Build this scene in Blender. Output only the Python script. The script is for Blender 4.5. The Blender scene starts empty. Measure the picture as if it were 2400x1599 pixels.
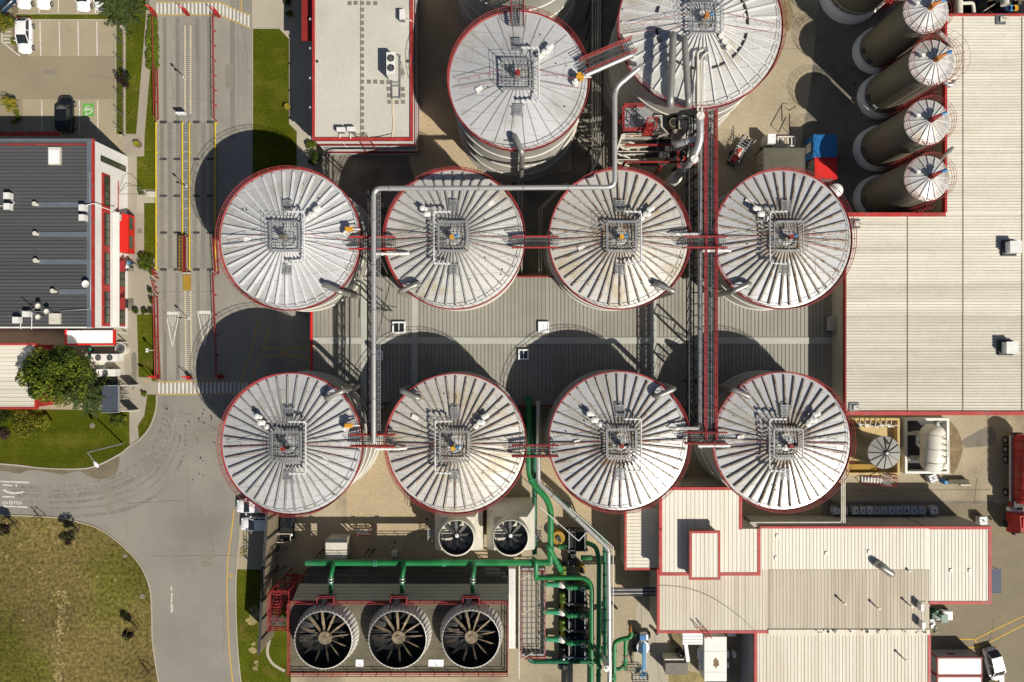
import bpy, math, random
from mathutils import Vector, Matrix, noise
R = math.radians
scene = bpy.context.scene
COL = scene.collection
random.seed(7)
# ---------------------------------------------------------------- camera, sky, sun, exposure
H = 90.0          # flying height of the drone
K = 18.0          # photo pixels per metre on the ground
cam_d = bpy.data.cameras.new('camera'); cam = bpy.data.objects.new('camera', cam_d); COL.objects.link(cam)
cam.location = (0, 0, H); cam_d.sensor_width = 36; cam_d.lens = 36 * H / (2400 / K)
cam_d.clip_start = 1; cam_d.clip_end = 3000
scene.camera = cam
SUN_EL, SUN_AZ = R(46), R(134)
sd = Vector((math.sin(SUN_AZ) * math.cos(SUN_EL), math.cos(SUN_AZ) * math.cos(SUN_EL), math.sin(SUN_EL)))
w = bpy.data.worlds.new('World'); scene.world = w; w.use_nodes = True
nt = w.node_tree; bg = nt.nodes['Background']
sky = nt.nodes.new('ShaderNodeTexSky'); sky.sky_type = 'NISHITA'; sky.sun_disc = False
sky.sun_elevation = SUN_EL; sky.sun_rotation = SUN_AZ
nt.links.new(sky.outputs[0], bg.inputs[0]); bg.inputs[1].default_value = 0.05
sl = bpy.data.lights.new('sun', 'SUN'); sl.energy = 5.0; sl.angle = R(0.5); sl.color = (1, .935, .83)
so = bpy.data.objects.new('sun', sl); COL.objects.link(so)
so.rotation_euler = sd.to_track_quat('Z', 'Y').to_euler(); so.location = sd * 300
scene.view_settings.view_transform = 'Standard'; scene.view_settings.look = 'None'
scene.view_settings.exposure = 0.03; scene.view_settings.gamma = 1

# ---------------------------------------------------------------- materials
MATS = {}
def M(name, col, rough=.75, var=.12, sc=.5, metal=0., stain=None, ssc=.4, sthr=.6, stretch=(1, 1, 1),
      fine=.08, fsc=5., bump=0., spec=.4, sstretch=(1, 1, 1)):
    m = bpy.data.materials.new(name); m.use_nodes = True; t = m.node_tree; N = t.nodes; L = t.links
    b = N['Principled BSDF']; b.inputs['Roughness'].default_value = rough; b.inputs['Metallic'].default_value = metal
    b.inputs['Specular IOR Level'].default_value = spec
    g = N.new('ShaderNodeNewGeometry')
    def mp(s):
        q = N.new('ShaderNodeMapping'); q.inputs['Scale'].default_value = s
        L.new(g.outputs['Position'], q.inputs['Vector']); return q.outputs[0]
    def nz(vec, s, d=5):
        q = N.new('ShaderNodeTexNoise'); q.inputs['Scale'].default_value = s; q.inputs['Detail'].default_value = d
        L.new(vec, q.inputs['Vector']); return q.outputs['Fac']
    def rng(v, a, c, lo, hi):
        q = N.new('ShaderNodeMapRange'); q.inputs[1].default_value = a; q.inputs[2].default_value = c
        q.inputs[3].default_value = lo; q.inputs[4].default_value = hi; L.new(v, q.inputs[0]); return q.outputs[0]
    a = rng(nz(mp(stretch), sc), .3, .7, 1 - var, 1 + var)
    f = rng(nz(mp((1, 1, 1)), fsc, 3), .3, .7, 1 - fine, 1 + fine)
    mu = N.new('ShaderNodeMath'); mu.operation = 'MULTIPLY'; L.new(a, mu.inputs[0]); L.new(f, mu.inputs[1])
    base = N.new('ShaderNodeRGB'); base.outputs[0].default_value = (*col, 1); src = base.outputs[0]
    if stain:
        s_ = rng(nz(mp(sstretch), ssc, 7), sthr - .07, sthr + .07, 0, 1)
        mx = N.new('ShaderNodeMix'); mx.data_type = 'RGBA'; L.new(s_, mx.inputs[0]); L.new(src, mx.inputs[6])
        mx.inputs[7].default_value = (*stain, 1); src = mx.outputs[2]
    vm = N.new('ShaderNodeVectorMath'); vm.operation = 'SCALE'; L.new(src, vm.inputs[0]); L.new(mu.outputs[0], vm.inputs[3])
    L.new(vm.outputs[0], b.inputs['Base Color'])
    if bump:
        bp = N.new('ShaderNodeBump'); bp.inputs['Strength'].default_value = bump; bp.inputs['Distance'].default_value = .1
        L.new(nz(mp((1, 1, 1)), fsc * 1.5, 4), bp.inputs['Height']); L.new(bp.outputs[0], b.inputs['Normal'])
    MATS[name] = m; return m

M('asphalt', (.285, .265, .225), .9, .1, .25, fine=.06, fsc=3.5, stain=(.23, .215, .185), ssc=.12, sthr=.57, sstretch=(1, .16, 1))
M('asphalt_worn', (.2, .187, .158), .9, .2, .35, fine=.12, fsc=3.5, stretch=(1, .12, 1))
M('road_curve', (.25, .233, .196), .9, .1, .15, fine=.06, fsc=3.5, stain=(.215, .2, .17), ssc=.1, sthr=.55)
M('asphalt_dark', (.225, .19, .125), .9, .1, .2, fine=.1, fsc=4, stain=(.19, .16, .11), ssc=.2, sthr=.57)
M('asphalt_park', (.27, .228, .152), .9, .06, .2, fine=.09, fsc=4)
M('paving', (.32, .285, .225), .9, .07, .3, fine=.1, fsc=6)
M('bay_paving', (.34, .29, .2), .9, .06, .3, fine=.1, fsc=5)
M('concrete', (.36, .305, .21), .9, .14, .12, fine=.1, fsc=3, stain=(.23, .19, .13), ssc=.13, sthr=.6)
M('gravel', (.42, .335, .215), .95, .07, .4, fine=.3, fsc=7, bump=.6)
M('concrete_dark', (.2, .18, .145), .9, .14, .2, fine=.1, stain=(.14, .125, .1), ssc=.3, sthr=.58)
M('concrete_pale', (.4, .36, .28), .9, .08, .3)
M('grass', (.072, .085, .005), .95, .22, .3, fine=.35, fsc=4, bump=.8, spec=.1, stain=(.12, .105, .02), ssc=.5, sthr=.62)
M('lawn', (.062, .076, .003), .95, .17, .4, fine=.3, fsc=4.5, bump=.8, spec=.1, stretch=(.12, 1.4, 1), stain=(.09, .092, .008), ssc=.35, sthr=.56)
M('dry_grass', (.155, .122, .042), .95, .28, .1, fine=.5, fsc=2.2, bump=1., spec=.1, stain=(.1, .095, .018), ssc=.08, sthr=.55)
M('straw', (.3, .245, .11), .95, .25, .5, fine=.4, fsc=6, bump=1., spec=.1)
M('soil', (.2, .155, .085), .95, .2, .4, fine=.3, fsc=6, bump=.6)
M('white_paint', (.72, .7, .66), .6, .08, .8, fine=.12, fsc=6)
M('road_white', (.62, .6, .54), .8, .12, .8, fine=.25, fsc=7)
M('road_yellow', (.58, .36, .04), .8, .1, .8, fine=.2, fsc=7)
M('stud', (.66, .57, .38), .8, .1, .8)
M('yellow', (.65, .47, .02), .55, .1, 1)
M('ochre', (.33, .2, .02), .7, .15, 1)
M('red', (.4, .027, .024), .55, .16, .5, fine=.15, stain=(.34, .07, .055), ssc=.9, sthr=.58)
M('red_rail', (.3, .03, .032), .55, .2, .8, stain=(.2, .05, .035), ssc=1.2, sthr=.6)
M('red_bright', (.62, .02, .015), .45, .06, .5)
M('rust_red', (.24, .018, .014), .6, .15, .6)
M('roof_tank', (.585, .59, .595), .36, .1, .22, metal=.25, fine=.05, stain=(.5, .495, .46), ssc=.32, sthr=.58)
M('roof_tank_warm', (.6, .59, .56), .38, .1, .25, metal=.22, fine=.05, stain=(.48, .43, .33), ssc=.28, sthr=.62)
M('tank_wall', (.34, .325, .285), .5, .12, .3, metal=.15, stretch=(1, 1, .2), fine=.05)
M('tank_ring', (.56, .54, .48), .5, .1, .4)
M('rafter_white', (.62, .62, .62), .5, .1, .5)
M('rafter_rust', (.36, .32, .265), .7, .28, .6, fine=.2, stain=(.22, .13, .07), ssc=.9, sthr=.6)
M('rafter_grey', (.3, .29, .27), .6, .2, .6)
M('seam', (.25, .25, .25), .6, .2, .6)
M('galv', (.36, .37, .38), .45, .12, 1.2, metal=.4)
M('galv_dark', (.17, .18, .185), .5, .15, 1.2, metal=.4)
M('grating', (.12, .125, .125), .6, .15, 1.)
M('steel_pipe', (.55, .54, .52), .33, .06, .5, metal=.55)
M('steel_dull', (.33, .32, .29), .42, .1, .6, metal=.5)
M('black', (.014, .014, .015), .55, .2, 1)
M('black_gloss', (.01, .011, .014), .18, .05, 1, spec=.6)
M('dark_steel', (.045, .045, .045), .6, .25, 1)
M('glass', (.02, .024, .025), .12, .2, .6, spec=.8)
M('glass_green', (.06, .075, .05), .12, .5, .5, spec=.8)
M('car_white', (.8, .8, .8), .25, .02, 1, spec=.6)
M('car_blue', (.02, .05, .09), .22, .05, 1, spec=.6)
M('tyre', (.02, .02, .02), .85, .1, 2)
M('roof_dark', (.078, .08, .083), .65, .12, .25, stretch=(.05, 2, 1), fine=.08)
M('roof_dark_flash', (.12, .14, .165), .5, .15, .5)
M('roof_beige_h', (.655, .62, .54), .6, .15, .9, stretch=(.03, 2.2, 1), fine=.05, stain=(.56, .52, .43), ssc=.35, sthr=.56, sstretch=(.12, 1.2, 1))
M('roof_beige_v', (.66, .61, .505), .6, .1, .9, stretch=(2.2, .03, 1), fine=.04, stain=(.56, .5, .39), ssc=.7, sthr=.56, sstretch=(1.5, .05, 1))
M('roof_cream', (.72, .69, .595), .6, .08, .9, stretch=(2.2, .03, 1), fine=.04, stain=(.65, .6, .49), ssc=.6, sthr=.6, sstretch=(1.5, .05, 1))
M('roof_tan', (.49, .43, .33), .65, .15, .9, stretch=(2.2, .03, 1), fine=.05, stain=(.4, .33, .23), ssc=.8, sthr=.55, sstretch=(1.5, .06, 1))
M('roof_grey_v', (.3, .285, .245), .6, .11, .9, stretch=(2.2, .03, 1), fine=.05, stain=(.26, .245, .205), ssc=.15, sthr=.55)
M('roof_grey_gap', (.225, .21, .175), .7, .1, .9)
M('rib_beige', (.6, .56, .47), .6, .1, .9)
M('skylight_strip', (.42, .42, .37), .4, .06, .6)
M('flat_roof', (.52, .5, .44), .85, .05, .15, fine=.05, fsc=3, stain=(.47, .45, .38), ssc=.12, sthr=.6)
M('slab_pad', (.2, .18, .15), .9, .12, 2)
M('wall_white', (.78, .77, .75), .6, .04, .4)
M('wall_grey', (.33, .34, .35), .6, .08, .5)
M('wall_beige', (.45, .42, .34), .65, .08, .5)
M('panel_white', (.72, .71, .67), .5, .06, .4)
M('panel_bone', (.62, .59, .5), .55, .08, .5, stain=(.48, .45, .37), ssc=.5, sthr=.58)
M('deck_brown', (.13, .112, .075), .8, .25, .5, fine=.15, stretch=(.3, 1.5, 1), stain=(.1, .092, .055), ssc=.5, sthr=.54)
M('stack_white', (.6, .58, .53), .6, .08, .6)
M('blade', (.2, .155, .1), .6, .45, 2., fine=.3)
M('green_pipe', (.014, .18, .05), .42, .16, .5, fine=.12, stain=(.045, .2, .1), ssc=.6, sthr=.58)
M('green_teal', (.05, .3, .15), .4, .1, .5)
M('green_dark', (.008, .1, .05), .4, .1, .5)
M('pump_green', (.13, .2, .02), .5, .15, 1)
M('orange', (.45, .17, .04), .5, .15, 1)
M('amber', (.6, .3, .02), .5, .12, 1)
M('blue', (.02, .16, .42), .42, .06, .5)
M('blue_light', (.09, .27, .46), .4, .1, 1)
M('blue_dark', (.01, .025, .075), .5, .1, 1)
M('canopy_blue', (.075, .09, .12), .5, .08, 1)
M('cream_tank', (.74, .72, .62), .42, .05, .5)
M('bund_yellow', (.5, .37, .17), .75, .09, .5, stain=(.4, .3, .15), ssc=.6, sthr=.57)
M('tote_white', (.8, .82, .84), .5, .08, 1.2)
M('tote_blue', (.42, .5, .6), .45, .1, 1.2)
M('silo_wall', (.27, .245, .185), .5, .12, .5, metal=.25, stretch=(1, 1, .3))
M('silo_plinth', (.82, .82, .8), .8, .06, .5)
M('barrier', (.3, .25, .175), .7, .12, .6)
M('fan_dark', (.13, .13, .125), .45, .4, 2., metal=.4)
M('crack', (.13, .12, .1), .9, .2, 1)
M('patch', (.225, .205, .165), .9, .1, .5, fine=.15)
M('skid', (.215, .2, .168), .9, .2, .4, fine=.25, fsc=2.5)
M('sediment', (.165, .135, .09), .95, .2, .5, fine=.25, fsc=4)
M('container_roof', (.105, .097, .072), .8, .15, .6)
M('roof_patch', (.52, .48, .39), .6, .1, .6)
M('bund_silo', (.12, .112, .075), .5, .12, .5, metal=.2)
M('bund_roof', (.3, .29, .265), .7, .1, .5)
M('roof_tank_stained', (.6, .588, .55), .4, .12, .25, metal=.2, fine=.06, stain=(.52, .46, .34), ssc=.3, sthr=.6)
M('roof_beige_h_shaded', (.56, .525, .445), .65, .15, .9, stretch=(.03, 2.2, 1), fine=.05, stain=(.48, .44, .36), ssc=.4, sthr=.56, sstretch=(.12, 1.2, 1))  # darker roof_beige_h: shade of the warehouse's lower slope put into the colour
M('roof_mid_v', (.58, .525, .42), .62, .11, .9, stretch=(2.2, .03, 1), fine=.05, stain=(.49, .43, .33), ssc=.7, sthr=.55, sstretch=(1.5, .05, 1))
M('trunk', (.07, .05, .03), .9, .2, 2)
M('leaf', (.05, .075, .009), .8, .35, .8, spec=.15, fine=.2)
M('leaf_light', (.12, .15, .012), .8, .3, .8, spec=.15, fine=.2)
M('leaf_dark', (.02, .04, .006), .8, .3, .8, spec=.15, fine=.2)
M('leaf_conifer', (.06, .08, .028), .85, .3, .8, spec=.1, fine=.2)
M('leaf_purple', (.028, .012, .015), .8, .3, 1.5, spec=.15)
M('leaf_gold', (.25, .21, .02), .8, .3, 1.5, spec=.15)
M('ev_green', (.12, .36, .06), .7, .08, 1)
M('brown_stain', (.2, .14, .075), .8, .35, .9, fine=.3)

# ---------------------------------------------------------------- mesh helpers
def W(px, py, z=0.):
    """photo pixel of a point at height z -> its place on the site"""
    s = (H - z) / (H * K)
    return Vector(((px - 1200) * s, (799.5 - py) * s, z))
def G(px, py): return W(px, py, 0)
def S(z): return (H - z) / (H * K)

class MB:
    def __init__(s): s.v = []; s.f = []; s.mi = []; s.sm = []
    def add(s, vs, fs, m=0, sm=False):
        o = len(s.v); s.v += [tuple(p) for p in vs]
        for f in fs: s.f.append([i + o for i in f]); s.mi.append(m); s.sm.append(sm)
        return s
    def box(s, x0, x1, y0, y1, z0, z1, m=0):
        if x0 > x1: x0, x1 = x1, x0
        if y0 > y1: y0, y1 = y1, y0
        v = [(x0, y0, z0), (x1, y0, z0), (x1, y1, z0), (x0, y1, z0), (x0, y0, z1), (x1, y0, z1), (x1, y1, z1), (x0, y1, z1)]
        return s.add(v, [(3, 2, 1, 0), (4, 5, 6, 7), (0, 1, 5, 4), (1, 2, 6, 5), (2, 3, 7, 6), (3, 0, 4, 7)], m)
    def cbox(s, c, dx, dy, dz, a=0., m=0, taper=1.):
        """box standing on c, turned by a"""
        ca, sa = math.cos(a), math.sin(a); vs = []
        for z, k in ((0, 1), (dz, taper)):
            for x, y in ((-dx, -dy), (dx, -dy), (dx, dy), (-dx, dy)):
                x *= .5 * k; y *= .5 * k; vs.append((c[0] + x * ca - y * sa, c[1] + x * sa + y * ca, c[2] + z))
        return s.add(vs, [(3, 2, 1, 0), (4, 5, 6, 7), (0, 1, 5, 4), (1, 2, 6, 5), (2, 3, 7, 6), (3, 0, 4, 7)], m)
    def bar(s, p, q, w_, h_, m=0, up=Vector((0, 0, 1))):
        p, q = Vector(p), Vector(q); d = (q - p)
        if d.length < 1e-6: return s
        d.normalize(); r = d.cross(up)
        if r.length < 1e-3: r = d.cross(Vector((0, 1, 0)))
        r.normalize(); u = r.cross(d); r *= w_ / 2; u *= h_ / 2
        vs = [p - r - u, p + r - u, p + r + u, p - r + u, q - r - u, q + r - u, q + r + u, q - r + u]
        return s.add(vs, [(0, 1, 2, 3), (7, 6, 5, 4), (0, 4, 5, 1), (1, 5, 6, 2), (2, 6, 7, 3), (3, 7, 4, 0)], m)
    def tube(s, pts, r, n=8, m=0, caps=True, closed=False):
        pts = [Vector(p) for p in pts]; k = len(pts); rings = []; prev = None
        rr = r if isinstance(r, (list, tuple)) else [r] * k
        for i, p in enumerate(pts):
            if closed: d = (pts[(i + 1) % k] - pts[i - 1])
            elif i == 0: d = pts[1] - p
            elif i == k - 1: d = p - pts[-2]
            else: d = (pts[i + 1] - p).normalized() + (p - pts[i - 1]).normalized()
            if d.length < 1e-9: d = Vector((0, 0, 1))
            d.normalize()
            if prev is None:
                a = d.cross(Vector((0, 0, 1)))
                if a.length < 1e-3: a = d.cross(Vector((0, 1, 0)))
            else: a = prev - d * prev.dot(d)
            a.normalize(); prev = a; b = d.cross(a)
            rings.append([p + (a * math.cos(2 * math.pi * j / n) + b * math.sin(2 * math.pi * j / n)) * rr[i] for j in range(n)])
        vs = [v for q in rings for v in q]; fs = []
        for i in range(k if closed else k - 1):
            i2 = (i + 1) % k
            for j in range(n): fs.append((i * n + j, i * n + (j + 1) % n, i2 * n + (j + 1) % n, i2 * n + j))
        s.add(vs, fs, m, True)
        if caps and not closed:
            s.add(rings[0], [tuple(range(n))[::-1]], m); s.add(rings[-1], [tuple(range(n))], m)
        return s
    def lathe(s, c, prof, n=32, m=0, sm=True, a0=0., a1=2 * math.pi):
        full = abs(a1 - a0 - 2 * math.pi) < 1e-6; k = n if full else n + 1; vs = []; fs = []
        for r, z in prof:
            for j in range(k):
                a = a0 + (a1 - a0) * j / n; vs.append((c[0] + r * math.cos(a), c[1] + r * math.sin(a), c[2] + z))
        for i in range(len(prof) - 1):
            for j in range(n): j2 = (j + 1) % k; fs.append((i * k + j, i * k + j2, (i + 1) * k + j2, (i + 1) * k + j))
        return s.add(vs, fs, m, sm)
    def cyl(s, c, r, h, n=20, m=0, r2=None, base=False):
        r2 = r if r2 is None else r2
        a = [(c[0] + r * math.cos(2 * math.pi * j / n), c[1] + r * math.sin(2 * math.pi * j / n), c[2]) for j in range(n)]
        b = [(c[0] + r2 * math.cos(2 * math.pi * j / n), c[1] + r2 * math.sin(2 * math.pi * j / n), c[2] + h) for j in range(n)]
        s.add(a + b, [(j, (j + 1) % n, n + (j + 1) % n, n + j) for j in range(n)], m, True)
        s.add(b, [tuple(range(n))], m)
        if base: s.add(a, [tuple(range(n))[::-1]], m)
        return s
    def prism(s, poly, z0, z1, m=0):
        n = len(poly); ar = sum(poly[i][0] * poly[(i + 1) % n][1] - poly[(i + 1) % n][0] * poly[i][1] for i in range(n))
        if ar < 0: poly = poly[::-1]
        vs = [(p[0], p[1], z0) for p in poly] + [(p[0], p[1], z1) for p in poly]
        return s.add(vs, [tuple(range(n))[::-1], tuple(range(n, 2 * n))] + [(i, (i + 1) % n, n + (i + 1) % n, n + i) for i in range(n)], m)
    def sheet(s, poly, z, m=0):
        n = len(poly); ar = sum(poly[i][0] * poly[(i + 1) % n][1] - poly[(i + 1) % n][0] * poly[i][1] for i in range(n))
        if ar < 0: poly = poly[::-1]
        return s.add([(p[0], p[1], z) for p in poly], [tuple(range(n))], m)
    def ring(s, c, r, tr, n=48, tn=5, m=0, a0=0., a1=2 * math.pi):
        full = abs(a1 - a0 - 2 * math.pi) < 1e-6; k = n if full else n + 1
        pts = [(c[0] + r * math.cos(a0 + (a1 - a0) * j / n), c[1] + r * math.sin(a0 + (a1 - a0) * j / n), c[2]) for j in range(k)]
        return s.tube(pts, tr, tn, m, closed=full)
    def build(s, name, mats, parent=None, local=False):
        me = bpy.data.meshes.new(name)
        vs = s.v
        if parent is not None and not local:
            o0 = ORG[parent.name]; vs = [(a - o0[0], b - o0[1], c - o0[2]) for a, b, c in s.v]
        me.from_pydata(vs, [], s.f)
        if not isinstance(mats, (list, tuple)): mats = [mats]
        for q in mats: me.materials.append(MATS[q])
        me.polygons.foreach_set('material_index', s.mi); me.polygons.foreach_set('use_smooth', s.sm); me.update()
        o = bpy.data.objects.new(name, me); COL.objects.link(o)
        if parent is not None: o.parent = parent; ORG[o.name] = ORG[parent.name]
        else: ORG[o.name] = (0, 0, 0)
        return o
ORG = {}
def tag(o, label=None, cat=None, group=None, kind=None):
    if label: o['label'] = label
    if cat: o['category'] = cat
    if group: o['group'] = group
    if kind: o['kind'] = kind
    return o
def thing(name, label, cat, loc, group=None):
    o = bpy.data.objects.new(name, None); COL.objects.link(o); o.location = loc; o.empty_display_size = .5
    ORG[o.name] = tuple(loc); return tag(o, label, cat, group)
def struct(name, mb, mat, label=None):
    o = mb.build(name, mat); o['kind'] = 'structure'; o['label'] = label or name.replace('_', ' '); return o
def link_copy(o, parent, rz=None, loc=None):
    c = o.copy(); COL.objects.link(c); c.parent = parent; ORG[c.name] = ORG[parent.name]
    if rz is not None: c.rotation_euler = (0, 0, rz)
    if loc is not None: c.location = loc
    return c
def copy_tree(root, loc, rz, label, scale=None):
    r = root.copy(); COL.objects.link(r); r.location = loc; r.rotation_euler = (0, 0, rz); r['label'] = label
    if scale: r.scale = (scale,) * 3
    def rec(a, b):
        for ch in a.children:
            c = ch.copy(); COL.objects.link(c); c.parent = b; rec(ch, c)
    rec(root, r); ORG[r.name] = tuple(loc); return r
def fillet(pts, rad, n=5):
    pts = [Vector(p) for p in pts]; out = [pts[0]]
    for i in range(1, len(pts) - 1):
        a, b, c = pts[i - 1], pts[i], pts[i + 1]
        d1 = (a - b); d2 = (c - b); t = min(rad, d1.length * .45, d2.length * .45)
        p = b + d1.normalized() * t; q = b + d2.normalized() * t
        for j in range(n + 1):
            u = j / n; out.append(p * (1 - u) ** 2 + b * 2 * u * (1 - u) + q * u * u)
    return out + [pts[-1]]
def strip(pts, wd, z, mb, m=0):
    """flat painted line along world points, mitred so that it never overlaps itself"""
    P = [Vector((p.x, p.y, 0)) for p in pts]; n = len(P); L_ = []
    for i in range(n):
        d = (P[min(i + 1, n - 1)] - P[i]); e = (P[i] - P[max(i - 1, 0)]); d = d.normalized() if d.length > 1e-6 else e.normalized(); e = e.normalized() if e.length > 1e-6 else d
        t = (d + e).normalized(); k = max(.4, t.dot(d)); r = Vector((-t.y, t.x, 0)) * wd / 2 / k; L_.append((P[i] - r, P[i] + r))
    vs = [(q.x, q.y, z) for a in L_ for q in a]
    return mb.add(vs, [(2 * i, 2 * i + 2, 2 * i + 3, 2 * i + 1) for i in range(n - 1)], m)
def poly_s(pts, z=0.): return [W(x, y, z) for x, y in pts]
def smooth_line(pts, n=6):
    P = [Vector((x, y, 0)) for x, y in pts]; out = []
    for i in range(len(P) - 1):
        a, b, c, d = P[max(i - 1, 0)], P[i], P[i + 1], P[min(i + 2, len(P) - 1)]
        for j in range(n):
            t = j / n; out.append(.5 * ((2 * b) + (c - a) * t + (2 * a - 5 * b + 4 * c - d) * t * t + (3 * b - a - 3 * c + d) * t ** 3))
    out.append(P[-1]); return [(p.x, p.y) for p in out]
# ---------------------------------------------------------------- ground, roads, lawns, markings (the setting)
gm = MB(); gm.sheet([(-700, -700), (700, -700), (700, 700), (-700, 700)], 0); struct('ground', gm, 'concrete')
def flat(name, pts, z, mat, sm=False):
    if sm: pts = smooth_line(pts)
    m = MB(); m.sheet([W(x, y) for x, y in pts], z); return struct(name, m, mat)
flat('road', [(362, -900), (592, -900), (592, 420), (640, 640), (735, 650), (735, 905), (640, 925), (368, 925), (364, 880)], .012, 'asphalt')
lawn_edge = smooth_line([(368, 925), (366, 960), (352, 1000), (328, 1030), (303, 1047), (280, 1065), (225, 1092), (180, 1099), (100, 1097), (0, 1087), (-300, 1075)])
field_edge = smooth_line([(-300, 1200), (0, 1207), (130, 1213), (190, 1225), (240, 1243), (300, 1290), (335, 1335), (352, 1380), (356, 1430), (358, 1500), (366, 1560), (380, 1640), (410, 1800)])
kerb_e = smooth_line([(600, 1800), (572, 1640), (563, 1580), (556, 1500), (553, 1400), (555, 1330), (562, 1260), (572, 1215), (640, 1190)])
flat('road_bend', lawn_edge + field_edge + kerb_e + [(735, 1100), (735, 905), (640, 925)], .016, 'road_curve')
flat('car_park', [(-900, -900), (272, -900), (272, 312), (-900, 312)], .012, 'asphalt_park')
for i, p in enumerate([[(65, 47), (270, 47), (270, 132), (65, 132)], [(54, 233), (270, 233), (270, 313), (54, 313)], [(40, -160), (272, -160), (272, 33), (40, 33)]]):
    flat('parking_bays', p, .02, 'bay_paving')
flat('lawn', [(272, -300), (350, -300), (342, 40), (319, 314), (272, 314)], .014, 'grass')
flat('kerb_strip', [(288, 62), (295, 62), (295, 316), (289, 316)], .03, 'paving')
flat('verge', [(40, 33), (272, 33), (272, 47), (40, 47)], .024, 'grass')
flat('planting_bed', [(26, -60), (42, -60), (44, 125), (35, 122), (27, 60)], .024, 'soil')
flat('footpath', [(350, -300), (363, -300), (361, 40), (352, 160), (338, 316), (338, 366), (290, 366), (290, 316), (319, 316), (342, 40)], .018, 'paving')
flat('footpath', [(284, 366), (320, 366), (320, 445), (338, 470), (338, 605), (362, 640), (362, 737), (322, 737), (324, 890), (345, 905), (368, 885), (368, 925), (345, 925), (343, 945), (338, 975), (323, 998), (326, 1029), (304, 1048), (303, 965), (200, 965), (200, 760), (284, 760)], .018, 'paving')
flat('lawn', [(339, 318), (352, 163), (366, 163), (366, 445), (321, 445), (321, 367), (338, 367)], .014, 'grass')
flat('lawn', [(338, 476), (366, 476), (366, 606), (338, 606)], .022, 'grass')
flat('lawn', [(321, 738), (363, 738), (363, 884), (325, 884)], .022, 'grass')
flat('pebble_bed', [(321, 445), (366, 445), (366, 476), (338, 476), (338, 500), (321, 500)], .021, 'concrete_pale')
flat('lawn', [(345, 925), (367, 926), (365, 960), (351, 1000), (326, 1028), (323, 998), (338, 975), (343, 945)], .026, 'grass')
flat('lawn', [(-400, 955), (303, 962), (304, 1046)] + [p for p in lawn_edge if p[0] < 303][1:] + [(-400, 1070)], .022, 'lawn')
flat('lawn', [(592, 67), (655, 67), (679, 92), (679, 290), (697, 308), (697, 440), (592, 440)], .022, 'lawn')
flat('footpath', [(592, -300), (668, -300), (668, 50), (733, 50), (733, 400), (760, 460), (697, 440), (697, 308), (679, 290), (679, 92), (655, 67), (592, 67)], .02, 'concrete_pale')
flat('field', field_edge + [(410, 2300), (-900, 2300), (-900, 1200)], .02, 'dry_grass')
sm_ = MB(); random.seed(3)
for i in range(260):       # bleached straw patches left by the mower
    t = random.random()
    if i < 180: x, y = 148 + random.gauss(0, 7) - 12 * t, 1375 + 240 * t
    elif i < 235: x, y = random.uniform(0, 180), 1225 + random.expovariate(.025)
    else: x, y = random.uniform(0, 330), random.uniform(1290, 1600)
    r = random.uniform(.05, .2); c = W(x, y); n = 7
    sm_.sheet([(c.x + r * random.uniform(.5, 1.3) * math.cos(k * 6.283 / n), c.y + r * random.uniform(.5, 1.3) * math.sin(k * 6.283 / n)) for k in range(n)], .03 + i * 1e-5)
tag(sm_.build('straw', 'straw'), 'bleached straw tufts scattered over the mown field', 'straw', kind='stuff')
flat('verge', [(555, 1335), (612, 1335), (640, 1400), (682, 1400), (682, 1600), (1200, 1600), (1200, 1800), (600, 1800), (572, 1640), (563, 1580), (556, 1500), (553, 1400)], .022, 'grass')
flat('gravel_yard', [(812, 1050), (1200, 1000), (1210, 1330), (700, 1330), (700, 1240), (812, 1240)], .012, 'gravel')
flat('gravel_yard', [(1275, 980), (1330, 1040), (1480, 1180), (1480, 1400), (1300, 1290), (1260, 1060)], .012, 'gravel')
flat('gravel_yard', [(960, 0), (1070, 0), (1090, 330), (1120, 460), (990, 470), (960, 380)], .012, 'gravel')
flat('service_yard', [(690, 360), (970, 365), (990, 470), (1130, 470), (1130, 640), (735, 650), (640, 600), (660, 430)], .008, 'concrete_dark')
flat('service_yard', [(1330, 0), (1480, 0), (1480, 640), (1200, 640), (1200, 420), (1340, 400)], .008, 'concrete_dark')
flat('truck_yard', [(2175, 1230), (2215, 1180), (2800, 1180), (2800, 2300), (2175, 2300)], .012, 'asphalt_dark')
flat('truck_yard', [(1925, 1175), (2330, 1175), (2330, 1230), (1925, 1230)], .008, 'concrete_dark')
flat('work_yard', [(1920, 0), (2220, 0), (2220, 500), (1980, 500), (1870, 380), (1900, 200)], .008, 'concrete_dark')
flat('soil_patch', [(1822, 10), (1850, 0), (1862, 40), (1848, 75), (1832, 60)], .014, 'soil')
flat('soil_patch', [(1560, 1480), (1600, 1480), (1600, 1520), (1572, 1510)], .014, 'soil')
flat('soil_patch', [(1540, 1560), (1650, 1580), (1650, 1640), (1520, 1640)], .014, 'straw')
flat('damp_stain', smooth_line([(2226, 985), (2245, 1010), (2256, 1050), (2246, 1090), (2230, 1110), (2226, 1040)]), .016, 'brown_stain')
flat('damp_stain', smooth_line([(2250, 1035), (2320, 1000), (2330, 1040), (2262, 1050)]), .014, 'concrete_dark')
flat('pump_slab', [(1210, 1335), (1420, 1290), (1420, 1800), (1205, 1800)], .014, 'concrete')
flat('brick_path', [(1560, 1700), (1575, 1440), (1560, 1370), (1510, 1370), (1490, 1430), (1480, 1700)], .016, 'concrete_pale')
random.seed(17)
cr = MB()     # hairline cracks in the worn asphalt
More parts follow.
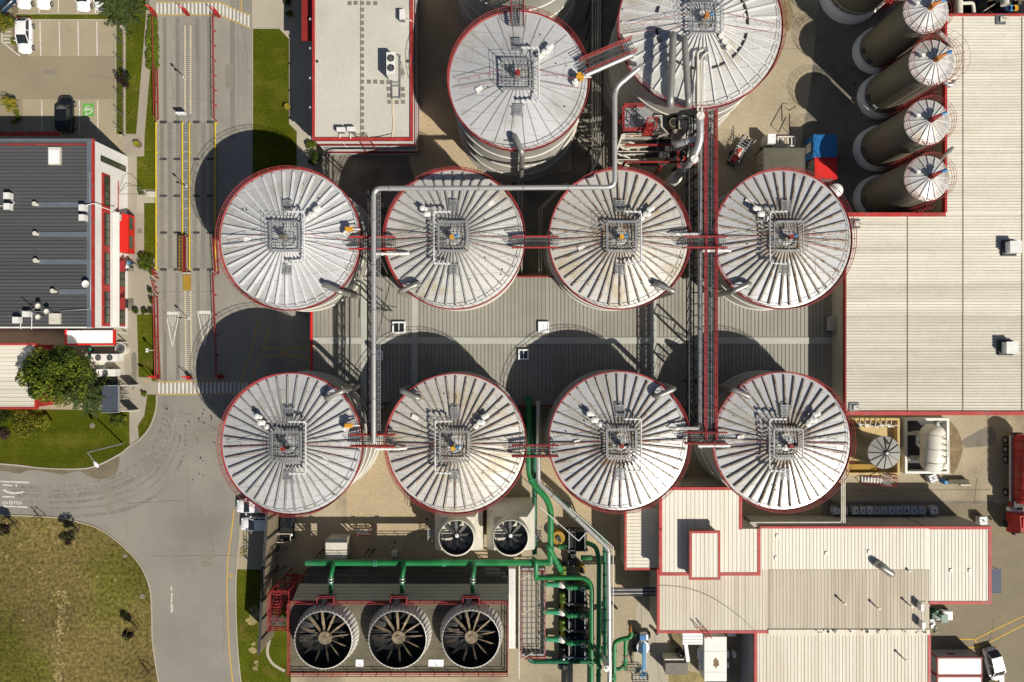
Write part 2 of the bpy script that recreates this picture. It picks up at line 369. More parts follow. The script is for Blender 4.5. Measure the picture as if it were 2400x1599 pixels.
for x, y, dx, dy, n in ((565, 60, .1, 1, 18), (400, 130, .15, 1, 10), (300, 1180, 1, -.1, 14), (470, 1180, .2, 1, 16), (420, 960, .7, .4, 12), (520, 1420, .05, 1, 12), (210, 180, 1, .1, 8), (640, 700, .2, 1, 8), (2280, 1300, .3, 1, 12), (2330, 1450, -.2, .8, 9), (460, 60, .05, 1, 9)):
    p = [(x, y)]
    for k in range(n): x += dx * 9 + random.uniform(-4, 4); y += dy * 9 + random.uniform(-4, 4); p.append((x, y))
    strip([G(*c) for c in p], .035, .0335, cr)
struct('asphalt_cracks', cr, 'crack')
pa = MB()
for x0, y0, x1, y1 in ((528, 150, 548, 210), (380, 700, 392, 780), (455, 1010, 520, 1022), (250, 1140, 262, 1200), (470, 1290, 500, 1330), (2250, 1250, 2290, 1275), (100, 165, 135, 175)): pa.sheet(poly_s([(x0, y0), (x1, y0 + 2), (x1 - 1, y1), (x0 + 1, y1 - 2)]), .0325)
struct('asphalt_patches', pa, 'patch')
sp_ = MB()
for k, (cx, cy, rx, ry, n) in enumerate(((592, 1440, 14, 30, 14), (590, 1520, 8, 12, 6), (600, 1560, 8, 8, 4), (570, 1290, 3, 12, 5))):
    for i in range(n):
        c = G(cx + random.gauss(0, rx * .5), cy + random.gauss(0, ry * .5)); r = random.uniform(.12, .5); sp_.sheet([(c.x + r * random.uniform(.6, 1.3) * math.cos(j * .9), c.y + r * random.uniform(.6, 1.3) * math.sin(j * .9)) for j in range(7)], .03 + .001 * i + .02 * k)
tag(sp_.build('straw', 'straw'), 'pale dry straw patches on the grass left of the barrier wall', 'straw', kind='stuff')
pc = MB(); strip([G(x, y) for x, y in smooth_line([(632, 1500), (627, 1530), (640, 1556), (668, 1573)])], .35, .045, pc); struct('kerb_ring', pc, 'concrete_pale')
# kerbs: a real step along the road edges
km = MB()
for line in (lawn_edge, field_edge[5:], kerb_e):
    P = [W(x, y) for x, y in line]
    for a, b in zip(P[:-1], P[1:]): km.bar(a + Vector((0, 0, .06)), b + Vector((0, 0, .06)), .14, .12)
for a, b in (((592, -300), (592, 300)), ((592, 67), (655, 67)), ((655, 67), (679, 92)), ((679, 92), (679, 290)), ((679, 290), (697, 308)), ((697, 308), (697, 440)), ((272, 47), (272, 314)), ((40, 47), (272, 47)), ((40, 33), (272, 33))):
    km.bar(W(*a) + Vector((0, 0, .05)), W(*b) + Vector((0, 0, .05)), .12, .1)
struct('kerb', km, 'concrete_pale')
flat('sediment', smooth_line([(0, 1089), (60, 1096), (120, 1100), (180, 1102), (226, 1095), (279, 1069)], 4) + smooth_line([(281, 1075), (276, 1100), (262, 1120), (235, 1124), (205, 1115), (185, 1104), (150, 1112), (110, 1106), (70, 1102), (45, 1110), (15, 1105), (0, 1104)], 4), .0175, 'sediment')
flat('sediment', [(366, 760), (372, 765), (373, 800), (376, 850), (379, 890), (366, 890)], .0172, 'sediment')
flat('path_stain', smooth_line([(308, 830), (318, 826), (321, 860), (319, 900), (312, 915), (306, 900), (309, 870)], 4), .0195, 'concrete_dark')
# painted markings
pm = MB()
for x, dx in ((94, 2), (139, 1.5), (183, 1.5), (227, 1)): strip([G(x, 51), G(x + dx, 131)], .13, .03, pm)
for x in (98, 186, 229): strip([G(x, 235), G(x + 1, 312)], .13, .03, pm)
for x in (137, 182, 224, 92): strip([G(x, -40), G(x, 31)], .13, .03, pm)
strip([G(5, 75), G(5, 98), G(33, 121), G(48, 132)], .13, .03, pm)
for y in (75, 84, 92, 100): strip([G(8, y), G(26, y)], .12, .03, pm)
struct('parking_lines', pm, 'road_white')
ev = MB(); ev.sheet(poly_s([(194, 243), (220, 243), (220, 273), (194, 273)]), .03)
struct('charging_bay_marking', ev, 'ev_green')
es = MB(); c = G(207.5, 257.5)
es.ring((c.x, c.y, .034), .5, .055, 28, 4)
for sx in (-1, 1):
    strip([c + Vector((.27 * sx, -.16, 0)), c + Vector((.27 * sx, .16, 0))], .12, .037, es)
strip([c + Vector((-.27, .13, 0)), c + Vector((.27, .13, 0))], .1, .039, es)
strip([c + Vector((-.27, -.02, 0)), c + Vector((.27, -.02, 0))], .1, .041, es)
strip([c + Vector((-.2, -.5, 0)), c + Vector((-.32, -.72, 0))], .2, .037, es)
struct('charging_bay_symbol', es, 'road_white')
for pts, n in (([(366, 20.5), (514, 20.5), (588, 52)], 25), ([(370, 910), (584, 909)], 23)):
    zm = MB(); P = [G(*p) for p in pts]; L_ = [(b - a).length for a, b in zip(P[:-1], P[1:])]; tot = sum(L_); half = .72
    pitch = tot / n
    for i in range(n):
        d = (i + .35) * pitch; k = 0
        while k < len(L_) - 1 and d > L_[k]: d -= L_[k]; k += 1
        u = (P[k + 1] - P[k]).normalized(); q = P[k] + u * d; h_ = pitch * .26
        zm.add([(q.x - h_, q.y - half, .03), (q.x + h_, q.y - half, .03), (q.x + h_, q.y + half, .03), (q.x - h_, q.y + half, .03)], [(0, 1, 2, 3)])
    struct('crosswalk', zm, 'road_white')
    ym = MB()
    for s_ in (-1, 1): strip([p + Vector((0, s_ * (half + .1), 0)) for p in P], .1, .028, ym)
    struct('crosswalk_edge_lines', ym, 'road_yellow')
ym = MB()
for l in ([(549, 1195), (541, 1260), (534, 1315), (532, 1370), (534, 1450), (538, 1530), (547, 1610), (560, 1700)], [(606, 750), (588, 825), (566, 897)], [(634, 765), (617, 817), (728, 818)], [(590, 895), (609, 833), (702, 833), (727, 845)], [(566, -40), (566, 26)]):
    strip([G(*p) for p in l], .13, .03, ym)
for cx, cy in ((666, 826), (542, 1349)):
    for a in range(4): strip([G(cx - 7 * math.cos(a * .785), cy - 7 * math.sin(a * .785)), G(cx + 7 * math.cos(a * .785), cy + 7 * math.sin(a * .785))], .05, .032 + a * .001, ym)
for l in ([(2245, 1498), (2284, 1499), (2400, 1443), (2480, 1405)], [(2266, 1518), (2295, 1518), (2400, 1464), (2480, 1425)], [(2284, 1499), (2295, 1518)]):
    strip([G(*p) for p in l], .13, .03, ym)
struct('yellow_lines', ym, 'road_yellow')
wm = MB()
for l in ([(-60, 1126), (68, 1131)], [(-60, 1183), (65, 1189)], [(7, 1136), (30, 1139)], [(38, 1135), (39, 1141)], [(402, 1375), (402, 1384)], [(403, 1390), (402, 1412)], [(402, 1415), (402, 1436)], [(404, 1418), (404, 1434)], [(5, 1164), (34, 1165)]):
    strip([G(*p) for p in l], .16, .03, wm)
strip([G(x, y) for x, y in smooth_line([(8, 1148), (20, 1154), (35, 1156), (55, 1153)])], .2, .031, wm)
random.seed(11)
for i in range(12):
    x = 6 + i * 4; strip([G(x, 1175 + random.uniform(-2, 2)), G(x + random.uniform(0, 2), 1182 + random.uniform(-2, 2))], .1, .032, wm)
for cx, y0, y1, hw in ((404.5, 731, 813, 16), (480, 729, 812, 17)):     # give-way triangles
    strip([G(cx - hw, y0), G(cx, y1)], .13, .03, wm); strip([G(cx + hw, y0), G(cx, y1)], .13, .031, wm)
    strip([G(cx - hw + 3, y0 + 3.5), G(cx + hw - 3, y0 + 3.5)], .42, .032, wm)
    for k in range(5): strip([G(cx - 8 + k * 4, y0 + 9), G(cx - 6.5 + k * 3.2, y0 + 24 + 9 * (2 - abs(k - 2)))], .07, .033 + k * .0005, wm)
struct('lane_markings', wm, 'road_white')
st = MB()
for y0, y1 in ((62, 272), (684, 872)):
    n = int((y1 - y0) / 4.6)
    for i in range(n):
        y = y0 + i * 4.6 + (0 if y0 < 300 else 0); dx = 0 if y0 < 300 else 3 * (i / n)
        for x in (434, 447):
            c = G(x + dx * .8, y); st.box(c.x - .1, c.x + .1, c.y - .075, c.y + .075, .018, .06)
struct('lane_studs', st, 'stud')
tm = MB()   # worn wheel paths and skid marks on the asphalt
for x, w_, a, b in ((386, 9, 42, 286), (416, 9, 42, 286), (463, 9, 42, 286), (490, 9, 42, 286), (386, 9, 634, 900), (416, 9, 640, 890), (464, 8, 634, 880), (488, 7, 634, 760), (545, 11, -40, 330)):
    strip([G(x, a), G(x + 1, b)], w_ / 18, .0165, tm)
struct('wheel_paths', tm, 'asphalt_worn' if 'asphalt_worn' in MATS else 'asphalt_park')
tm = MB()
for off, w_ in ((0, .5), (10, .18), (14, .12), (24, .45), (31, .15), (44, .3), (62, .2), (85, .35)):
    strip([G(x + off * .6, y + off * .8) for x, y in smooth_line([(386, 930), (382, 990), (360, 1040), (330, 1080), (285, 1110), (220, 1132), (130, 1142), (20, 1140)], 8)], w_, .019 + off * 1e-4, tm)
struct('tyre_marks', tm, 'skid')
cm = MB()
for l in ([(557, -20), (556, 40), (559, 140), (560, 250), (561, 300)], [(370, 233), (505, 233)], [(371, 684), (500, 684)], [(296, 1090), (296, 1260)], [(440, 1090), (442, 1200)], [(446, 872), (443, 700)], [(360, 1303), (553, 1302)], [(1800, 115), (2030, 115)], [(1979, 120), (1980, 400)], [(2000, 1150), (2320, 1148)], [(2290, 1120), (2283, 1180)]):
    strip([G(*p) for p in l], .045, .0345, cm)
struct('pavement_seams', cm, 'concrete_dark')
sq = MB()
for l in ([(1535, 1490), (1538, 1540), (1546, 1590), (1570, 1625)], [(1502, 1400), (1504, 1470)]):
    strip([G(*p) for p in l], .06, .03, sq)
struct('yard_joints', sq, 'concrete_dark')
random.seed(5)
om = MB()
for x0, x1, y0, y1, n in ((376, 424, 400, 620, 55), (455, 500, 530, 620, 75), (376, 560, 930, 1150, 40), (700, 1200, 1210, 1300, 20), (1930, 2060, 150, 330, 20)):
    for i in range(n):
        x, y = random.gauss((x0 + x1) / 2, (x1 - x0) / 7), random.uniform(y0, y1); c = G(x, y); r = random.uniform(.04, .2); q = random.uniform(.4, 1)
        om.sheet([(c.x + r * q * random.uniform(.6, 1.2) * math.cos(k * 1.05), c.y + r * random.uniform(.6, 1.2) * math.sin(k * 1.05)) for k in range(6)], .036 + .0001 * i)
struct('oil_spots', om, 'dark_steel')
for x, y, r in ((217, 998, .35), (294, 1303, .25), (334, 1398, .33)):
    m = MB(); c = G(x, y); m.cyl((c.x, c.y, .02), r, .04, 18); o = m.build('manhole_cover', 'concrete_dark')
    tag(o, {217: 'round manhole cover set in the mown lawn', 294: 'small round manhole cover in the dry field near the bend', 334: 'larger round manhole cover in the dry field beside the road kerb'}[x], 'manhole cover')
# ---------------------------------------------------------------- fermentation tanks
def grating_mb(x0, x1, y0, y1, z, step=.16, wd=.045, th=.04, mb=None, m=0):
    mb = mb or MB(); x = x0
    while x <= x1 + 1e-6: mb.box(x - wd / 2, x + wd / 2, y0, y1, z - th, z, m); x += step
    y = y0
    while y <= y1 + 1e-6: mb.box(x0, x1, y - wd / 2, y + wd / 2, z - th - .002, z - .002, m); y += step * 1.5
    return mb
def rail_line(mb, pts, h=1.05, tr=.035, step=1.4, m=0, closed=False, mids=(.55,)):
    P = [Vector(p) for p in pts]
    if closed: P.append(P[0])
    for a, b in zip(P[:-1], P[1:]):
        L = (b - a).length; n = max(1, round(L / step))
        for hh in (h,) + tuple(mids): mb.tube([a + Vector((0, 0, hh)), b + Vector((0, 0, hh))], tr, 5, m)
        for i in range(n + 1):
            p = a + (b - a) * (i / n); mb.tube([p, p + Vector((0, 0, h))], tr, 4, m)
    return mb
MESH = {}
def tank(px, py, rpx, z, label, nraf=40, roofm='roof_tank', rafm='rafter_white', loop=1, vents=1, duct=None,
         gear='orange', motor='blue_light', rise=1.35, rafw=.17, rafh=.27, ringbar=None, jit=0, gantry=True, group='large fermentation tanks'):
    c = W(px, py, z); Rr = rpx * S(z); rnd = random.Random(int(px * 7 + py)); a0 = rnd.uniform(0, .15)
    t = thing('storage_tank', label, 'tank', (c.x, c.y, 0), group)
    Rw = Rr - .05
    wmb = MB(); prof = [(Rw + .3, 0), (Rw + .3, .28), (Rw + .25, .32), (Rw, .33)]
    wmb.lathe((0, 0, 0), prof + [(Rw, z - .1)], 96); wmb.build('wall', 'tank_wall', t, True)
    for zz in (z * .2, z * .47, z * .74):
        q = MB(); q.lathe((0, 0, zz), [(Rw, -.09), (Rw + .12, -.07), (Rw + .12, .07), (Rw, .09)], 96); q.build('stiffener_ring', 'tank_ring', t, True)
    rm = MB(); rm.lathe((0, 0, z), [(Rr - .05, -.18), (Rr + .04, -.12), (Rr + .04, 0), (.0001, rise)][::1], 96, sm=False)
    key = (round(Rr, 2), rafw, rafh, rafm, rise)
    base = None; r0, r1 = 1.0, Rr - .25
    zr = lambda r: z + rise * (1 - r / Rr)
    for i in range(nraf):
        if key in MESH and base is None:
            base = bpy.data.objects.new('rafter', MESH[key]); COL.objects.link(base); base.parent = t; ORG[base.name] = ORG[t.name]
            base.rotation_euler.z = a0; continue
        if base is None:
            b = MB(); b.bar((r0, 0, zr(r0) + rafh / 2 - .03), (r1, 0, zr(r1) + rafh / 2 - .03), rafw, rafh)
            for q in range(6 if rafh > .15 else 0):
                rr = r0 + (r1 - r0) * (.25 + .13 * q); b.bar((rr, -.14, zr(rr) + .04), (rr, .14, zr(rr) + .04), .1, .08)
            base = b.build('rafter', rafm, t, True); MESH[key] = base.data; base.rotation_euler.z = a0; continue
        link_copy(base, t, a0 + 2 * math.pi * (i + rnd.uniform(-.06, .06) + jit * rnd.uniform(-1, 1)) / nraf)
    if ringbar:
        rr = Rr * ringbar
        for i in range(0, nraf, 1):
            if rnd.random() < .72:
                q = MB(); q.lathe((0, 0, zr(rr)), [(rr - .1, .02), (rr - .1, .2), (rr + .1, .2), (rr + .1, .02)], 3, a0=a0 + 2 * math.pi * i / nraf, a1=a0 + 2 * math.pi * (i + 1) / nraf)
                q.build('ring_beam', 'dark_steel', t, True)
    sm2 = MB()     # welded plate seams
    ns = int(2 * Rr / 1.75); ang = rnd.choice((.1, -.12, .18))
    for i in range(1, ns):
        yy = -Rr + i * 1.75
        hw = math.sqrt(max(.1, Rr * Rr - yy * yy)) - .3; n = max(2, int(hw))
        pts = []
        for k in range(n + 1):
            xx = -hw + 2 * hw * k / n; X, Y = xx * math.cos(ang) - yy * math.sin(ang), xx * math.sin(ang) + yy * math.cos(ang)
            pts.append(Vector((X, Y, zr(math.hypot(X, Y)) + .012)))
        for p, q in zip(pts[:-1], pts[1:]):
            if p.xy.length > 1.2: sm2.bar(p, q, .035, .02)
        for k in range(2):
            xx = rnd.uniform(-hw * .9, hw * .9)
            X, Y = xx * math.cos(ang) - yy * math.sin(ang), xx * math.sin(ang) + yy * math.cos(ang); X2, Y2 = X - 1.7 * math.sin(ang), Y + 1.7 * math.cos(ang)
            if math.hypot(X2, Y2) < Rr - .3 and min(math.hypot(X, Y), math.hypot(X2, Y2)) > 1: sm2.bar((X, Y, zr(math.hypot(X, Y)) + .012), (X2, Y2, zr(math.hypot(X2, Y2)) + .012), .03, .02)
    rm.add(sm2.v, sm2.f, 1); rm.build('roof', [roofm, 'seam'], t, True)
    tb = MB(); tb.lathe((0, 0, z), [(Rr + .06, -.1), (Rr + .22, -.1), (Rr + .22, .1), (Rr + .18, .1), (Rr + .18, -.04), (Rr + .06, -.04)], 96); tb.build('rim_kickplate', 'red_rail', t, True)
    rl = MB(); rl.ring((0, 0, z + 1.1), Rr + .18, .036, 96, 5); rl.ring((0, 0, z + .6), Rr + .18, .028, 96, 5)
    for i in range(44):
        a = 2 * math.pi * i / 44; x, y = (Rr + .18) * math.cos(a), (Rr + .18) * math.sin(a); rl.tube([(x, y, z), (x, y, z + 1.1)], .032, 4)
    rl.build('guard_rail', 'red_rail', t, True)
    if gantry:
        hw = 1.6; zp = z + rise + .55
        f = MB()
        for s_ in (-1, 1):
            f.bar((-hw, s_ * hw, zp), (hw, s_ * hw, zp), .12, .16); f.bar((s_ * hw, -hw, zp), (s_ * hw, hw, zp), .12, .16)
            for q in (-1, 1): f.bar((s_ * hw, q * hw, zr(2) - .1), (s_ * hw, q * hw, zp), .1, .1, up=Vector((1, 0, 0)))
        f.bar((0, -hw, zp), (0, hw, zp), .08, .12); f.bar((-hw, -.55, zp), (hw, -.55, zp), .08, .12); f.build('platform_frame', 'galv', t, True)
        grating_mb(-hw, hw, -hw, hw, zp + .06, .4, .035).build('platform_grating', 'galv_dark', t, True)
        g = MB(); rail_line(g, [(-hw, -hw, zp), (hw, -hw, zp), (hw, hw, zp), (-hw, hw, zp)], closed=True, tr=.024, step=1.05); g.build('platform_rail', 'galv', t, True)
    else: zp = z + rise + .5
    # agitator drive
    ax, ay = -.1, -.15
    a = MB(); a.cyl((ax, ay, z + rise - .2), .42, .9, 16, r2=.3); a.cyl((ax, ay, z + rise + .6), .36, .12, 16); a.build('drive_column', 'steel_dull', t, True)
    a = MB(); a.cbox((ax, ay, zp + .5), .46, .38, .4, .3); a.cyl((ax, ay, zp + 1.0), .24, .15, 14); a.build('gearbox', gear, t, True)
    a = MB(); d = Vector((.8, .25, .12)); a.tube([Vector((ax, ay, zp + .8)) + d * .35, Vector((ax, ay, zp + .85)) + d * .85], .16, 12)
    for k in range(6):
        p = Vector((ax, ay, zp + .84)) + d * (.42 + .07 * k); a.tube([p, p + d * .04], .19, 12)
    a.build('motor', motor, t, True)
    # cable loop on stand-offs round the platform
    if loop:
        l = MB(); zz = zp + .2; x = 2.15 * loop
        path = fillet([(x - 1.9 * loop, 2.75, zz), (x, 2.7, zz), (x, -2.9, zz), (x - 1.8 * loop, -3.05, zz)], .25)
        l.tube(path, .09, 8)
        for k in range(12): l.bar((x, 2.5 - k * .45, zz), (x - .28 * loop, 2.5 - k * .45, zz), .05, .05)
        for k in range(4):
            l.cyl((x - .5 * loop * (k + .3), -2.98, zz - .12), .14, .3, 8); l.cyl((x - .5 * loop * (k + .3), 2.72, zz - .12), .13, .28, 8)
        for p in ((x, 2.5), (x, 0), (x, -2.6), (x - 1.6 * loop, 2.75), (x - 1.5 * loop, -3.0)): l.tube([(p[0], p[1], zr(math.hypot(*p))), (p[0], p[1], zz)], .035, 5)
        l.build('spray_pipe', 'rafter_white', t, True)
    for sy in (1, -1):
        hy = 3.55 * sy; zz = zr(3.6) + .42; q = grating_mb(-.5, .5, hy - .6, hy + .6, zz, .11, .03)
        for dx, dy in ((-.5, -.6), (.5, -.6), (.5, .6), (-.5, .6)): q.tube([(dx, hy + dy, zr(3.7) - .1), (dx, hy + dy, zz + .1)], .03, 5)
        q.bar((-.5, hy - .6, zz), (.5, hy - .6, zz), .05, .08); q.bar((-.5, hy + .6, zz), (.5, hy + .6, zz), .05, .08)
        q.build('inspection_grate', 'galv', t, True)
    if vents:
        for k, (dx, dy) in enumerate(((2.35, 2.1), (2.75, 2.55), (3.05, 2.55), (3.2, 3.1), (3.5, 3.25))):
            v = MB(); x, y = dx * vents, dy; b = zr(math.hypot(x, y)); hh = .75 + .1 * (k % 3)
            v.cyl((x, y, b - .05), .15, hh, 12); v.cyl((x, y, b + hh - .1), .3, .18, 14); v.cyl((x, y, b + hh + .08), .3, .1, 14, r2=.08); v.build('vent_cap', 'panel_white', t, True)
    if duct:
        a1 = math.atan2(duct[1], duct[0]); sgn = 1 if duct[0] * duct[1] < 0 else -1
        p0 = Vector((math.cos(a1 - .12 * sgn), math.sin(a1 - .12 * sgn), 0)) * Rr * .84; p1 = Vector((math.cos(a1), math.sin(a1), 0)) * (Rr + .75)
        d = MB(); zz = z + 1.25
        d.tube(fillet([p0 + Vector((0, 0, zr(Rr * .84) - .05)), p0 + Vector((0, 0, zz)), p1 + Vector((0, 0, zz)), p1 + Vector((0, 0, .8))], .5), .3, 14)
        d.build('overflow_duct', 'steel_dull', t, True)
        b = MB(); b.tube([p0 * 1.12 + Vector((.5, 0, z)), p0 * 1.12 + Vector((.5, 0, zz))], .04, 5); b.bar(p0 * 1.12 + Vector((.55, 0, zz - .3)), p0 * 1.12 + Vector((-.55, 0, zz - .3)), .09, .09); b.build('duct_bracket', 'galv', t, True)
    hp = MB(); aa = rnd.uniform(-.7, .7) + (math.pi if rnd.random() < .5 else 0); x, y = 4.9 * math.cos(aa), 4.9 * math.sin(aa) + 1.3
    hp.cbox((x, y, zr(math.hypot(x, y)) - .02), .75, .5, .16, aa); hp.build('manway_lid', 'panel_white', t, True)
    for k in range(7):
        sp = MB(); aa = rnd.uniform(0, 6.28); r = rnd.uniform(3, Rr - .8); x, y = r * math.cos(aa), r * math.sin(aa); sp.cyl((x, y, zr(r) - .02), rnd.uniform(.04, .09), .16, 8); sp.build('roof_plug', 'dark_steel', t, True)
    for s_ in (-1, 1):
        h = MB(); h.tube([(s_ * 2.0, .35, zp + .3), (s_ * (Rr - 1.1), -.25, zr(Rr - 1) + .95)], .028, 5); h.tube([(s_ * 2.0, -.75, zp), (s_ * (Rr - 1.1), -1.2, zr(Rr - 1) + .9)], .022, 5)
        for k in range(5):
            u = k / 4; x = s_ * (2.0 + (Rr - 3.1) * u); h.tube([(x, .35 - .6 * u, zr(abs(x))), (x, .35 - .6 * u, zp + .3 + (zr(Rr - 1) + .65 - zp) * u)], .02, 4)
        h.build('walk_handrail', 'red_rail', t, True)
    return t
Z8 = 11.7
T = {}
rows = [
 (681, 561, 163, 'north row tank nearest the weighbridge with clean white roof ribs', dict(rafm='rafter_white', loop=1, vents=1, duct=(1, -1), gear='deck_brown', motor='steel_dull')),
 (1066, 561, 161, 'north row tank under the long silver pipe with pale ribs and two bridges', dict(rafm='rafter_grey', roofm='roof_tank_warm', loop=-1, vents=-1, duct=(-1, -1), gear='amber')),
 (1450, 561, 161, 'north row tank below the red process platform with rusty roof ribs', dict(rafm='rafter_rust', roofm='roof_tank_stained', loop=1, vents=1, duct=(1, -1), gear='amber')),
 (1833, 561, 160, 'north row tank beside the grey container and big beige warehouse', dict(rafm='rafter_rust', loop=-1, vents=-1, duct=(-1, -1), gear='rust_red')),
 (685, 1040, 163, 'south row tank above the two parked white cars by the road', dict(rafm='rafter_grey', loop=1, vents=-1, duct=(1, 1), gear='rust_red', motor='black')),
 (1069, 1039, 161, 'south row tank above the two small square cooling towers, yellow stained roof', dict(rafm='rafter_rust', roofm='roof_tank_stained', loop=-1, vents=1, duct=(-1, 1), gear='amber')),
 (1450, 1034, 161, 'south row tank right of the green riser pipes with rusty ribs', dict(rafm='rafter_rust', loop=1, vents=-1, duct=(1, 1), gear='rust_red', motor='black')),
 (1832, 1034, 159, 'south row tank beside the yellow chemical bund with dark ribs', dict(rafm='rafter_rust', loop=-1, vents=1, duct=(-1, 1), gear='rust_red', motor='black')),
]
for i, (x, y, r, lab, kw) in enumerate(rows): T[i] = tank(x, y, r, Z8, lab, **kw)
ZN = 14.4
T['n1'] = tank(1215, 190, 161, ZN, 'tall northern tank with smooth white roof and few thin ribs', nraf=28, rafm='rafter_grey', rafw=.09, rafh=.1, loop=1, vents=1, duct=(.05, -1), gear='rust_red', motor='steel_dull', group='tall northern tanks')
T['n2'] = tank(1641, 62, 190, ZN, 'largest northern tank with a ring beam and two fat grey ducts over its roof', nraf=38, roofm='roof_tank_warm', rafm='rafter_white', rafw=.15, rafh=.22, ringbar=.56, loop=0, vents=0, gear='orange', motor='blue_light', rise=1.5, group='tall northern tanks')
T['n0'] = tank(1214, -172, 161, ZN, 'tall northern tank cut off by the top edge with only its wall showing', nraf=28, rafm='rafter_grey', rafw=.09, rafh=.1, loop=1, vents=1, gear='orange', group='tall northern tanks')
nv = MB(); t = T['n2']; o = ORG[t.name]
for k, (x, y) in enumerate(((1690, 86), (1698, 98), (1707, 112))):
    p = W(x, y, ZN + 1.4) - Vector(o); nv = MB(); nv.cyl((p.x, p.y, ZN + .5), .17, 1.0, 12); nv.cyl((p.x, p.y, ZN + 1.4), .32, .2, 14); nv.build('vent_cap', 'panel_white', t, True)

# ---------------------------------------------------------------- slim corrugated silos
def silo(px, py, label, gear, motor):
    z = 11.3; c = W(px, py, z); Rr = 53 * S(z)
    t = thing('grain_silo', label, 'silo', (c.x, c.y, 0), 'slim corrugated silos by the warehouse')
    q = MB(); q.lathe((0, 0, 0), [(Rr + .28, 0), (Rr + .28, 1.15), (Rr - .1, 1.25)], 64); q.build('plinth', 'silo_plinth', t, True)
    key = 'silo'
    if key in MESH:
        for nm in ('wall', 'roof', 'roof_rib', 'guard_rail'): pass
    prof = []; n = 96
    for i in range(n * 2 + 1): prof.append((Rr - .12 + (.035 if i % 2 else -.02), 1.2 + (z - 1.2) * i / (2 * n)))
    q = MB(); q.lathe((0, 0, 0), prof, 56); q.build('wall', 'silo_wall', t, True)
    q = MB(); q.lathe((0, 0, z), [(Rr, -.12), (Rr, 0), (.0001, .85)], 64, sm=False); q.build('roof', 'roof_tank_warm', t, True)
    base = None; zr = lambda r: z + .85 * (1 - r / Rr)
    for i in range(16):
        if base is None:
            b = MB(); b.bar((.35, 0, zr(.35) + .05), (Rr - .05, 0, zr(Rr - .05) + .05), .09, .13); base = b.build('roof_rib', 'rafter_white', t, True)
        else: link_copy(base, t, 2 * math.pi * i / 16)
    q = MB()
    for rr, zz in ((Rr + .1, .35), (Rr + .1, .75), (Rr + .1, 1.15)): q.ring((0, 0, z + zz), rr, .022, 56, 5)
    for i in range(20):
        a = 2 * math.pi * i / 20; x, y = (Rr + .1) * math.cos(a), (Rr + .1) * math.sin(a); q.tube([(x, y, z - .1), (x, y, z + 1.15)], .02, 4)
    q.ring((0, 0, z + .15), Rr - .5, .025, 48, 4); q.build('guard_rail', 'red_rail', t, True)
    q = MB(); q.cyl((0, 0, z + .75), .3, .5, 12); q.cbox((0, 0, z + 1.2), .55, .45, .4, .5); q.tube([(.1, .1, z + 1.4), (.7, .35, z + 1.6)], .2, 10); q.build('gearbox', gear, t, True)
    q = MB(); q.tube([(.7, .35, z + 1.6), (1.2, .55, z + 1.75)], .19, 10); q.build('motor', motor, t, True)
    q = MB(); q.cyl((-1.4, .5, zr(1.5) - .05), .14, .5, 10); q.cyl((-1.4, .5, zr(1.5) + .4), .24, .14, 10); q.build('vent_cap', 'panel_white', t, True)
    for a in (3.4, 4.0):
        q = MB()
        for zz in (1.7, 2.1): q.cbox(((Rr + .02) * math.cos(a), (Rr + .02) * math.sin(a), zz), .25, .7, .25, a)
        q.build('access_hatch', 'galv_dark', t, True)
    # ladder with cage
    q = MB(); a = 3.93
    ca, sa = math.cos(a + .9), math.sin(a + .9); p = Vector((ca, sa, 0)) * (Rr + .2); tn = Vector((-sa, ca, 0)) * .28; on = Vector((ca, sa, 0)) * .75
    for s_ in (-1, 1): q.tube([p + tn * s_, p + tn * s_ + Vector((0, 0, z + 1))], .04, 5)
    for k in range(40): q.tube([p - tn + Vector((0, 0, .3 * k + .3)), p + tn + Vector((0, 0, .3 * k + .3))], .022, 4)
    for k in range(14):
        zz = 2.4 + .7 * k; q.tube([p - tn * 1.2 + Vector((0, 0, zz)), p - tn * 1.3 + on * .7 + Vector((0, 0, zz)), p + on + Vector((0, 0, zz)), p + tn * 1.3 + on * .7 + Vector((0, 0, zz)), p + tn * 1.2 + Vector((0, 0, zz))], .03, 4)
    for s_ in (-1.3, 0, 1.3): q.tube([p + tn * s_ + on * (.7 if s_ else 1) + Vector((0, 0, 2.4)), p + tn * s_ + on * (.7 if s_ else 1) + Vector((0, 0, 11.5))], .028, 4)
    q.build('caged_ladder', 'rust_red', t, True)
    return t
for x, y, l, g, m in ((2170, 26, 'slim silo at the top of the row, its roof cut by the top edge', 'orange', 'blue'),
                      (2183, 147, 'slim silo with wide red catwalk and orange gearbox, second from the top', 'orange', 'blue'),
                      (2172, 287, 'slim silo with light blue motor between the bent pipe and slanting pipe', 'rust_red', 'blue_light'),
                      (2172, 418, 'slim silo nearest the red warehouse eave, lowest of its row', 'rust_red', 'blue')):
    s_ = silo(x, y, l, g, m)
    if y in (147,):
        q = MB(); c = Vector(ORG[s_.name]); 
        for rr, zz in ((3.1, .1), (3.1, 1.1)): q.ring((.35, .15, Z8 + zz), rr, .016, 56, 5, a0=-1.2, a1=2.6)
        for i in range(14):
            a = -1.2 + 3.8 * i / 13; q.tube([(.35 + 3.1 * math.cos(a), .15 + 3.1 * math.sin(a), Z8), (.35 + 3.1 * math.cos(a), .15 + 3.1 * math.sin(a), Z8 + 1.1)], .018, 4)
            q.bar((2.5 * math.cos(a), 2.5 * math.sin(a), Z8), (.35 + 3.1 * math.cos(a), .15 + 3.1 * math.sin(a), Z8), .04, .04)
        q.build('catwalk', 'red_rail', s_, True)
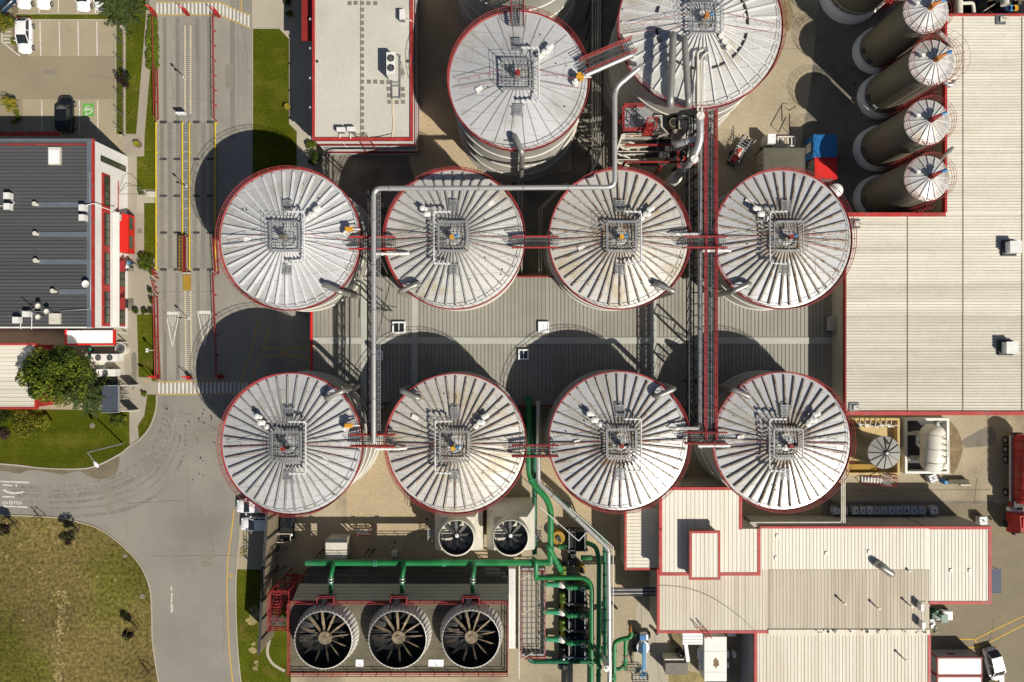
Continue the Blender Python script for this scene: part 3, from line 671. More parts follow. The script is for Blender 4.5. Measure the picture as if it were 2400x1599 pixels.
# wide corrugated silo cut by the top edge
t = thing('wide_silo', 'wide corrugated silo with a tall white concrete foot at the top edge', 'silo', (*W(1992, -17, 0).xy, 0))
q = MB(); q.lathe((0, 0, 0), [(4.15, 0), (4.15, 1.9), (3.95, 2.0), (3.85, 2.0)], 64); q.build('plinth', 'silo_plinth', t, True)
prof = [(3.8 + (.04 if i % 2 else 0), 2.0 + 10 * i / 160) for i in range(161)]
q = MB(); q.lathe((0, 0, 0), prof + [(3.8, 12), (.001, 13.2)], 64); q.build('wall', 'silo_wall', t, True)
q = MB(); q.ring((0, 0, 2.9), 4.05, .04, 56, 5)
for i in range(28):
    a = i * 6.283 / 28; q.tube([(4.05 * math.cos(a), 4.05 * math.sin(a), 2), (4.05 * math.cos(a), 4.05 * math.sin(a), 2.9)], .03, 4)
q.build('foot_rail', 'panel_white', t, True)
q = MB(); q.bar((3.2, -2.9, 2), (4.6, -1.6, 2), .8, .1); 
for zz in (3.2, 4.4, 5.6, 6.8, 8): q.bar((3.2, -2.9, zz), (4.6, -1.6, zz), .7, .06)
for p in ((3.2, -2.9), (4.6, -1.6), (3.6, -3.3), (5, -2)): q.tube([(*p, 0), (*p, 8.5)], .06, 5)
for k in range(5): q.tube([(3.4, -3.1, 1.5 + k * 1.2), (4.8, -1.8, 2.7 + k * 1.2)], .05, 4)
q.build('stair_tower', 'rust_red', t, True)

# ---------------------------------------------------------------- bridges between the tanks
def bridge(p0, p1, z, wd, label, railm='red_rail', trussed=False):
    a, b = W(*p0, z), W(*p1, z); d = (b - a).normalized(); n = Vector((-d.y, d.x, 0)); L = (b - a).length
    t = thing('footbridge', label, 'footbridge', (*((a + b) / 2).xy, 0), 'red railed footbridges')
    g = MB(); k = int(L / .22)
    for i in range(k + 1): p = a + d * (L * i / k); g.bar(p - n * wd / 2, p + n * wd / 2, .06, .05)
    for s_ in (-1, -.33, .33, 1): g.bar(a + n * wd / 2 * s_, b + n * wd / 2 * s_, .07, .1 if abs(s_) < 1 else .2)
    g.build('deck', 'grating', t)
    for s_ in (-1, 1):
        r = MB(); e = n * (wd / 2 + .06) * s_; rail_line(r, [a + e, b + e], tr=.038, step=.9, mids=(.35, .7)); r.bar(a + e + Vector((0, 0, .1)), b + e + Vector((0, 0, .1)), .08, .22); r.build('railing', railm, t)
    return t
bridge((820, 571), (927, 571), 12.6, 1.2, 'curved red footbridge beside the silver pipe, left in the north row', 'red')
bridge((1200, 569), (1308, 569), 12.6, 1.1, 'short red footbridge over the dark gap in the north row')
bridge((1600, 569), (1700, 569), 12.6, 1.1, 'red footbridge crossing under the long north-south gangway, north row')
bridge((823, 1031), (928, 1031), 12.6, 1.2, 'red footbridge at the lower end of the silver pipe, south row', 'red')
bridge((1200, 1055), (1308, 1055), 12.6, 1.1, 'red footbridge over the green riser pipes in the south row')
bridge((1602, 1025), (1700, 1025), 12.6, 1.1, 'red footbridge at the lower end of the long gangway, south row')
bridge((1364, 159), (1484, 108), 15.3, 1.35, 'sloping wide red footbridge joining the two tall tanks', 'red_rail')
bridge((1213, -60), (1213, 62), 15.3, 1.2, 'red footbridge entering from the top edge over the smooth roof')
# long north-south gangway with lattice deck
z = 12.4; t = thing('long_gangway', 'long straight red gangway running from process platform to south tanks', 'gangway', (*W(1663, 650, z).xy, 0))
a, b = W(1663, 250, z), W(1663, 1030, z)
g = MB(); hw = .48; L = a.y - b.y; k = int(L / .8)
for i in range(k + 1):
    y = a.y - L * i / k; g.bar((a.x - hw, y, z), (a.x + hw, y, z), .08, .08)
    if i < k: g.bar((a.x - hw * (1 if i % 2 else -1), y, z - .1), (a.x + hw * (1 if i % 2 else -1), y - L / k, z - .1), .07, .07)
for x in (-hw, -.15, .15, hw): g.bar((a.x + x, a.y, z), (a.x + x, b.y, z), .1, .1)
for x in range(-4, 5): g.bar((a.x + x * .11, a.y, z - .05), (a.x + x * .11, b.y, z - .05), .04, .04)
g.build('deck', 'galv_dark', t)
for s_ in (-1, 1):
    r = MB(); x = a.x + s_ * (hw + .1); rail_line(r, [(x, a.y, z), (x, b.y, z)], tr=.045, step=1.2, mids=(.4, .75))
    r.bar((x, a.y, z + .1), (x, b.y, z + .1), .1, .1); r.build('railing', 'red_rail', t)
tr = MB(); x0 = a.x - 2.05; x1 = a.x - 1.55
for zz in (z - .9, z - 2.1):
    for x in (x0, x1): tr.bar((x, a.y, zz), (x, b.y, zz), .12, .12)
for i in range(int(L / 1.3)):
    y = a.y - 1.3 * i; tr.bar((x0, y, z - .9), (x1, y, z - .9), .07, .07); tr.bar((x0, y, z - .9), (x0, y - 1.3, z - 2.1), .07, .07); tr.bar((x0, y, z - .9), (x1, y - 1.3, z - .9), .06, .06); tr.bar((x0, y, z - 2.1), (x1 + 2, y, z - .3), .07, .07)
    tr.bar((x1, y, z - .9), (a.x, y, z - .3), .1, .1)
tr.build('truss', 'dark_steel', t)
for y in (300, 480, 640, 800, 900, 1005):
    tw = MB(); c = W(1655, y, z - 1)
    for dx in (-.9, .6):
        tw.bar((c.x + dx, c.y, 0), (c.x + dx, c.y, z - .9), .2, .2, up=Vector((1, 0, 0)))
    for k in range(6): tw.bar((c.x - .9, c.y, 1.5 + k * 1.7), (c.x + .6, c.y, 1.5 + (k + 1) * 1.7), .09, .09) if k % 2 else tw.bar((c.x + .6, c.y, 1.5 + k * 1.7), (c.x - .9, c.y, 1.5 + (k + 1) * 1.7), .09, .09)
    tw.build('trestle', 'dark_steel', t)
# ---------------------------------------------------------------- buildings
def rib_roof(x0, y0, x1, y1, z, roofm, ribm, dirn, sp, root, name='roof', th=.22, rw=.04, rh=.045, slope=0.):
    """metal sheet roof with standing ribs; pixel rectangle at height z; slope lowers the south/east end"""
    a, b = W(x0, y0, z), W(x1, y1, z); m = MB(); X0, X1, Y0, Y1 = a.x, b.x, b.y, a.y
    m.box(X0, X1, Y0, Y1, z - th, z)
    if dirn == 'v':
        n = int((X1 - X0) / sp)
        for i in range(1, n + 1):
            x = X0 + sp * (i - .5); m.add([(x - rw, Y0 + .02, z), (x - rw * .5, Y0 + .02, z + rh), (x + rw * .5, Y0 + .02, z + rh), (x + rw, Y0 + .02, z), (x - rw, Y1 - .02, z), (x - rw * .5, Y1 - .02, z + rh), (x + rw * .5, Y1 - .02, z + rh), (x + rw, Y1 - .02, z)], [(0, 3, 2, 1), (4, 5, 6, 7), (0, 1, 5, 4), (1, 2, 6, 5), (2, 3, 7, 6)], 1)
    else:
        n = int((Y1 - Y0) / sp)
        for i in range(1, n + 1):
            y = Y0 + sp * (i - .5); m.add([(X0 + .02, y - rw, z), (X0 + .02, y - rw * .5, z + rh), (X0 + .02, y + rw * .5, z + rh), (X0 + .02, y + rw, z), (X1 - .02, y - rw, z), (X1 - .02, y - rw * .5, z + rh), (X1 - .02, y + rw * .5, z + rh), (X1 - .02, y + rw, z)], [(0, 1, 2, 3), (4, 7, 6, 5), (0, 4, 5, 1), (1, 5, 6, 2), (2, 6, 7, 3)], 1)
    return m.build(name, [roofm, ribm], root)
def walls(x0, y0, x1, y1, z, wallm, root, z0=0, inset=.12, rib=None, name='wall'):
    a, b = W(x0, y0, z), W(x1, y1, z); m = MB(); X0, X1, Y0, Y1 = a.x + inset, b.x - inset, b.y + inset, a.y - inset
    m.box(X0, X1, Y0, Y1, z0, z - .23)
    if rib:      # horizontal cladding ribs
        n = int((z - .3 - z0) / rib)
        for i in range(n):
            zz = z0 + .2 + i * rib; m.box(X0 - .03, X1 + .03, Y0 - .03, Y1 + .03, zz, zz + .06)
    return m.build(name, wallm, root)
def trim(x0, y0, x1, y1, z, sides, wd, root, mat='red', hh=.45, over=.06, name='eave_trim', top=.1):
    a, b = W(x0, y0, z), W(x1, y1, z); m = MB(); X0, X1, Y0, Y1 = a.x, b.x, b.y, a.y
    if 'l' in sides: m.box(X0 - over, X0 + wd, Y0 - over, Y1 + over, z - hh, z + top)
    if 'r' in sides: m.box(X1 - wd, X1 + over, Y0 - over, Y1 + over, z - hh, z + top)
    if 't' in sides: m.box(X0 + .003, X1 - .003, Y1 - wd, Y1 + over - .003, z - hh - .003, z + top + .003)
    if 'b' in sides: m.box(X0 + .003, X1 - .003, Y0 - over + .003, Y0 + wd, z - hh - .003, z + top + .003)
    return m.build(name, mat, root)
def bthing(name, label, cat, x0, y0, x1, y1, z, group=None):
    c = W((x0 + x1) / 2, (y0 + y1) / 2, z); return thing(name, label, cat, (c.x, c.y, 0), group)

# --- office building, left edge
zo = 7.7; t = bthing('office_building', 'white and red office block with dark ribbed roof and red bay window', 'building', -200, 325, 216, 770, zo)
rib_roof(-300, 326, 210, 768, zo, 'roof_dark', 'roof_dark', 'h', .42, t, rw=.06, rh=.1)
walls(-300, 326, 216, 768, zo, 'wall_white', t, inset=.05)
q = MB(); a, b = W(-300, 326, zo), W(216, 768, zo)
q.box(b.x - .55, b.x, b.y, a.y, zo - .2, zo + .18); q.box(a.x, b.x - .56, a.y - .35, a.y, zo - .2, zo + .16); q.build('parapet', 'roof_dark_flash', t)
q = MB(); q.box(b.x - .02, b.x + .16, b.y - .02, a.y + .02, zo - .3, zo + .12); q.box(a.x, b.x - .57, a.y - .72, a.y - .6, zo, zo + .1); q.build('eave_trim', 'red', t)
q = MB(); q.box(a.x, b.x, b.y - .08, b.y + .1, zo - .2, zo + .12); q.build('gutter', 'panel_white', t)
fx = b.x + .0
def wy(py, z): return W(0, py, z).y
# red window bands on the east wall
q = MB(); q.box(fx - .04, fx + .05, wy(765, 5), wy(408, 5), 4.05, 5.75); q.build('window_band', 'red', t)
q = MB(); q.box(fx - .04, fx + .05, wy(765, 2), wy(606, 2), .75, 2.35); q.build('window_band', 'red', t)
for y0, y1 in ((412, 483), (500, 576), (592, 668), (684, 757)):
    f = MB(); f.box(fx, fx + .09, wy(y1, 5), wy(y0, 5), 4.2, 5.3); f = f.build('window', 'black', t)
    g = MB(); n = 4; Y0, Y1 = wy(y1, 5), wy(y0, 5)
    for i in range(n): g.box(fx + .08, fx + .11, Y0 + (Y1 - Y0) * (i + .06) / n, Y0 + (Y1 - Y0) * (i + .94) / n, 4.28, 5.22, 0)
    g.build('pane', 'glass_green', f)
for y0, y1 in ((637, 672), (727, 759)):
    f = MB(); f.box(fx, fx + .1, wy(y1, 1.5), wy(y0, 1.5), .9, 2.2); f = f.build('window', 'black', t)
    g = MB(); Y0, Y1 = wy(y1, 1.5), wy(y0, 1.5)
    for i in range(2): g.box(fx + .09, fx + .12, Y0 + (Y1 - Y0) * (i + .06) / 2, Y0 + (Y1 - Y0) * (i + .94) / 2, 1.0, 2.1)
    g.build('pane', 'glass_green', f)
for y0, y1 in ((610, 637), (698, 725)):
    f = MB(); f.box(fx + .05, fx + .95, wy(y1, 2.4), wy(y0, 2.4), 2.25, 2.45); f.build('entrance_canopy', 'red_rail', t)
    f = MB(); f.box(fx, fx + .06, wy(y1, 1.2) + .2, wy(y0, 1.2) - .2, 0, 2.15); f.build('door', 'glass', t)
f = MB(); f.box(fx, fx + .08, wy(386, 3) - .35, wy(386, 3) + .35, .6, 6.0); f = f.build('window', 'black', t)
g = MB()
for i in range(3): g.box(fx + .07, fx + .1, wy(386, 3) - .28, wy(386, 3) + .28, .7 + i * 1.78, 2.35 + i * 1.78)
g.build('pane', 'glass_green', f)
# red bay with sloping top and two windows
f = MB(); Y0, Y1 = wy(592, 2), wy(503, 2); X1 = fx + 1.15
f.add([(fx, Y0, .5), (X1, Y0, .5), (X1, Y0, 2.1), (fx + .55, Y0, 3.0), (fx, Y0, 3.0), (fx, Y1, .5), (X1, Y1, .5), (X1, Y1, 2.1), (fx + .55, Y1, 3.0), (fx, Y1, 3.0)], [(0, 1, 2, 3, 4), (9, 8, 7, 6, 5), (1, 6, 7, 2), (2, 7, 8, 3), (3, 8, 9, 4), (0, 5, 6, 1)])
bay = f.build('bay_window', 'red_bright', t)
f = MB()
for k in range(1, 4): f.box(fx + .02, X1 + .02, Y0 + (Y1 - Y0) * k / 4 - .03, Y0 + (Y1 - Y0) * k / 4 + .03, .6, 1.0)
f.build('panel_joint', 'rust_red', bay)
for k in (0, 1):
    y = Y0 + (Y1 - Y0) * (.12 + .5 * k); f = MB(); f.box(X1 - .01, X1 + .05, y, y + 1.55, 1.0, 1.8); f.build('pane', 'glass_green', bay)
f = MB(); f.cbox((fx + .5, Y1 - .6, 3.0), .7, .8, .35); f.build('flood_light', 'panel_bone', bay)
f = MB(); f.box(fx + .05, fx + .9, wy(766, 4), wy(500, 4) + .2, 3.55, 3.6); f.build('ledge', 'panel_white', t)
f = MB(); f.tube([(fx + .1, wy(452, 3), 2.4), (fx + 1.5, wy(430, 3), 3.2), (fx + 2.6, wy(434, 3), 3.2), (fx + 3.5, wy(452, 3), 2.4)], .04, 5); f.tube([(fx + .1, wy(452, 3), 2.4), (fx + 3.5, wy(453, 3), 2.4)], .03, 5); f.build('wall_bracket', 'galv_dark', t)
f = MB(); f.tube([(fx + .1, wy(y, 2.4), 2.4) for y in (425, 470, 520, 600)], .06, 5); f.build('downpipe', 'red', t)
# roof patches, vents and pipes
for y, x0 in ((480, 92), (550, 92), (614, 92), (684, 140)):
    f = MB(); p, p2 = W(x0, y - 6, zo), W(206, y + 6, zo); f.box(p.x, p2.x, p2.y, p.y, zo + .05, zo + .115); f.build('roof_flashing', 'roof_dark_flash', t)
for x, y in ((88, 480), (89, 549), (90, 612), (130, 683)):
    f = MB(); p = W(x, y, zo); f.cyl((p.x, p.y, zo), .22, .55, 14); f.cyl((p.x, p.y, zo + .5), .27, .1, 14); f.build('roof_vent', 'panel_bone', t)
f = MB(); f.tube([W(210, 405, zo + .2), W(212, 560, zo + .2), W(212, 725, zo + .2), W(140, 729, zo + .2)], .05, 5); f.build('roof_cable', 'galv', t)
f = MB(); p, p2 = W(113, 345, zo + .3), W(141, 386, zo + .3); f.box(p.x, p2.x, p2.y, p.y, zo, zo + .32); f.box(p.x + .12, p2.x - .12, p2.y + .12, p.y - .3, zo + .3, zo + .36, 1); f.build('roof_hatch', ['panel_bone', 'tote_white'], t)
f = MB(); p, p2 = W(119, 735, zo), W(144, 760, zo); f.box(p.x, p2.x, p2.y, p.y, zo, zo + .35); f.build('roof_hatch', 'panel_bone', t)
q = MB(); q.box(W(-100, 0, 3.2).x, W(140, 0, 3.2).x, wy(318, 3.2), wy(309, 3.2), 3.0, 3.25); q.build('entrance_canopy', 'red', t)
def ac_box(px, py, z, sx, sy, h, label, fans=0, group=None, ang=0., pipe=None, on=None, nm='air_conditioner', mat='panel_white'):
    p = W(px, py, z); a = thing(nm, label, 'air conditioner', (p.x, p.y, z), group)
    f = MB(); f.cbox((p.x, p.y, z + .1), sx, sy, h, ang); f.build('casing', mat, a)
    f = MB(); ca, sa = math.cos(ang), math.sin(ang)
    for s_ in (-1, 1): f.cbox((p.x - sa * s_ * sy * .35, p.y + ca * s_ * sy * .35, z), sx * .95, .08, .1, ang)
    f.build('foot', 'galv_dark', a)
    if fans:
        for k in range(fans):
            u = (k - (fans - 1) / 2) * (max(sx, sy) / (fans + .3)); long_x = sx > sy
            cx, cy = (p.x + u * ca, p.y + u * sa) if long_x else (p.x - u * sa, p.y + u * ca); r = min(sx, sy) * .38
            f = MB(); f.cyl((cx, cy, z + .1 + h), r, .05, 22); fan = f.build('fan', 'black', a)
            g = MB(); g.cyl((cx, cy, z + .15 + h), r * .28, .04, 12)
            for j in range(5):
                an = j * 1.257; g.bar((cx + r * .2 * math.cos(an), cy + r * .2 * math.sin(an), z + .17 + h), (cx + r * .9 * math.cos(an), cy + r * .9 * math.sin(an), z + .17 + h), .12, .01)
            g.ring((cx, cy, z + .18 + h), r, .03, 24, 4); g.ring((cx, cy, z + .18 + h), r * .6, .012, 24, 4); g.build('fan_guard', 'galv_dark', fan)
    else:
        f = MB(); f.cbox((p.x - sa * (-sy * .5 - .015), p.y - ca * (sy * .5 + .015), z + .2), sx * .8, .03, h * .8, ang); f.build('grille', 'galv_dark', a)
    if pipe:
        f = MB(); f.tube([W(*q_) for q_ in pipe], .05, 6); f.build('pipe', 'panel_white', a)
    return a
zo2 = zo + .1
ac_box(26, 462, zo2, .7, .75, .7, 'upper of two white condenser boxes near the dark roof left edge', pipe=[(28, 470, zo2 + .3), (34, 474, zo2 + .3), (30, 480, zo2 + .3)])
ac_box(26, 487, zo2, .65, .75, .7, 'lower of two white condenser boxes near the dark roof left edge', pipe=[(20, 483, zo2 + .2), (-20, 481, zo2 + .2)])
ac_box(201, 490, zo2, .65, .75, .75, 'upper of two stacked white condensers at the dark roof east edge', pipe=[(201, 482, zo2 + .5), (218, 477, zo2 + .3), (236, 485, zo2 - 1), (272, 497, 4.5)])
ac_box(201, 513, zo2, .65, .75, .75, 'lower of two stacked white condensers at the dark roof east edge')
ac_box(47, 751, zo2, .7, .75, .7, 'white condenser in the dark roof lower left corner', pipe=[(48, 758, zo2 + .2), (49, 772, zo2 + .2)])
ac_box(70, 737, zo2, .75, .7, .7, 'white condenser with hooked pipe, second along the dark roof bottom', pipe=[(62, 735, zo2 + .6), (68, 728, zo2 + .7), (75, 732, zo2 + .5), (74, 772, zo2 + .2)])
for x, y, l in ((90, 718, 'small white dish antenna on the topmost mast arm of the dark roof'), (110, 731, 'small white dish antenna beside the pale roof hatch'), (90, 744, 'small white dish antenna at the lower end of the mast bracket')):
    p = W(x, y, zo + 1.2); a = thing('dish_antenna', l, 'antenna', (p.x, p.y, zo))
    f = MB(); f.lathe((p.x, p.y, zo + 1.1), [(.0001, 0), (.2, .05), (.32, .18)], 18); f.build('dish', 'panel_bone', a)
    f = MB(); f.tube([(p.x, p.y, zo), (p.x, p.y, zo + 1.1)], .04, 6); f.build('mast', 'galv', a)
p = W(88, 731, zo); a = thing('antenna_mast', 'thin branching steel mast between the roof dishes', 'antenna', (p.x, p.y, zo))
f = MB(); f.tube([(p.x, p.y, zo), (p.x, p.y, zo + 2.8)], .06, 6); f.build('pole', 'galv', a)
f = MB(); f.tube([W(90, 718, zo + 1), (p.x, p.y, zo + 1.4), W(110, 731, zo + 1)], .04, 5); f.tube([(p.x, p.y, zo + 1.4), W(90, 744, zo + 1)], .04, 5); f.build('cross_arm', 'galv', a)
# satellite dish at the edge of the roof
p = W(206, 667, zo + .5); a = thing('satellite_dish', 'white satellite dish at the lower east edge of the dark roof', 'satellite dish', (p.x, p.y, zo))
f = MB(); f.lathe((p.x, p.y, zo + .7), [(.0001, 0), (.3, .08), (.45, .24)], 20); f.build('dish', 'panel_white', a)
f = MB(); f.tube([(p.x, p.y, zo), (p.x, p.y, zo + .7)], .05, 6); f.tube([(p.x, p.y, zo + .8), (p.x + .3, p.y - .2, zo + 1.3)], .025, 5); f.build('mast', 'galv', a)
# white porch canopy
zc = 3.2; t = bthing('porch_canopy', 'white ribbed canopy with red edges south of the office block', 'canopy', 155, 774, 268, 808, zc)
rib_roof(156, 775, 266, 806, zc, 'wall_white', 'wall_white', 'v', .5, t, name='canopy_roof', th=.12)
trim(154, 774, 268, 808, zc, 'lrb', .14, t, 'red_bright', .3)
q = MB()
for x, y in ((160, 780), (264, 780), (160, 803), (264, 803)): p = W(x, y, zc); q.box(p.x - .06, p.x + .06, p.y - .06, p.y + .06, 0, zc - .12)
q.build('post', 'panel_white', t)
# low building under the tree
zl = 3.6; t = bthing('annex_building', 'low annex with beige ribbed roof and red eaves beside the big tree', 'building', -120, 806, 85, 958, zl)
walls(-200, 806, 84, 957, zl, 'red', t); rib_roof(-200, 807, 84, 956, zl, 'roof_beige_h', 'rib_beige', 'h', .5, t); trim(-200, 806, 85, 958, zl, 'trb', .17, t, 'red', .4)
q = MB(); p, p2 = W(58, 819, zl), W(78, 832, zl); q.box(p.x, p2.x, p2.y, p.y, zl + .1, zl + .16); q.build('roof_patch', 'panel_white', t)
# ground air conditioners
q = MB(); q.sheet(poly_s([(228, 830), (292, 830), (292, 885), (228, 885)]), .03); struct('equipment_pad', q, 'concrete_pale')
ac_box(259, 838, .05, 3.4, .95, 1.3, 'long white twin fan chiller on the pad by the porch', 2)
ac_box(261, 873, .05, 2.5, .9, 1.2, 'white single fan chiller nearest the bicycle shelter', 1)
p = G(291, 818); a = thing('round_fan_unit', 'round white ventilator drum beside the porch canopy', 'ventilator', (p.x, p.y, 0)); f = MB(); f.cyl((p.x, p.y, 0), .75, .8, 28); f.build('drum', 'panel_bone', a); f = MB(); f.cyl((p.x, p.y, .8), .55, .05, 24); f.build('fan', 'dark_steel', a); f = MB(); f.ring((p.x, p.y, .88), .58, .04, 28, 5); f.ring((p.x, p.y, .88), .35, .025, 28, 5); f.build('fan_guard', 'galv', a)
p = G(238, 852); a = thing('equipment_cabinet', 'low white cabinet left of the twin fan chiller', 'cabinet', (p.x, p.y, 0)); f = MB(); f.cbox((p.x, p.y, 0), 1.2, 1.6, .5); f.build('casing', 'panel_white', a); f = MB(); f.cbox((p.x, p.y, .5), 1.25, 1.65, .05); f.build('lid', 'panel_bone', a)
for x, y, l in ((217, 820, 'small green round bin nearest the porch canopy'), (219, 837, 'small green round bin left of the twin fan chiller')):
    p = G(x, y); a = thing('rubbish_bin', l, 'bin', (p.x, p.y, 0)); f = MB(); f.cyl((p.x, p.y, 0), .2, .7, 12, r2=.25); f.build('bin_body', 'green_dark', a); f = MB(); f.cyl((p.x, p.y, .7), .27, .06, 12); f.build('lid', 'green_teal', a)
# bicycle shelter
zs = 2.4; t = bthing('bicycle_shelter', 'blue grey ribbed bicycle shelter roof beside the conifer', 'bicycle shelter', 238, 903, 278, 967, zs)
rib_roof(239, 904, 277, 966, zs, 'canopy_blue', 'canopy_blue', 'h', .25, t, name='shelter_roof', th=.08, rw=.05, rh=.06)
q = MB(); p, p2 = W(239, 904, zs), W(278, 967, zs); q.box(p.x, p2.x, p2.y - .04, p2.y + .04, zs - .2, zs + .1); q.box(p.x, p2.x, p.y - .04, p.y + .04, zs - .2, zs + .1); q.box(p2.x - .04, p2.x + .04, p2.y, p.y, zs - .2, zs + .08); q.build('roof_edge', 'galv', t)
for y in (905, 965):
    q = MB(); p = W(277, y, zs); q.box(p.x, p.x + 1.4, p.y - .05, p.y + .05, 0, 1.9); q.build('side_panel', 'panel_white', t)
for y in (915, 928, 941, 954):
    q = MB(); p = G(284, y); q.tube([(p.x, p.y, 0), (p.x, p.y, .7), (p.x + .5, p.y, .7), (p.x + .5, p.y, 0)], .03, 6); q.build('bicycle_hoop', 'galv', t)
def bicycle(px, py, ang, label, mat):
    p = G(px, py); b = thing('bicycle', label, 'bicycle', (p.x, p.y, 0), 'bicycles parked at the shelter')
    wz = .34
    for s_ in (-.52, .52):
        q = MB(); pts = [(s_ + wz * math.cos(k * .3307), 0, wz + wz * math.sin(k * .3307)) for k in range(19)]; q.tube(pts, .028, 5, closed=True)
        for k in range(6): q.tube([(s_, 0, wz), (s_ + wz * math.cos(k * 1.047), 0, wz + wz * math.sin(k * 1.047))], .008, 3)
        q.build('wheel', 'tyre', b, True)
    q = MB(); fr = [(-.52, 0, wz), (-.1, 0, .32), (.38, 0, .72), (-.22, 0, .78), (-.1, 0, .32)]; q.tube(fr, .03, 5); q.tube([(-.52, 0, wz), (-.22, 0, .78), (-.25, 0, .92)], .025, 5); q.tube([(.52, 0, wz), (.38, 0, .72), (.36, 0, .98)], .025, 5); q.build('frame', mat, b, True)
    q = MB(); q.tube([(.3, -.28, 1.0), (.38, 0, .98), (.3, .28, 1.0)], .025, 5); q.build('handlebar', 'black', b, True)
    q = MB(); q.cbox((-.27, 0, .92), .28, .16, .06); q.build('saddle', 'black', b, True)
    b.rotation_euler.z = ang
bicycle(291, 907, .1, 'rust red bicycle topmost in front of the shelter', 'rust_red'); bicycle(288, 921, -.08, 'dark bicycle in the middle of the shelter rack', 'dark_steel'); bicycle(291, 937, .05, 'black bicycle nearest the lower shelter panel', 'black')

# --- flat roofed beige building with red trim
zb = 7.2; t = bthing('flat_roof_building', 'beige flat roofed building with red parapet and white striped walls', 'building', 733, -60, 967, 325, zb)
a, b = W(733, -150, zb), W(967, 329, zb)
q = MB(); q.box(a.x + .1, b.x - .1, b.y + .1, a.y, 0, zb - .1); q.build('wall', 'wall_white', t)
q = MB(); q.box(a.x + .25, b.x - .25, b.y + .25, a.y, zb - .12, zb - .02); q.build('roof', 'flat_roof', t)
q = MB(); q.box(a.x, a.x + .27, b.y, a.y, zb - .4, zb + .2); q.box(b.x - .27, b.x, b.y, a.y, zb - .4, zb + .2); q.box(a.x + .26, b.x - .26, b.y, b.y + .27, zb - .4, zb + .2); q.build('parapet', 'red', t)
for z0, z1, m in ((4.6, 5.4, 'rust_red'), (1.2, 2.0, 'rust_red')):
    q = MB(); q.box(a.x + .07, b.x - .07, b.y + .06, a.y, z0, z1); q.build('wall_stripe', m, t)
for z0, z1 in ((3.1, 4.2), (.2, .9)):
    q = MB(); q.box(a.x + .3, b.x - .065, b.y + .062, a.y - .3, z0, z1); q.build('wall_stripe', 'wall_grey', t)
q = MB(); q.box(a.x - 1.7, a.x, wy(85, zb), a.y, zb - 1.4, zb - 1.2); q.build('side_canopy', 'rust_red', t)
for y in (41, 110, 180, 249, 319):
    q = MB(); q.box(a.x - .5, a.x - .02, wy(y, zb) - .12, wy(y, zb) + .12, zb - .5, zb - .38); q.build('wall_lamp', 'tote_white', t)
pads = [(849, y) for y in range(8, 320, 0 + 16)][:21]
pads = [(849, 8 + 15.35 * i) for i in range(21)] + [(820, 8), (834, 7), (864, 8), (880, 8), (865, 192), (880, 192), (896, 193), (911, 193), (911, 209), (912, 224), (913, 239), (930, 240), (945, 239), (945, 224), (944, 209), (911, 176), (911, 160), (910, 147), (910, 134)]
base = None
for x, y in pads:
    p = W(x, y, zb)
    if base is None: q = MB(); q.box(p.x - .22, p.x + .22, p.y - .22, p.y + .22, zb - .021, zb + .05); base = q.build('paving_slab', 'slab_pad', t); bp = p
    else: link_copy(base, t, loc=(p.x - bp.x, p.y - bp.y, 0))
q = MB(); q.tube([W(921, 232, zb + .05), W(920, 262, zb + .05), W(922, 290, zb + .05), W(919, 322, zb + .05)], .06, 6); q.build('roof_cable', 'stud', t)
q = MB(); q.tube([W(868, 322, zb + .05), W(890, 320, zb + .05), W(919, 313, zb + .05)], .035, 5); q.build('roof_cable', 'dark_steel', t)
q = MB(); p, p2 = W(845, 0, zb), W(846, 322, zb); q.box(p.x, p.x + .06, p2.y, p.y + 8, zb - .02, zb + .03); q.build('roof_seam', 'slab_pad', t)
for x, y in ((743, 144), (955, 144)):
    q = MB(); p = W(x, y, zb); q.cyl((p.x, p.y, zb - .03), .18, .06, 14); q.build('roof_drain', 'dark_steel', t)
q = MB()
for x in (832, 858):     # red roof ladder over the south parapet
    q.tube([W(x, 312, zb), W(x + 2, 318, zb + 1.1), W(x + 22, 345, zb - 1.5), W(x + 27, 362, 1)], .05, 5)
for k in range(16):
    f = k / 15; z = zb + 1 - f * 6; q.tube([W(836 + 26 * f, 322 + 32 * f, z), W(862 + 23 * f, 322 + 32 * f, z)], .04, 4)
q.build('roof_ladder', 'red_rail', t)
ac_box(923, 164, zb, 1.05, 2.6, 1.9, 'tall white twin fan unit on the beige flat roof', 2)
q = MB(); p, p2 = W(919, 130, zb + .3), W(938, 231, zb + .3); fr = thing('pipe_rack', 'grey steel frame of pipes around the roof twin fan unit', 'pipe rack', (p.x, p.y, zb))
for x in (p.x, p2.x): q.bar((x, p2.y, zb + .25), (x, p.y, zb + .25), .1, .1)
for y in (231, 204, 196, 150, 132): q.bar((p.x, W(0, y, zb).y, zb + .25), (p2.x, W(0, y, zb).y, zb + .25), .1, .1)
for x in (p.x, p2.x):
    for y in (p.y, p2.y): q.bar((x, y, zb), (x, y, zb + .25), .1, .1, up=Vector((1, 0, 0)))
q.build('rail', 'galv', fr)
q = MB()
for k in range(5): q.tube([W(940 + k * 2, 145 + 6 * k, zb + .5), W(944 + k, 160 + 4 * k, zb + .7), W(940 + k, 185, zb + .3)], .05, 5)
q.build('pipe', 'steel_dull', fr)
ac_box(946, 42, zb, .7, 1.2, .8, 'white condenser at the right parapet of the flat roof', pipe=[(950, 48, zb + .5), (960, 47, zb + .7), (966, 50, zb + .2)])
ac_box(803, 309, zb, 1.0, .55, .8, 'left one of two white condensers at the south parapet', pipe=[(797, 314, zb + .3), (796, 322, zb + .4), (812, 346, 4)])
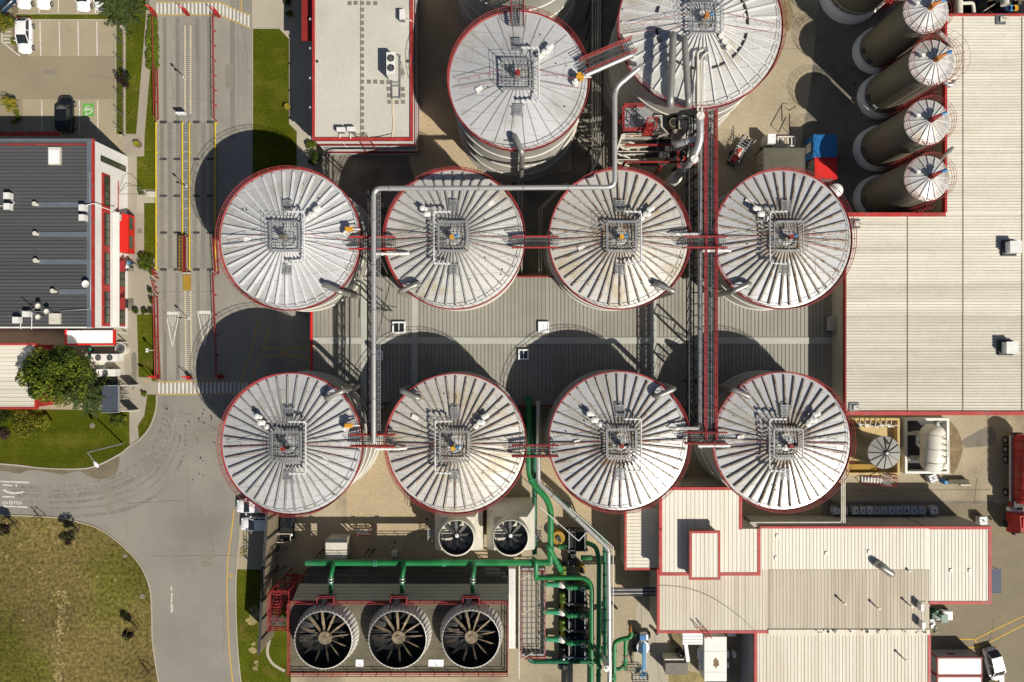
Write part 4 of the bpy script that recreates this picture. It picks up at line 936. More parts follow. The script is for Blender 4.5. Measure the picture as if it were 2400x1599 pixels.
ac_box(827, 308, zb, 1.0, .55, .8, 'right one of two white condensers beside the red roof ladder', pipe=[(821, 314, zb + .3), (822, 324, zb + .4), (832, 342, 4)])

# --- long grey ribbed building between the tank rows
zm = 4.7; t = bthing('process_hall', 'long grey ribbed hall running between the two tank rows', 'building', 730, 648, 1982, 952, zm)
walls(730, 649, 1980, 951, zm, 'wall_beige', t)
rib_roof(730, 649, 1980, 951, zm, 'roof_grey_v', 'roof_grey_gap', 'v', .47, t, rw=.06, rh=.06)
for x in (846, 965, 1525):
    q = MB(); p, p2 = W(x, 650, zm), W(x + 14, 949, zm); q.box(p.x, p2.x, p2.y, p.y, zm + .01, zm + .085); q.build('skylight_strip', 'skylight_strip', t)
q = MB(); p, p2 = W(734, 791, zm), W(1979, 806, zm); q.box(p.x, p2.x, p2.y, p.y, zm + .02, zm + .1); q.build('ridge_flashing', 'skylight_strip', t)
trim(729, 648, 1981, 952, zm, 'l', .2, t, 'red_bright', .5); trim(1000, 648, 1600, 952, zm, 'tb', .12, t, 'rust_red', .4, name='eave_trim')
q = MB()
for y in (797, 850): p = W(727, y, zm); q.box(p.x - .3, p.x - .05, p.y - .5, p.y + .5, zm - 1.5, zm - 1)
q.build('wall_sign', 'panel_bone', t)
def skylight(px, py, sx, sy, z, label, glass='glass', frame='tote_white'):
    p = W(px, py, z); a = thing('skylight', label, 'skylight', (p.x, p.y, z), 'skylights on the grey hall'); f = MB()
    sx *= S(z); sy *= S(z)
    for s_ in (-1, 1): f.box(p.x + s_ * sx / 2 - .09, p.x + s_ * sx / 2 + .09, p.y - sy / 2 - .09, p.y + sy / 2 + .09, z, z + .42); f.box(p.x - sx / 2 + .09, p.x + sx / 2 - .09, p.y + s_ * sy / 2 - .09, p.y + s_ * sy / 2 + .09, z, z + .419)
    f.build('frame', frame, a); f = MB(); f.box(p.x - sx / 2 + .08, p.x + sx / 2 - .08, p.y - sy / 2 + .08, p.y + sy / 2 - .08, z, z + .33); f.build('pane', glass, a)
    f = MB(); f.box(p.x - .04, p.x + .04, p.y - sy / 2 + .08, p.y + sy / 2 - .08, z + .3, z + .37); f.build('glazing_bar', frame, a)
skylight(936, 768, 27, 24, zm, 'square dark glazed skylight on the hall near the silver pipe')
skylight(1274, 767, 22, 22, zm, 'square white opaque skylight in the middle of the hall roof', 'tote_white')
skylight(891, 833, 11, 20, zm, 'narrow shaded skylight at the foot of the silver pipe'); skylight(1227, 831, 21, 21, zm, 'square shaded skylight on the lower slope in the tank shadow')
p = W(1951, 759, zm); a = thing('roof_plenum', 'grey boxy roof ventilator at the right end of the grey hall', 'ventilator', (p.x, p.y, zm)); f = MB(); f.cbox((p.x, p.y, zm + .3), 1.75, 1.65, 1.0); f.build('casing', 'wall_grey', a); f = MB(); f.cbox((p.x, p.y, zm), 1.9, 1.8, .35); f.build('curb', 'galv_dark', a); f = MB(); f.cbox((p.x, p.y, zm + 1.3), 1.85, 1.75, .06); f.build('lid', 'wall_beige', a)

# --- big beige warehouse on the right
zw = 8.5; t = bthing('warehouse', 'big beige ribbed roof warehouse with red eaves along the right edge', 'warehouse', 1982, 30, 2600, 972, zw)
walls(2216, 34, 2750, 505, zw, 'wall_beige', t, rib=.35); walls(1982, 500, 2750, 971, zw, 'wall_beige', t, rib=.35)
rib_roof(2216, 35, 2750, 497, zw, 'roof_beige_h', 'rib_beige', 'h', .335, t, rw=.05, rh=.07); rib_roof(1982, 503, 2750, 738, zw, 'roof_beige_h', 'rib_beige', 'h', .335, t, rw=.05, rh=.06); rib_roof(1982, 738, 2750, 968, zw - .01, 'roof_beige_h_shaded', 'rib_beige', 'h', .335, t, rw=.05, rh=.06)  # lower half is flat, its slope shading painted in by the darker beige
q = MB(); p, p2 = W(2216, 496.5, zw), W(2750, 503.5, zw); q.box(p.x, p2.x, p2.y, p.y, zw - .22, zw + .01); q.build('roof_joint', 'roof_beige_h', t)
trim(2215, 34, 2750, 497, zw, 'lt', .2, t, 'red', .5); trim(1981, 500, 2215, 972, zw, 't', .42, t, 'red', .5, top=.16); trim(1981, 500, 2750, 972, zw, 'b', .4, t, 'red', .5, top=.16); trim(1981, 500, 2750, 972, zw, 'l', .1, t, 'rust_red', .5)
q = MB()
for x in (2127, 2257, 2395): p, p2 = W(x, 40 if x > 2216 else 504, zw), W(x, 966, zw); q.box(p.x - .025, p.x + .025, p2.y, p.y, zw + .03, zw + .1)
q.build('roof_seam', 'roof_tan', t)
for x, y, l in ((2364, 582, 'white box roof vent in the upper part of the warehouse roof'), (2356, 815, 'white box roof vent in the lower part of the warehouse roof')):
    p = W(x, y, zw); a = thing('roof_vent_box', l, 'roof vent', (p.x, p.y, zw)); f = MB(); f.cbox((p.x, p.y, zw + .25), 1.3, 1.3, .9); f.build('casing', 'tote_white', a); f = MB(); f.cbox((p.x - .1, p.y, zw), 1.65, 1.8, .3); f.build('curb', 'dark_steel', a); f = MB(); f.cbox((p.x, p.y, zw + 1.15), 1.4, 1.4, .07); f.build('lid', 'panel_white', a)
for x, y, l in ((2003, 525, 'small grey access hatch on the warehouse roof upper left corner'), (2001, 955, 'small grey square access hatch at the warehouse lower left corner'), (2344, 47, 'small grey access hatch near the warehouse top eave')):
    p = W(x, y, zw); a = thing('roof_access_hatch', l, 'roof hatch', (p.x, p.y, zw)); f = MB(); f.cbox((p.x, p.y, zw), 1.15, 1.1, .14); f.build('curb', 'galv_dark', a); f = MB(); f.cbox((p.x + .15, p.y, zw + .14), .6, .55, .16); f.build('lid', 'panel_bone', a); f = MB(); f.tube([(p.x - .4, p.y + .4, zw + .14), (p.x + .5, p.y - .1, zw + .5)], .03, 5); f.build('prop', 'dark_steel', a)

# --- beige production building, bottom right
t = bthing('production_building', 'rambling beige ribbed roof building with red trim at lower right', 'building', 1540, 1143, 2322, 1640, 6)
def wing(x0, y0, x1, y1, z, roofm, dirn, sp, sides, wd=.28, ribm='rib_beige', wallm='wall_beige'):
    walls(x0 + 1, y0 + 1, x1 - 1, y1 - 1, z, wallm, t, rib=.4); rib_roof(x0, y0, x1, y1, z, roofm, ribm, dirn, sp, t)
    if sides: trim(x0, y0, x1, y1, z, sides, wd, t, 'red', .35, top=.06)
wing(1465, 1192, 1560, 1335, 5.0, 'roof_cream', 'h', .42, 'lb', .2)
wing(1546, 1143, 1738, 1240, 7.4, 'roof_cream', 'v', .5, 'lrt', .3); wing(1546, 1240, 1781, 1348, 7.4, 'roof_cream', 'v', .5, 'lrb', .3)
wing(1617, 1246, 1687, 1358, 8.9, 'roof_cream', 'v', .5, 'lrtb', .2)
wing(1541, 1335, 1800, 1483, 6.0, 'roof_mid_v', 'v', .42, 'lb', .26); wing(1800, 1336, 2178, 1484, 6.0, 'roof_tan', 'v', .42, '', .3)
wing(1781, 1235, 2178, 1335, 6.05, 'roof_cream', 'v', .42, 't', .2); wing(2178, 1235, 2322, 1415, 6.05, 'roof_cream', 'v', .42, 'trb', .3)
wing(1769, 1484, 2180, 1760, 5.9, 'roof_beige_v', 'v', .42, 'lr', .3, wallm='wall_grey')
q = MB(); q.box(W(1800, 0, 6).x, W(2178, 0, 6).x, W(0, 1487, 6).y, W(0, 1475, 6).y, 5.95, 6.13); q.build('ridge_cap', 'roof_beige_v', t)
random.seed(21); q = MB()
for i in range(46):
    p = W(1910 + random.choice((0, 12, 24, 40, 58, 75, 100, 118, 140, 165, 200, 235, 250)) + random.uniform(0, 9), 1479 + random.choice((-2.5, 0, 2)), 6); q.box(p.x - .06, p.x + .08, p.y - .1, p.y + .1, 6.0, 6.14)
q.build('ridge_vent', 'deck_brown', t)
q = MB(); pts = smooth_line([(1541, 1372), (1600, 1377), (1650, 1392), (1700, 1420), (1745, 1455), (1771, 1483)], 5); q.tube([W(x, y, 6.09) for x, y in pts], .02, 4); q.build('roof_cable', 'dark_steel', t)
for x, y in ((1972, 1409), (2051, 1420), (2127, 1415), (2114, 1540), (2128, 1337)):
    q = MB(); p = W(x, y, 6); q.tube([(p.x, p.y, 5.9), (p.x, p.y, 7.0 if y != 1337 else 6.3)], .09, 8); q.cyl((p.x, p.y, 6.95 if y != 1337 else 6.3), .17, .12, 10); q.build('flue_pipe', 'panel_bone', t)
q = MB(); p = W(2052, 1320, 6); q.tube(fillet([(p.x, p.y, 5.9), (p.x, p.y, 7.0), (p.x + 1.5, p.y - 1.0, 7.0), (p.x + 1.7, p.y - 1.2, 6.2)], .6), .42, 16); q.build('exhaust_hood', 'steel_dull', t)
random.seed(4)
for x, y in ((1821, 1256), (1936, 1297), (1818, 1308), (2036, 1293), (2228, 1337), (2272, 1337)):
    q = MB(); p = W(x, y, 6.05); q.cbox((p.x, p.y, 6.05), .3, .4, .14); q.build('roof_patch', 'panel_white', t)
q = MB()
for dx in (0, 13): q.tube([W(1634 + dx, 1467, 6.9), W(1644 + dx, 1477, 7.0), W(1652 + dx, 1490, 5.5), W(1658 + dx, 1502, 1)], .05, 5); q.tube([W(1634 + dx, 1467, 6.9), W(1634 + dx, 1475, 6.1)], .05, 5)
for k in range(9): q.tube([W(1645 + k * 1.6, 1480 + 2.6 * k, 6.2 - .6 * k), W(1658 + k * 1.6, 1480 + 2.6 * k, 6.2 - .6 * k)], .035, 4)
q.build('roof_ladder', 'rust_red', t)
ac_box(2152, 1418, 6.1, .35, .85, .8, 'upper slim white condenser on the tan roof right edge', pipe=[(2158, 1421, 6.5), (2180, 1419, 6.5)]); ac_box(2155, 1460, 6.1, .35, .85, .8, 'lower slim white condenser on the tan roof right edge')
# ---------------------------------------------------------------- cooling towers
def fan_rotor(root, c, r, hubr, n, bladem, hubm, bw=.3, pitch=.12, name='fan'):
    h = MB(); h.cyl((c[0], c[1], c[2] - .25), hubr, .42, 22, r2=hubr * .86); h.cyl((c[0], c[1], c[2] + .17), hubr * .3, .08, 10); hub = h.build(name, hubm, root)
    b = MB(); r0, r1 = hubr * .85, r; vs = []
    for rr, ww, t_ in ((r0, bw * .55, 1.2), ((r0 + r1) / 2, bw, 1.), (r1, bw * .72, .8)):
        vs += [(rr, -ww / 2, -pitch * t_), (rr, ww / 2, pitch * t_)]
    b.add(vs + [(x, y, z - .05) for x, y, z in vs], [(0, 2, 3, 1), (2, 4, 5, 3), (7, 9, 8, 6), (9, 11, 10, 8), (0, 6, 8, 2), (2, 8, 10, 4), (1, 3, 9, 7), (3, 5, 11, 9), (4, 10, 11, 5)])
    bl = b.build('blade', bladem, hub, True); bl.location = (c[0] - ORG[root.name][0], c[1] - ORG[root.name][1], c[2] - ORG[root.name][2]); a0 = random.uniform(0, .5); bl.rotation_euler.z = a0
    for i in range(1, n): q = link_copy(bl, hub, a0 + 2 * math.pi * i / n)
    return hub
zd = 8.0; t = bthing('cooling_tower', 'long cooling tower with three big round fans and red railed deck', 'cooling tower', 678, 1408, 1190, 1578, zd)
a, b = W(680, 1408, zd), W(1190, 1576, zd); X0, X1, Y0, Y1 = a.x, b.x, b.y, a.y
q = MB(); q.box(X0 + .1, X1 - .1, Y0 + .1, Y1 - .9, 0, zd - .15); q.build('casing', 'panel_bone', t)
q = MB(); q.box(X0, X1, Y0, Y1, zd - .14, zd)
for i in range(1, 10): y = Y0 + (Y1 - Y0) * i / 10; q.box(X0, X1, y - .02, y + .02, zd, zd + .02, 1)
for i in range(1, 12): x = X0 + (X1 - X0) * i / 12; q.box(x - .02, x + .02, Y0, Y1, zd + .001, zd + .021, 1)
q.build('deck', ['deck_brown', 'concrete_dark'], t)
q = MB(); q.add([(X0 + .2, Y1 - .02, zd - .2), (X1, Y1 - .02, zd - .2), (X1, Y1 + .95, 5.0), (X0 + .2, Y1 + .95, 5.0)], [(0, 1, 2, 3)])
for i in range(1, 5): q.bar((X0 + .2, Y1 - .02 + .97 * i / 5, zd - .17 - 2.8 * i / 5), (X1, Y1 - .02 + .97 * i / 5, zd - .17 - 2.8 * i / 5), .04, .05)
for px in (771, 918, 1083): x = W(px, 0, 6.5).x; q.box(x - .05, x + .05, Y1 - .1, Y1 + .5, 6, zd)
q.build('upper_panel', 'wall_beige', t)
for k in range(5):
    q = MB(); z1 = 4.9 - k * .95; y = Y1 + 1.0 + k * .17; q.add([(X0 + .6, y, z1), (X1, y, z1), (X1, y + .55, z1 - .65), (X0 + .6, y + .55, z1 - .65)], [(0, 1, 2, 3)]); q.bar((X0 + .6, y + .55, z1 - .65), (X1, y + .55, z1 - .65), .06, .06); q.build('louvre', 'dark_steel', t)
q = MB()
for i in range(12): x = X0 + .6 + (X1 - X0 - .6) * i / 11; q.bar((x, Y1 + .2, zd - .8), (x, Y1 + 1.9, .1), .1, .1)
q.bar((X0 + .3, Y1 + 2.1, .15), (X1, Y1 + 2.1, .15), .3, .3); q.build('louvre_frame', 'wall_grey', t)
for side in (((X0, Y0), (X1, Y0)), ((X1, Y0), (X1, Y1)), ((X1, Y1), (X0, Y1)), ((X0, Y1), (X0, Y0))):
    q = MB(); rail_line(q, [(*side[0], zd), (*side[1], zd)], tr=.05, step=1.75); q.bar((*side[0], zd + .1), (*side[1], zd + .1), .06, .2); q.build('railing', 'red_rail', t)
for k, px in enumerate((768.4, 938, 1106)):
    c = W(px, 1484 - k * 1.0, zd); s_ = MB()
    s_.lathe((c.x, c.y, zd), [(3.72, 0), (3.55, .5), (3.42, 1.0), (3.36, 1.5), (3.36, 1.95), (3.28, 1.95)], 72)
    for i in range(46):
        an = 6.283 * i / 46; ca, sa = math.cos(an), math.sin(an)
        s_.tube([(c.x + 3.74 * ca, c.y + 3.74 * sa, zd), (c.x + 3.57 * ca, c.y + 3.57 * sa, zd + .5), (c.x + 3.43 * ca, c.y + 3.43 * sa, zd + 1.1), (c.x + 3.4 * ca, c.y + 3.4 * sa, zd + 1.92)], .06, 4)
    s_ = s_.build('fan_stack', 'stack_white', t)
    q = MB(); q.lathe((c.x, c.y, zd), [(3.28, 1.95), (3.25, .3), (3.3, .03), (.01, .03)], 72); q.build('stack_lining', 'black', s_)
    q = MB(); q.bar((c.x - 3.2, c.y + .3, zd + .4), (c.x + 3.2, c.y + .3, zd + .4), .16, .16); q.bar((c.x - 3.2, c.y - .3, zd + .4), (c.x + 3.2, c.y - .3, zd + .4), .16, .16); q.build('fan_beam', 'dark_steel', t)
    fan_rotor(t, (c.x, c.y, zd + 1.2), 3.05, .88, 12, 'blade', 'blade', .27)
    q = MB(); y = c.y + 3.8; q.cbox((c.x - .35, y, zd), .7, .6, .5); q.tube([(c.x - .35, y, zd + .5), (c.x - .35, y - .5, zd + .9)], .22, 10); q.build('fan_motor', 'galv', t)
    q = MB(); y0_ = Y1 - .5; rail_line(q, [(c.x - 1.0, Y1 - .6, zd), (c.x - 1.0, Y1 + .7, zd), (c.x + .9, Y1 + .7, zd), (c.x + .9, Y1 - .6, zd)], tr=.05, step=.7); q.build('railing', 'red_rail', t)
    q = MB(); q.box(c.x - 1.0, c.x + .9, Y1 + .02, Y1 + .7, zd - .08, zd + .02); q.build('access_step', 'dark_steel', t)
    q = MB(); x = c.x + .1; p = [(x, W(0, 1319, 5.6).y, 5.9), (x + .12, W(0, 1319, 5.6).y - .3, 6.6), (x, W(0, 1345, 6.6).y, 6.9), (x - .1, W(0, 1372, 6.9).y, 6.7), (x - .1, Y1 + .5, zd - 1.4)]
    q.tube(fillet(p, .5), .26, 12); rz = q.build('riser_pipe', 'green_pipe', t)
    for yy in (1355, 1362):
        g = MB(); w_ = W(0, yy, 6.9).y; g.tube([(x - .05, w_, 6.86), (x - .05, w_ - .12, 6.85)], .36, 14); g.build('flange', 'galv', rz)
for x, sx, l in ((843, .9, 0), (1022, 1.8, 1)):
    q = MB(); p = W(x, 1554, zd); q.cbox((p.x, p.y, zd + .02), sx, .85, .06); q.tube([(p.x - .1, p.y, zd + .08), (p.x + .1, p.y - .2, zd + .5), (p.x + .2, p.y - .35, zd + .1)], .03, 5); q.build('deck_hatch', 'tote_white', t)
q = MB(); p, p2 = W(1193, 1333, 4), W(1208, 1520, 4)
for i in range(5): xa, xb = p.x + (p2.x - p.x) * i / 5, p.x + (p2.x - p.x) * (i + .86) / 5; q.box(xa, xb, p2.y, p.y, 3.9, 4.05)
q.build('side_louvre', 'panel_white', t)
q = MB(); q.box(p.x - .1, p2.x, p2.y + .1, p.y - .1, .2, 3.8); q.build('side_basin', 'panel_bone', t)
# red stair tower
t2 = bthing('stair_tower', 'red steel stair tower at the left end of the big cooling tower', 'stair tower', 628, 1372, 680, 1476, 8)
p, p2 = W(634, 1385, 8), W(677, 1470, 8); q = MB()
for x in (p.x, p2.x):
    for y in (p.y, (p.y + p2.y) / 2, p2.y): q.bar((x, y, 0), (x, y, 9), .14, .14, up=Vector((1, 0, 0)))
for z in (2.6, 5.3, 8): 
    for x in (p.x, p2.x): q.bar((x, p.y, z), (x, p2.y, z), .12, .18)
    for y in (p.y, p2.y): q.bar((p.x, y, z), (p2.x, y, z), .12, .18)
q.build('frame', 'rust_red', t2)
for k, z in enumerate((0, 2.7, 5.4)):
    q = MB(); x = p.x + .45 + .9 * (k % 2)
    for i in range(11):
        u = (i + .5) / 11; y = (p2.y + .6 + (p.y - p2.y - 1.2) * (u if k % 2 else 1 - u)); q.box(x - .4, x + .4, y - .13, y + .13, z + 2.6 * u, z + 2.6 * u + .05)
    ya, yb = (p2.y + .6, p.y - .6) if k % 2 else (p.y - .6, p2.y + .6)
    for s_ in (-.45, .45): q.bar((x + s_, ya, z), (x + s_, yb, z + 2.6), .06, .2); q.tube([(x + s_, ya, z + 1), (x + s_, yb, z + 3.6)], .04, 5)
    q.build('stair_flight', 'red_rail', t2)
q = MB(); grating_mb(p.x, p2.x, p2.y, p2.y + 1.2, 8, .14, .04, mb=q); q.build('landing', 'galv_dark', t2)
q = MB(); rail_line(q, [(p.x, p2.y, 8), (p.x, p.y, 8), (p2.x, p.y, 8)], tr=.045, step=.8); rail_line(q, [(p.x, p2.y, 8), (p2.x + .3, p2.y, 8)], tr=.045, step=.8); rail_line(q, [(p.x, p2.y + 1.2, 8), (p2.x, p2.y + 1.2, 8)], tr=.04, step=.9); q.build('railing', 'red_rail', t2)
# two small square cooling towers
for px, lab in ((1074, 'small square white cooling tower with one round fan, left of its twin'), (1197, 'small square white cooling tower with one round fan, nearest the green riser')):
    c = W(px, 1246, 6); t = thing('small_cooling_tower', lab, 'cooling tower', (c.x, c.y, 0), 'small square cooling towers'); h = 2.95
    q = MB(); q.box(c.x - h, c.x + h, c.y - h + .5, c.y + h, .6, 5.0); q.build('casing', 'panel_bone', t)
    q = MB(); q.add([(c.x - h, c.y - h + .5, 5.02), (c.x + h, c.y - h + .5, 5.02), (c.x + h, c.y + h, 5.02), (c.x - h, c.y + h, 5.02)] + [(c.x + 2.0 * sx, c.y + 2.0 * sy, 6.9) for sx, sy in ((-1, -1), (1, -1), (1, 1), (-1, 1))], [(0, 1, 5, 4), (1, 2, 6, 5), (2, 3, 7, 6), (3, 0, 4, 7), (4, 5, 6, 7)]); q.build('hood', 'panel_bone', t)
    q = MB(); q.lathe((c.x, c.y, 6.5), [(2.2, 0), (2.12, 1.0), (2.1, 2.1), (2.18, 2.2), (2.02, 2.2)], 48); s_ = q.build('fan_stack', 'panel_bone', t)
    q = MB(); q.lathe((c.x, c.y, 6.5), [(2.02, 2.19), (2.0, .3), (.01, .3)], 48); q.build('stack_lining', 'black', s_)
    fan_rotor(t, (c.x, c.y, 7.75), 1.9, .25, 8, 'fan_dark', 'tote_white', .38, .14)
    q = MB(); q.bar((c.x - 2, c.y, 7.2), (c.x + 2, c.y, 7.2), .14, .14); q.bar((c.x, c.y - 2, 7.2), (c.x, c.y + 2, 7.2), .14, .14); q.build('fan_beam', 'dark_steel', t)
    q = MB(); sx = -1 if px < 1100 else 1; x = c.x + sx * (h + .35)
    for k in range(5): q.box(x - .5, x + .5, c.y - 1.2 + .2 * k, c.y - 1.08 + .2 * k, 4.2, 4.3)
    q.tube([(x, c.y - 1.4, 0), (x, c.y - 1.4, 5)], .06, 5); rail_line(q, [(x - .5, c.y + .2, 4.2), (x + .5 * sx, c.y + .2, 4.2), (x + .5 * sx, c.y - 1.3, 4.2)], tr=.03, step=.7); q.build('service_platform', 'galv', t)
# noise barrier wall
p, p2 = W(626, 1203, 5), W(607, 1532, 5); t = thing('noise_barrier', 'tall beige corrugated barrier wall between parked cars and cooling tower', 'wall', (*((p + p2) / 2).xy, 0))
q = MB(); n = 84
for i in range(n):
    a_, b_ = p + (p2 - p) * (i / n), p + (p2 - p) * ((i + .55) / n); q.bar(Vector((a_.x, a_.y, 2.5)), Vector((b_.x, b_.y, 2.5)), .2, 5.0); c_ = p + (p2 - p) * ((i + 1) / n); q.bar(Vector((b_.x, b_.y, 2.5)), Vector((c_.x, c_.y, 2.5)), .12, 4.98)
q.build('panel', 'barrier', t)
q = MB(); q.bar(p + Vector((-.02, 0, .06)), p2 + Vector((-.02, 0, .06)), .3, .14); q.build('coping', 'dark_steel', t)
for i in range(7):
    q = MB(); c = p + (p2 - p) * ((i + .3) / 7); q.bar((c.x + .2, c.y, 0), (c.x + .2, c.y, 5), .16, .16, up=Vector((1, 0, 0))); q.bar((c.x + .2, c.y, 3), (c.x + 1.3, c.y, 0), .08, .08); q.build('post', 'dark_steel', t)
p = W(788, 1286, 2.6); a = thing('equipment_hut', 'small beige sheet metal hut north of the green header pipe', 'hut', (p.x, p.y, 0)); q = MB(); q.cbox((p.x, p.y, 0), 2.5, 2.3, 2.5); q.build('casing', 'wall_beige', a); q = MB(); q.cbox((p.x, p.y, 2.5), 2.7, 2.5, .1); q.build('lid', 'panel_bone', a); q = MB(); q.box(p.x + .2, p.x + 1.0, p.y + 1.15, p.y + 1.19, .1, 2.1); q.build('door', 'wall_grey', a)
p = G(926, 1295); a = thing('pump_box', 'small grey box with a pipe in front of the green header', 'box', (p.x, p.y, 0)); q = MB(); q.cbox((p.x, p.y, 0), .7, .6, .8); q.build('casing', 'panel_bone', a); q = MB(); q.tube([(p.x, p.y - .2, .8), (p.x - .2, p.y - .9, .6), (p.x - .2, p.y - 1, 0)], .12, 8); q.build('pipe', 'steel_dull', a)
for px, py, sx, sy, lab in ((671, 1255, 1.9, 1.1, 'yellow steel frame stand by the dark car'), (855, 1240, 2.0, .9, 'thin steel frame stand on the gravel left of the small cooling towers')):
    p = G(px, py); a = thing('pipe_stand', lab, 'stand', (p.x, p.y, 0)); q = MB()
    for dx in (-sx / 2, sx / 2):
        for dy in (-sy / 2, sy / 2): q.bar((p.x + dx, p.y + dy, 0), (p.x + dx, p.y + dy, 1.3), .07, .07, up=Vector((1, 0, 0)))
        q.bar((p.x + dx, p.y - sy / 2, 1.3), (p.x + dx, p.y + sy / 2, 1.3), .07, .07)
    for dy in (-sy / 2, sy / 2): q.bar((p.x - sx / 2, p.y + dy, 1.3), (p.x + sx / 2, p.y + dy, 1.3), .07, .07)
    q.build('frame', 'stud' if px < 700 else 'rust_red', a)
    q = MB(); grating_mb(p.x - sx / 2, p.x + sx / 2, p.y - sy / 2, p.y + sy / 2, .7, .25, .04, mb=q); q.build('shelf', 'galv', a)

# ---------------------------------------------------------------- pipes
def pipe(label, pts, r, mat, rad=.6, flanges=(), name='pipe', cat='pipe', n=14, group=None, posts=(), fm=None):
    P = [W(*p) for p in pts]; mid = P[len(P) // 2]
    t = thing(name, label, cat, (mid.x, mid.y, 0), group); q = MB(); F = fillet(P, rad, 6); q.tube(F, r, n); q.build('pipe_run', mat, t)
    L_ = [(F[i + 1] - F[i]).length for i in range(len(F) - 1)]; tot = sum(L_)
    for f in flanges:
        d = f * tot; i = 0
        while i < len(L_) - 1 and d > L_[i]: d -= L_[i]; i += 1
        u = (F[i + 1] - F[i]).normalized(); c = F[i] + u * min(d, L_[i]); q = MB(); q.tube([c - u * .06, c + u * .06], r * 1.22, n); q.build('flange', fm or mat, t)
    for px, py, z in posts:
        p = W(px, py, z); q = MB()
        for s_ in (-.35, .35): q.bar((p.x + s_, p.y, 0), (p.x + s_, p.y, z - r), .14, .14, up=Vector((1, 0, 0)))
        q.bar((p.x - .5, p.y, z - r - .08), (p.x + .5, p.y, z - r - .08), .16, .16)
        for k in range(int(z / 1.6)): q.bar((p.x - .35, p.y, k * 1.6), (p.x + .35, p.y, k * 1.6 + 1.5), .07, .07)
        q.build('support', 'dark_steel', t)
    return t
fl = [i / 14 for i in range(1, 14)]
pipe('long silver pipe from the largest tank bending over the north row to the south row', [(1502, 155, 15.3), (1503, 155, 16.3), (1441, 207, 15.8), (1441, 439, 14.6), (876, 442, 14.6), (876, 1040, 14.2)], .27, 'steel_pipe', .9, fl, posts=((876, 720, 14), (876, 960, 13.8), (878, 470, 14)), fm='steel_dull')
t = thing('pipe_ladder', 'thin ladder like cable tray along the vertical silver pipe', 'cable tray', (*W(889, 700, 14).xy, 0)); q = MB()
for x in (886, 891): q.tube([W(x, 450, 14.2), W(x, 1010, 13.8)], .035, 5)
for k in range(38): q.bar(W(885.5, 455 + k * 14.6, 14.1), W(891.5, 455 + k * 14.6, 14.1), .05, .04)
q.build('tray', 'galv', t)
t = thing('pipe_trestle', 'dark lattice trestle carrying the silver pipe over the grey hall', 'trestle', (*W(868, 640, 12).xy, 0)); q = MB()
pa, pb = W(862, 445, 12.4), W(862, 1035, 12.4); pc, pd = W(874, 445, 12.4), W(874, 1035, 12.4)
for u, v in ((pa, pb), (pc, pd)): q.bar(u, v, .14, .2); q.bar(u - Vector((0, 0, 1.3)), v - Vector((0, 0, 1.3)), .12, .14)
n = 20
for i in range(n):
    u, v = pa + (pb - pa) * (i / n), pa + (pb - pa) * ((i + 1) / n); q.bar(u, v - Vector((0, 0, 1.3)), .07, .07); q.bar(u, pc + (pd - pc) * ((i + 1) / n), .07, .07); q.bar(u, u - Vector((0, 0, 1.3)), .07, .07)
for y in (600, 690): q.bar(W(845, y, 12), W(925, y + 75, 9), .12, .16); q.bar(W(870, y + 20, 12), W(930, y + 30, 8), .1, .12)
q.bar(W(914, 662, 11.5), W(882, 800, 9), .1, .1); q.bar(W(885, 590, 12), W(912, 650, 10), .1, .12)
q.build('lattice', 'dark_steel', t)
pipe('straight silver pipe beside the long red gangway', [(1641, 271, 12.2), (1641, 1050, 12.0)], .27, 'steel_pipe', .5, fl, fm='steel_dull')
pipe('short white sloping pipe beside the wide footbridge', [(1374, 176, 15.6), (1486, 127, 15.6), (1480, 138, 14.2)], .24, 'steel_pipe', .4, (.2, .6))
pipe('white valve pipe under the left footbridge of the north row', [(880, 595, 12.7), (945, 595, 12.7), (958, 594, 12.3)], .17, 'panel_white', .3, (.2, .45, .6, .75), n=12)
pipe('white valve pipe under the left footbridge of the south row', [(880, 1052, 12.7), (935, 1052, 12.7), (953, 1050, 12.3)], .17, 'panel_white', .3, (.2, .45, .6, .75), n=12)
pipe('white flow pipe reaching left from the silver pipe, north row', [(1638, 548, 12.9), (1585, 549, 12.9), (1570, 546, 12.4)], .17, 'panel_white', .3, (.2, .4, .6, .75), n=12)
pipe('white flow pipe reaching left from the silver pipe, south row', [(1638, 1004, 12.9), (1585, 1004, 12.9), (1568, 1003, 12.4)], .17, 'panel_white', .3, (.2, .4, .6, .75), n=12)
pipe('white flow pipe reaching right under the gangway, north row', [(1645, 588, 12.6), (1700, 587, 12.6), (1712, 588, 12.4)], .17, 'panel_white', .3, (.3, .5, .75), n=12)
pipe('white flow pipe reaching right under the gangway, south row', [(1636, 1045, 12.6), (1700, 1045, 12.6), (1710, 1045, 12.4)], .17, 'panel_white', .3, (.3, .5, .75), n=12)
pipe('left one of two fat grey ducts over the largest tank roof', [(1577, 84, 16), (1578, 80, 17.8), (1571, 246, 17.2), (1571, 247, 10)], .37, 'steel_dull', .8, (.3, .55, .75), name='duct', cat='duct', fm='steel_dull')
pipe('right one of two fat grey ducts over the largest tank roof', [(1604, 92, 16), (1604, 88, 17.8), (1614, 246, 17.2), (1614, 247, 10)], .34, 'steel_dull', .8, (.3, .55, .75), name='duct', cat='duct', fm='steel_dull')
pipe('thin pale pipe hooking off the big roof above the gangway', [(1648, 117, 16.2), (1635, 122, 16.2), (1635, 258, 15), (1637, 265, 11)], .11, 'panel_bone', .5, (.5,), n=10)
pipe('thin pale pipe with an orange valve above the gangway', [(1663, 120, 16), (1644, 132, 16), (1645, 262, 15), (1646, 268, 11)], .1, 'panel_bone', .5, (.4,), n=10)
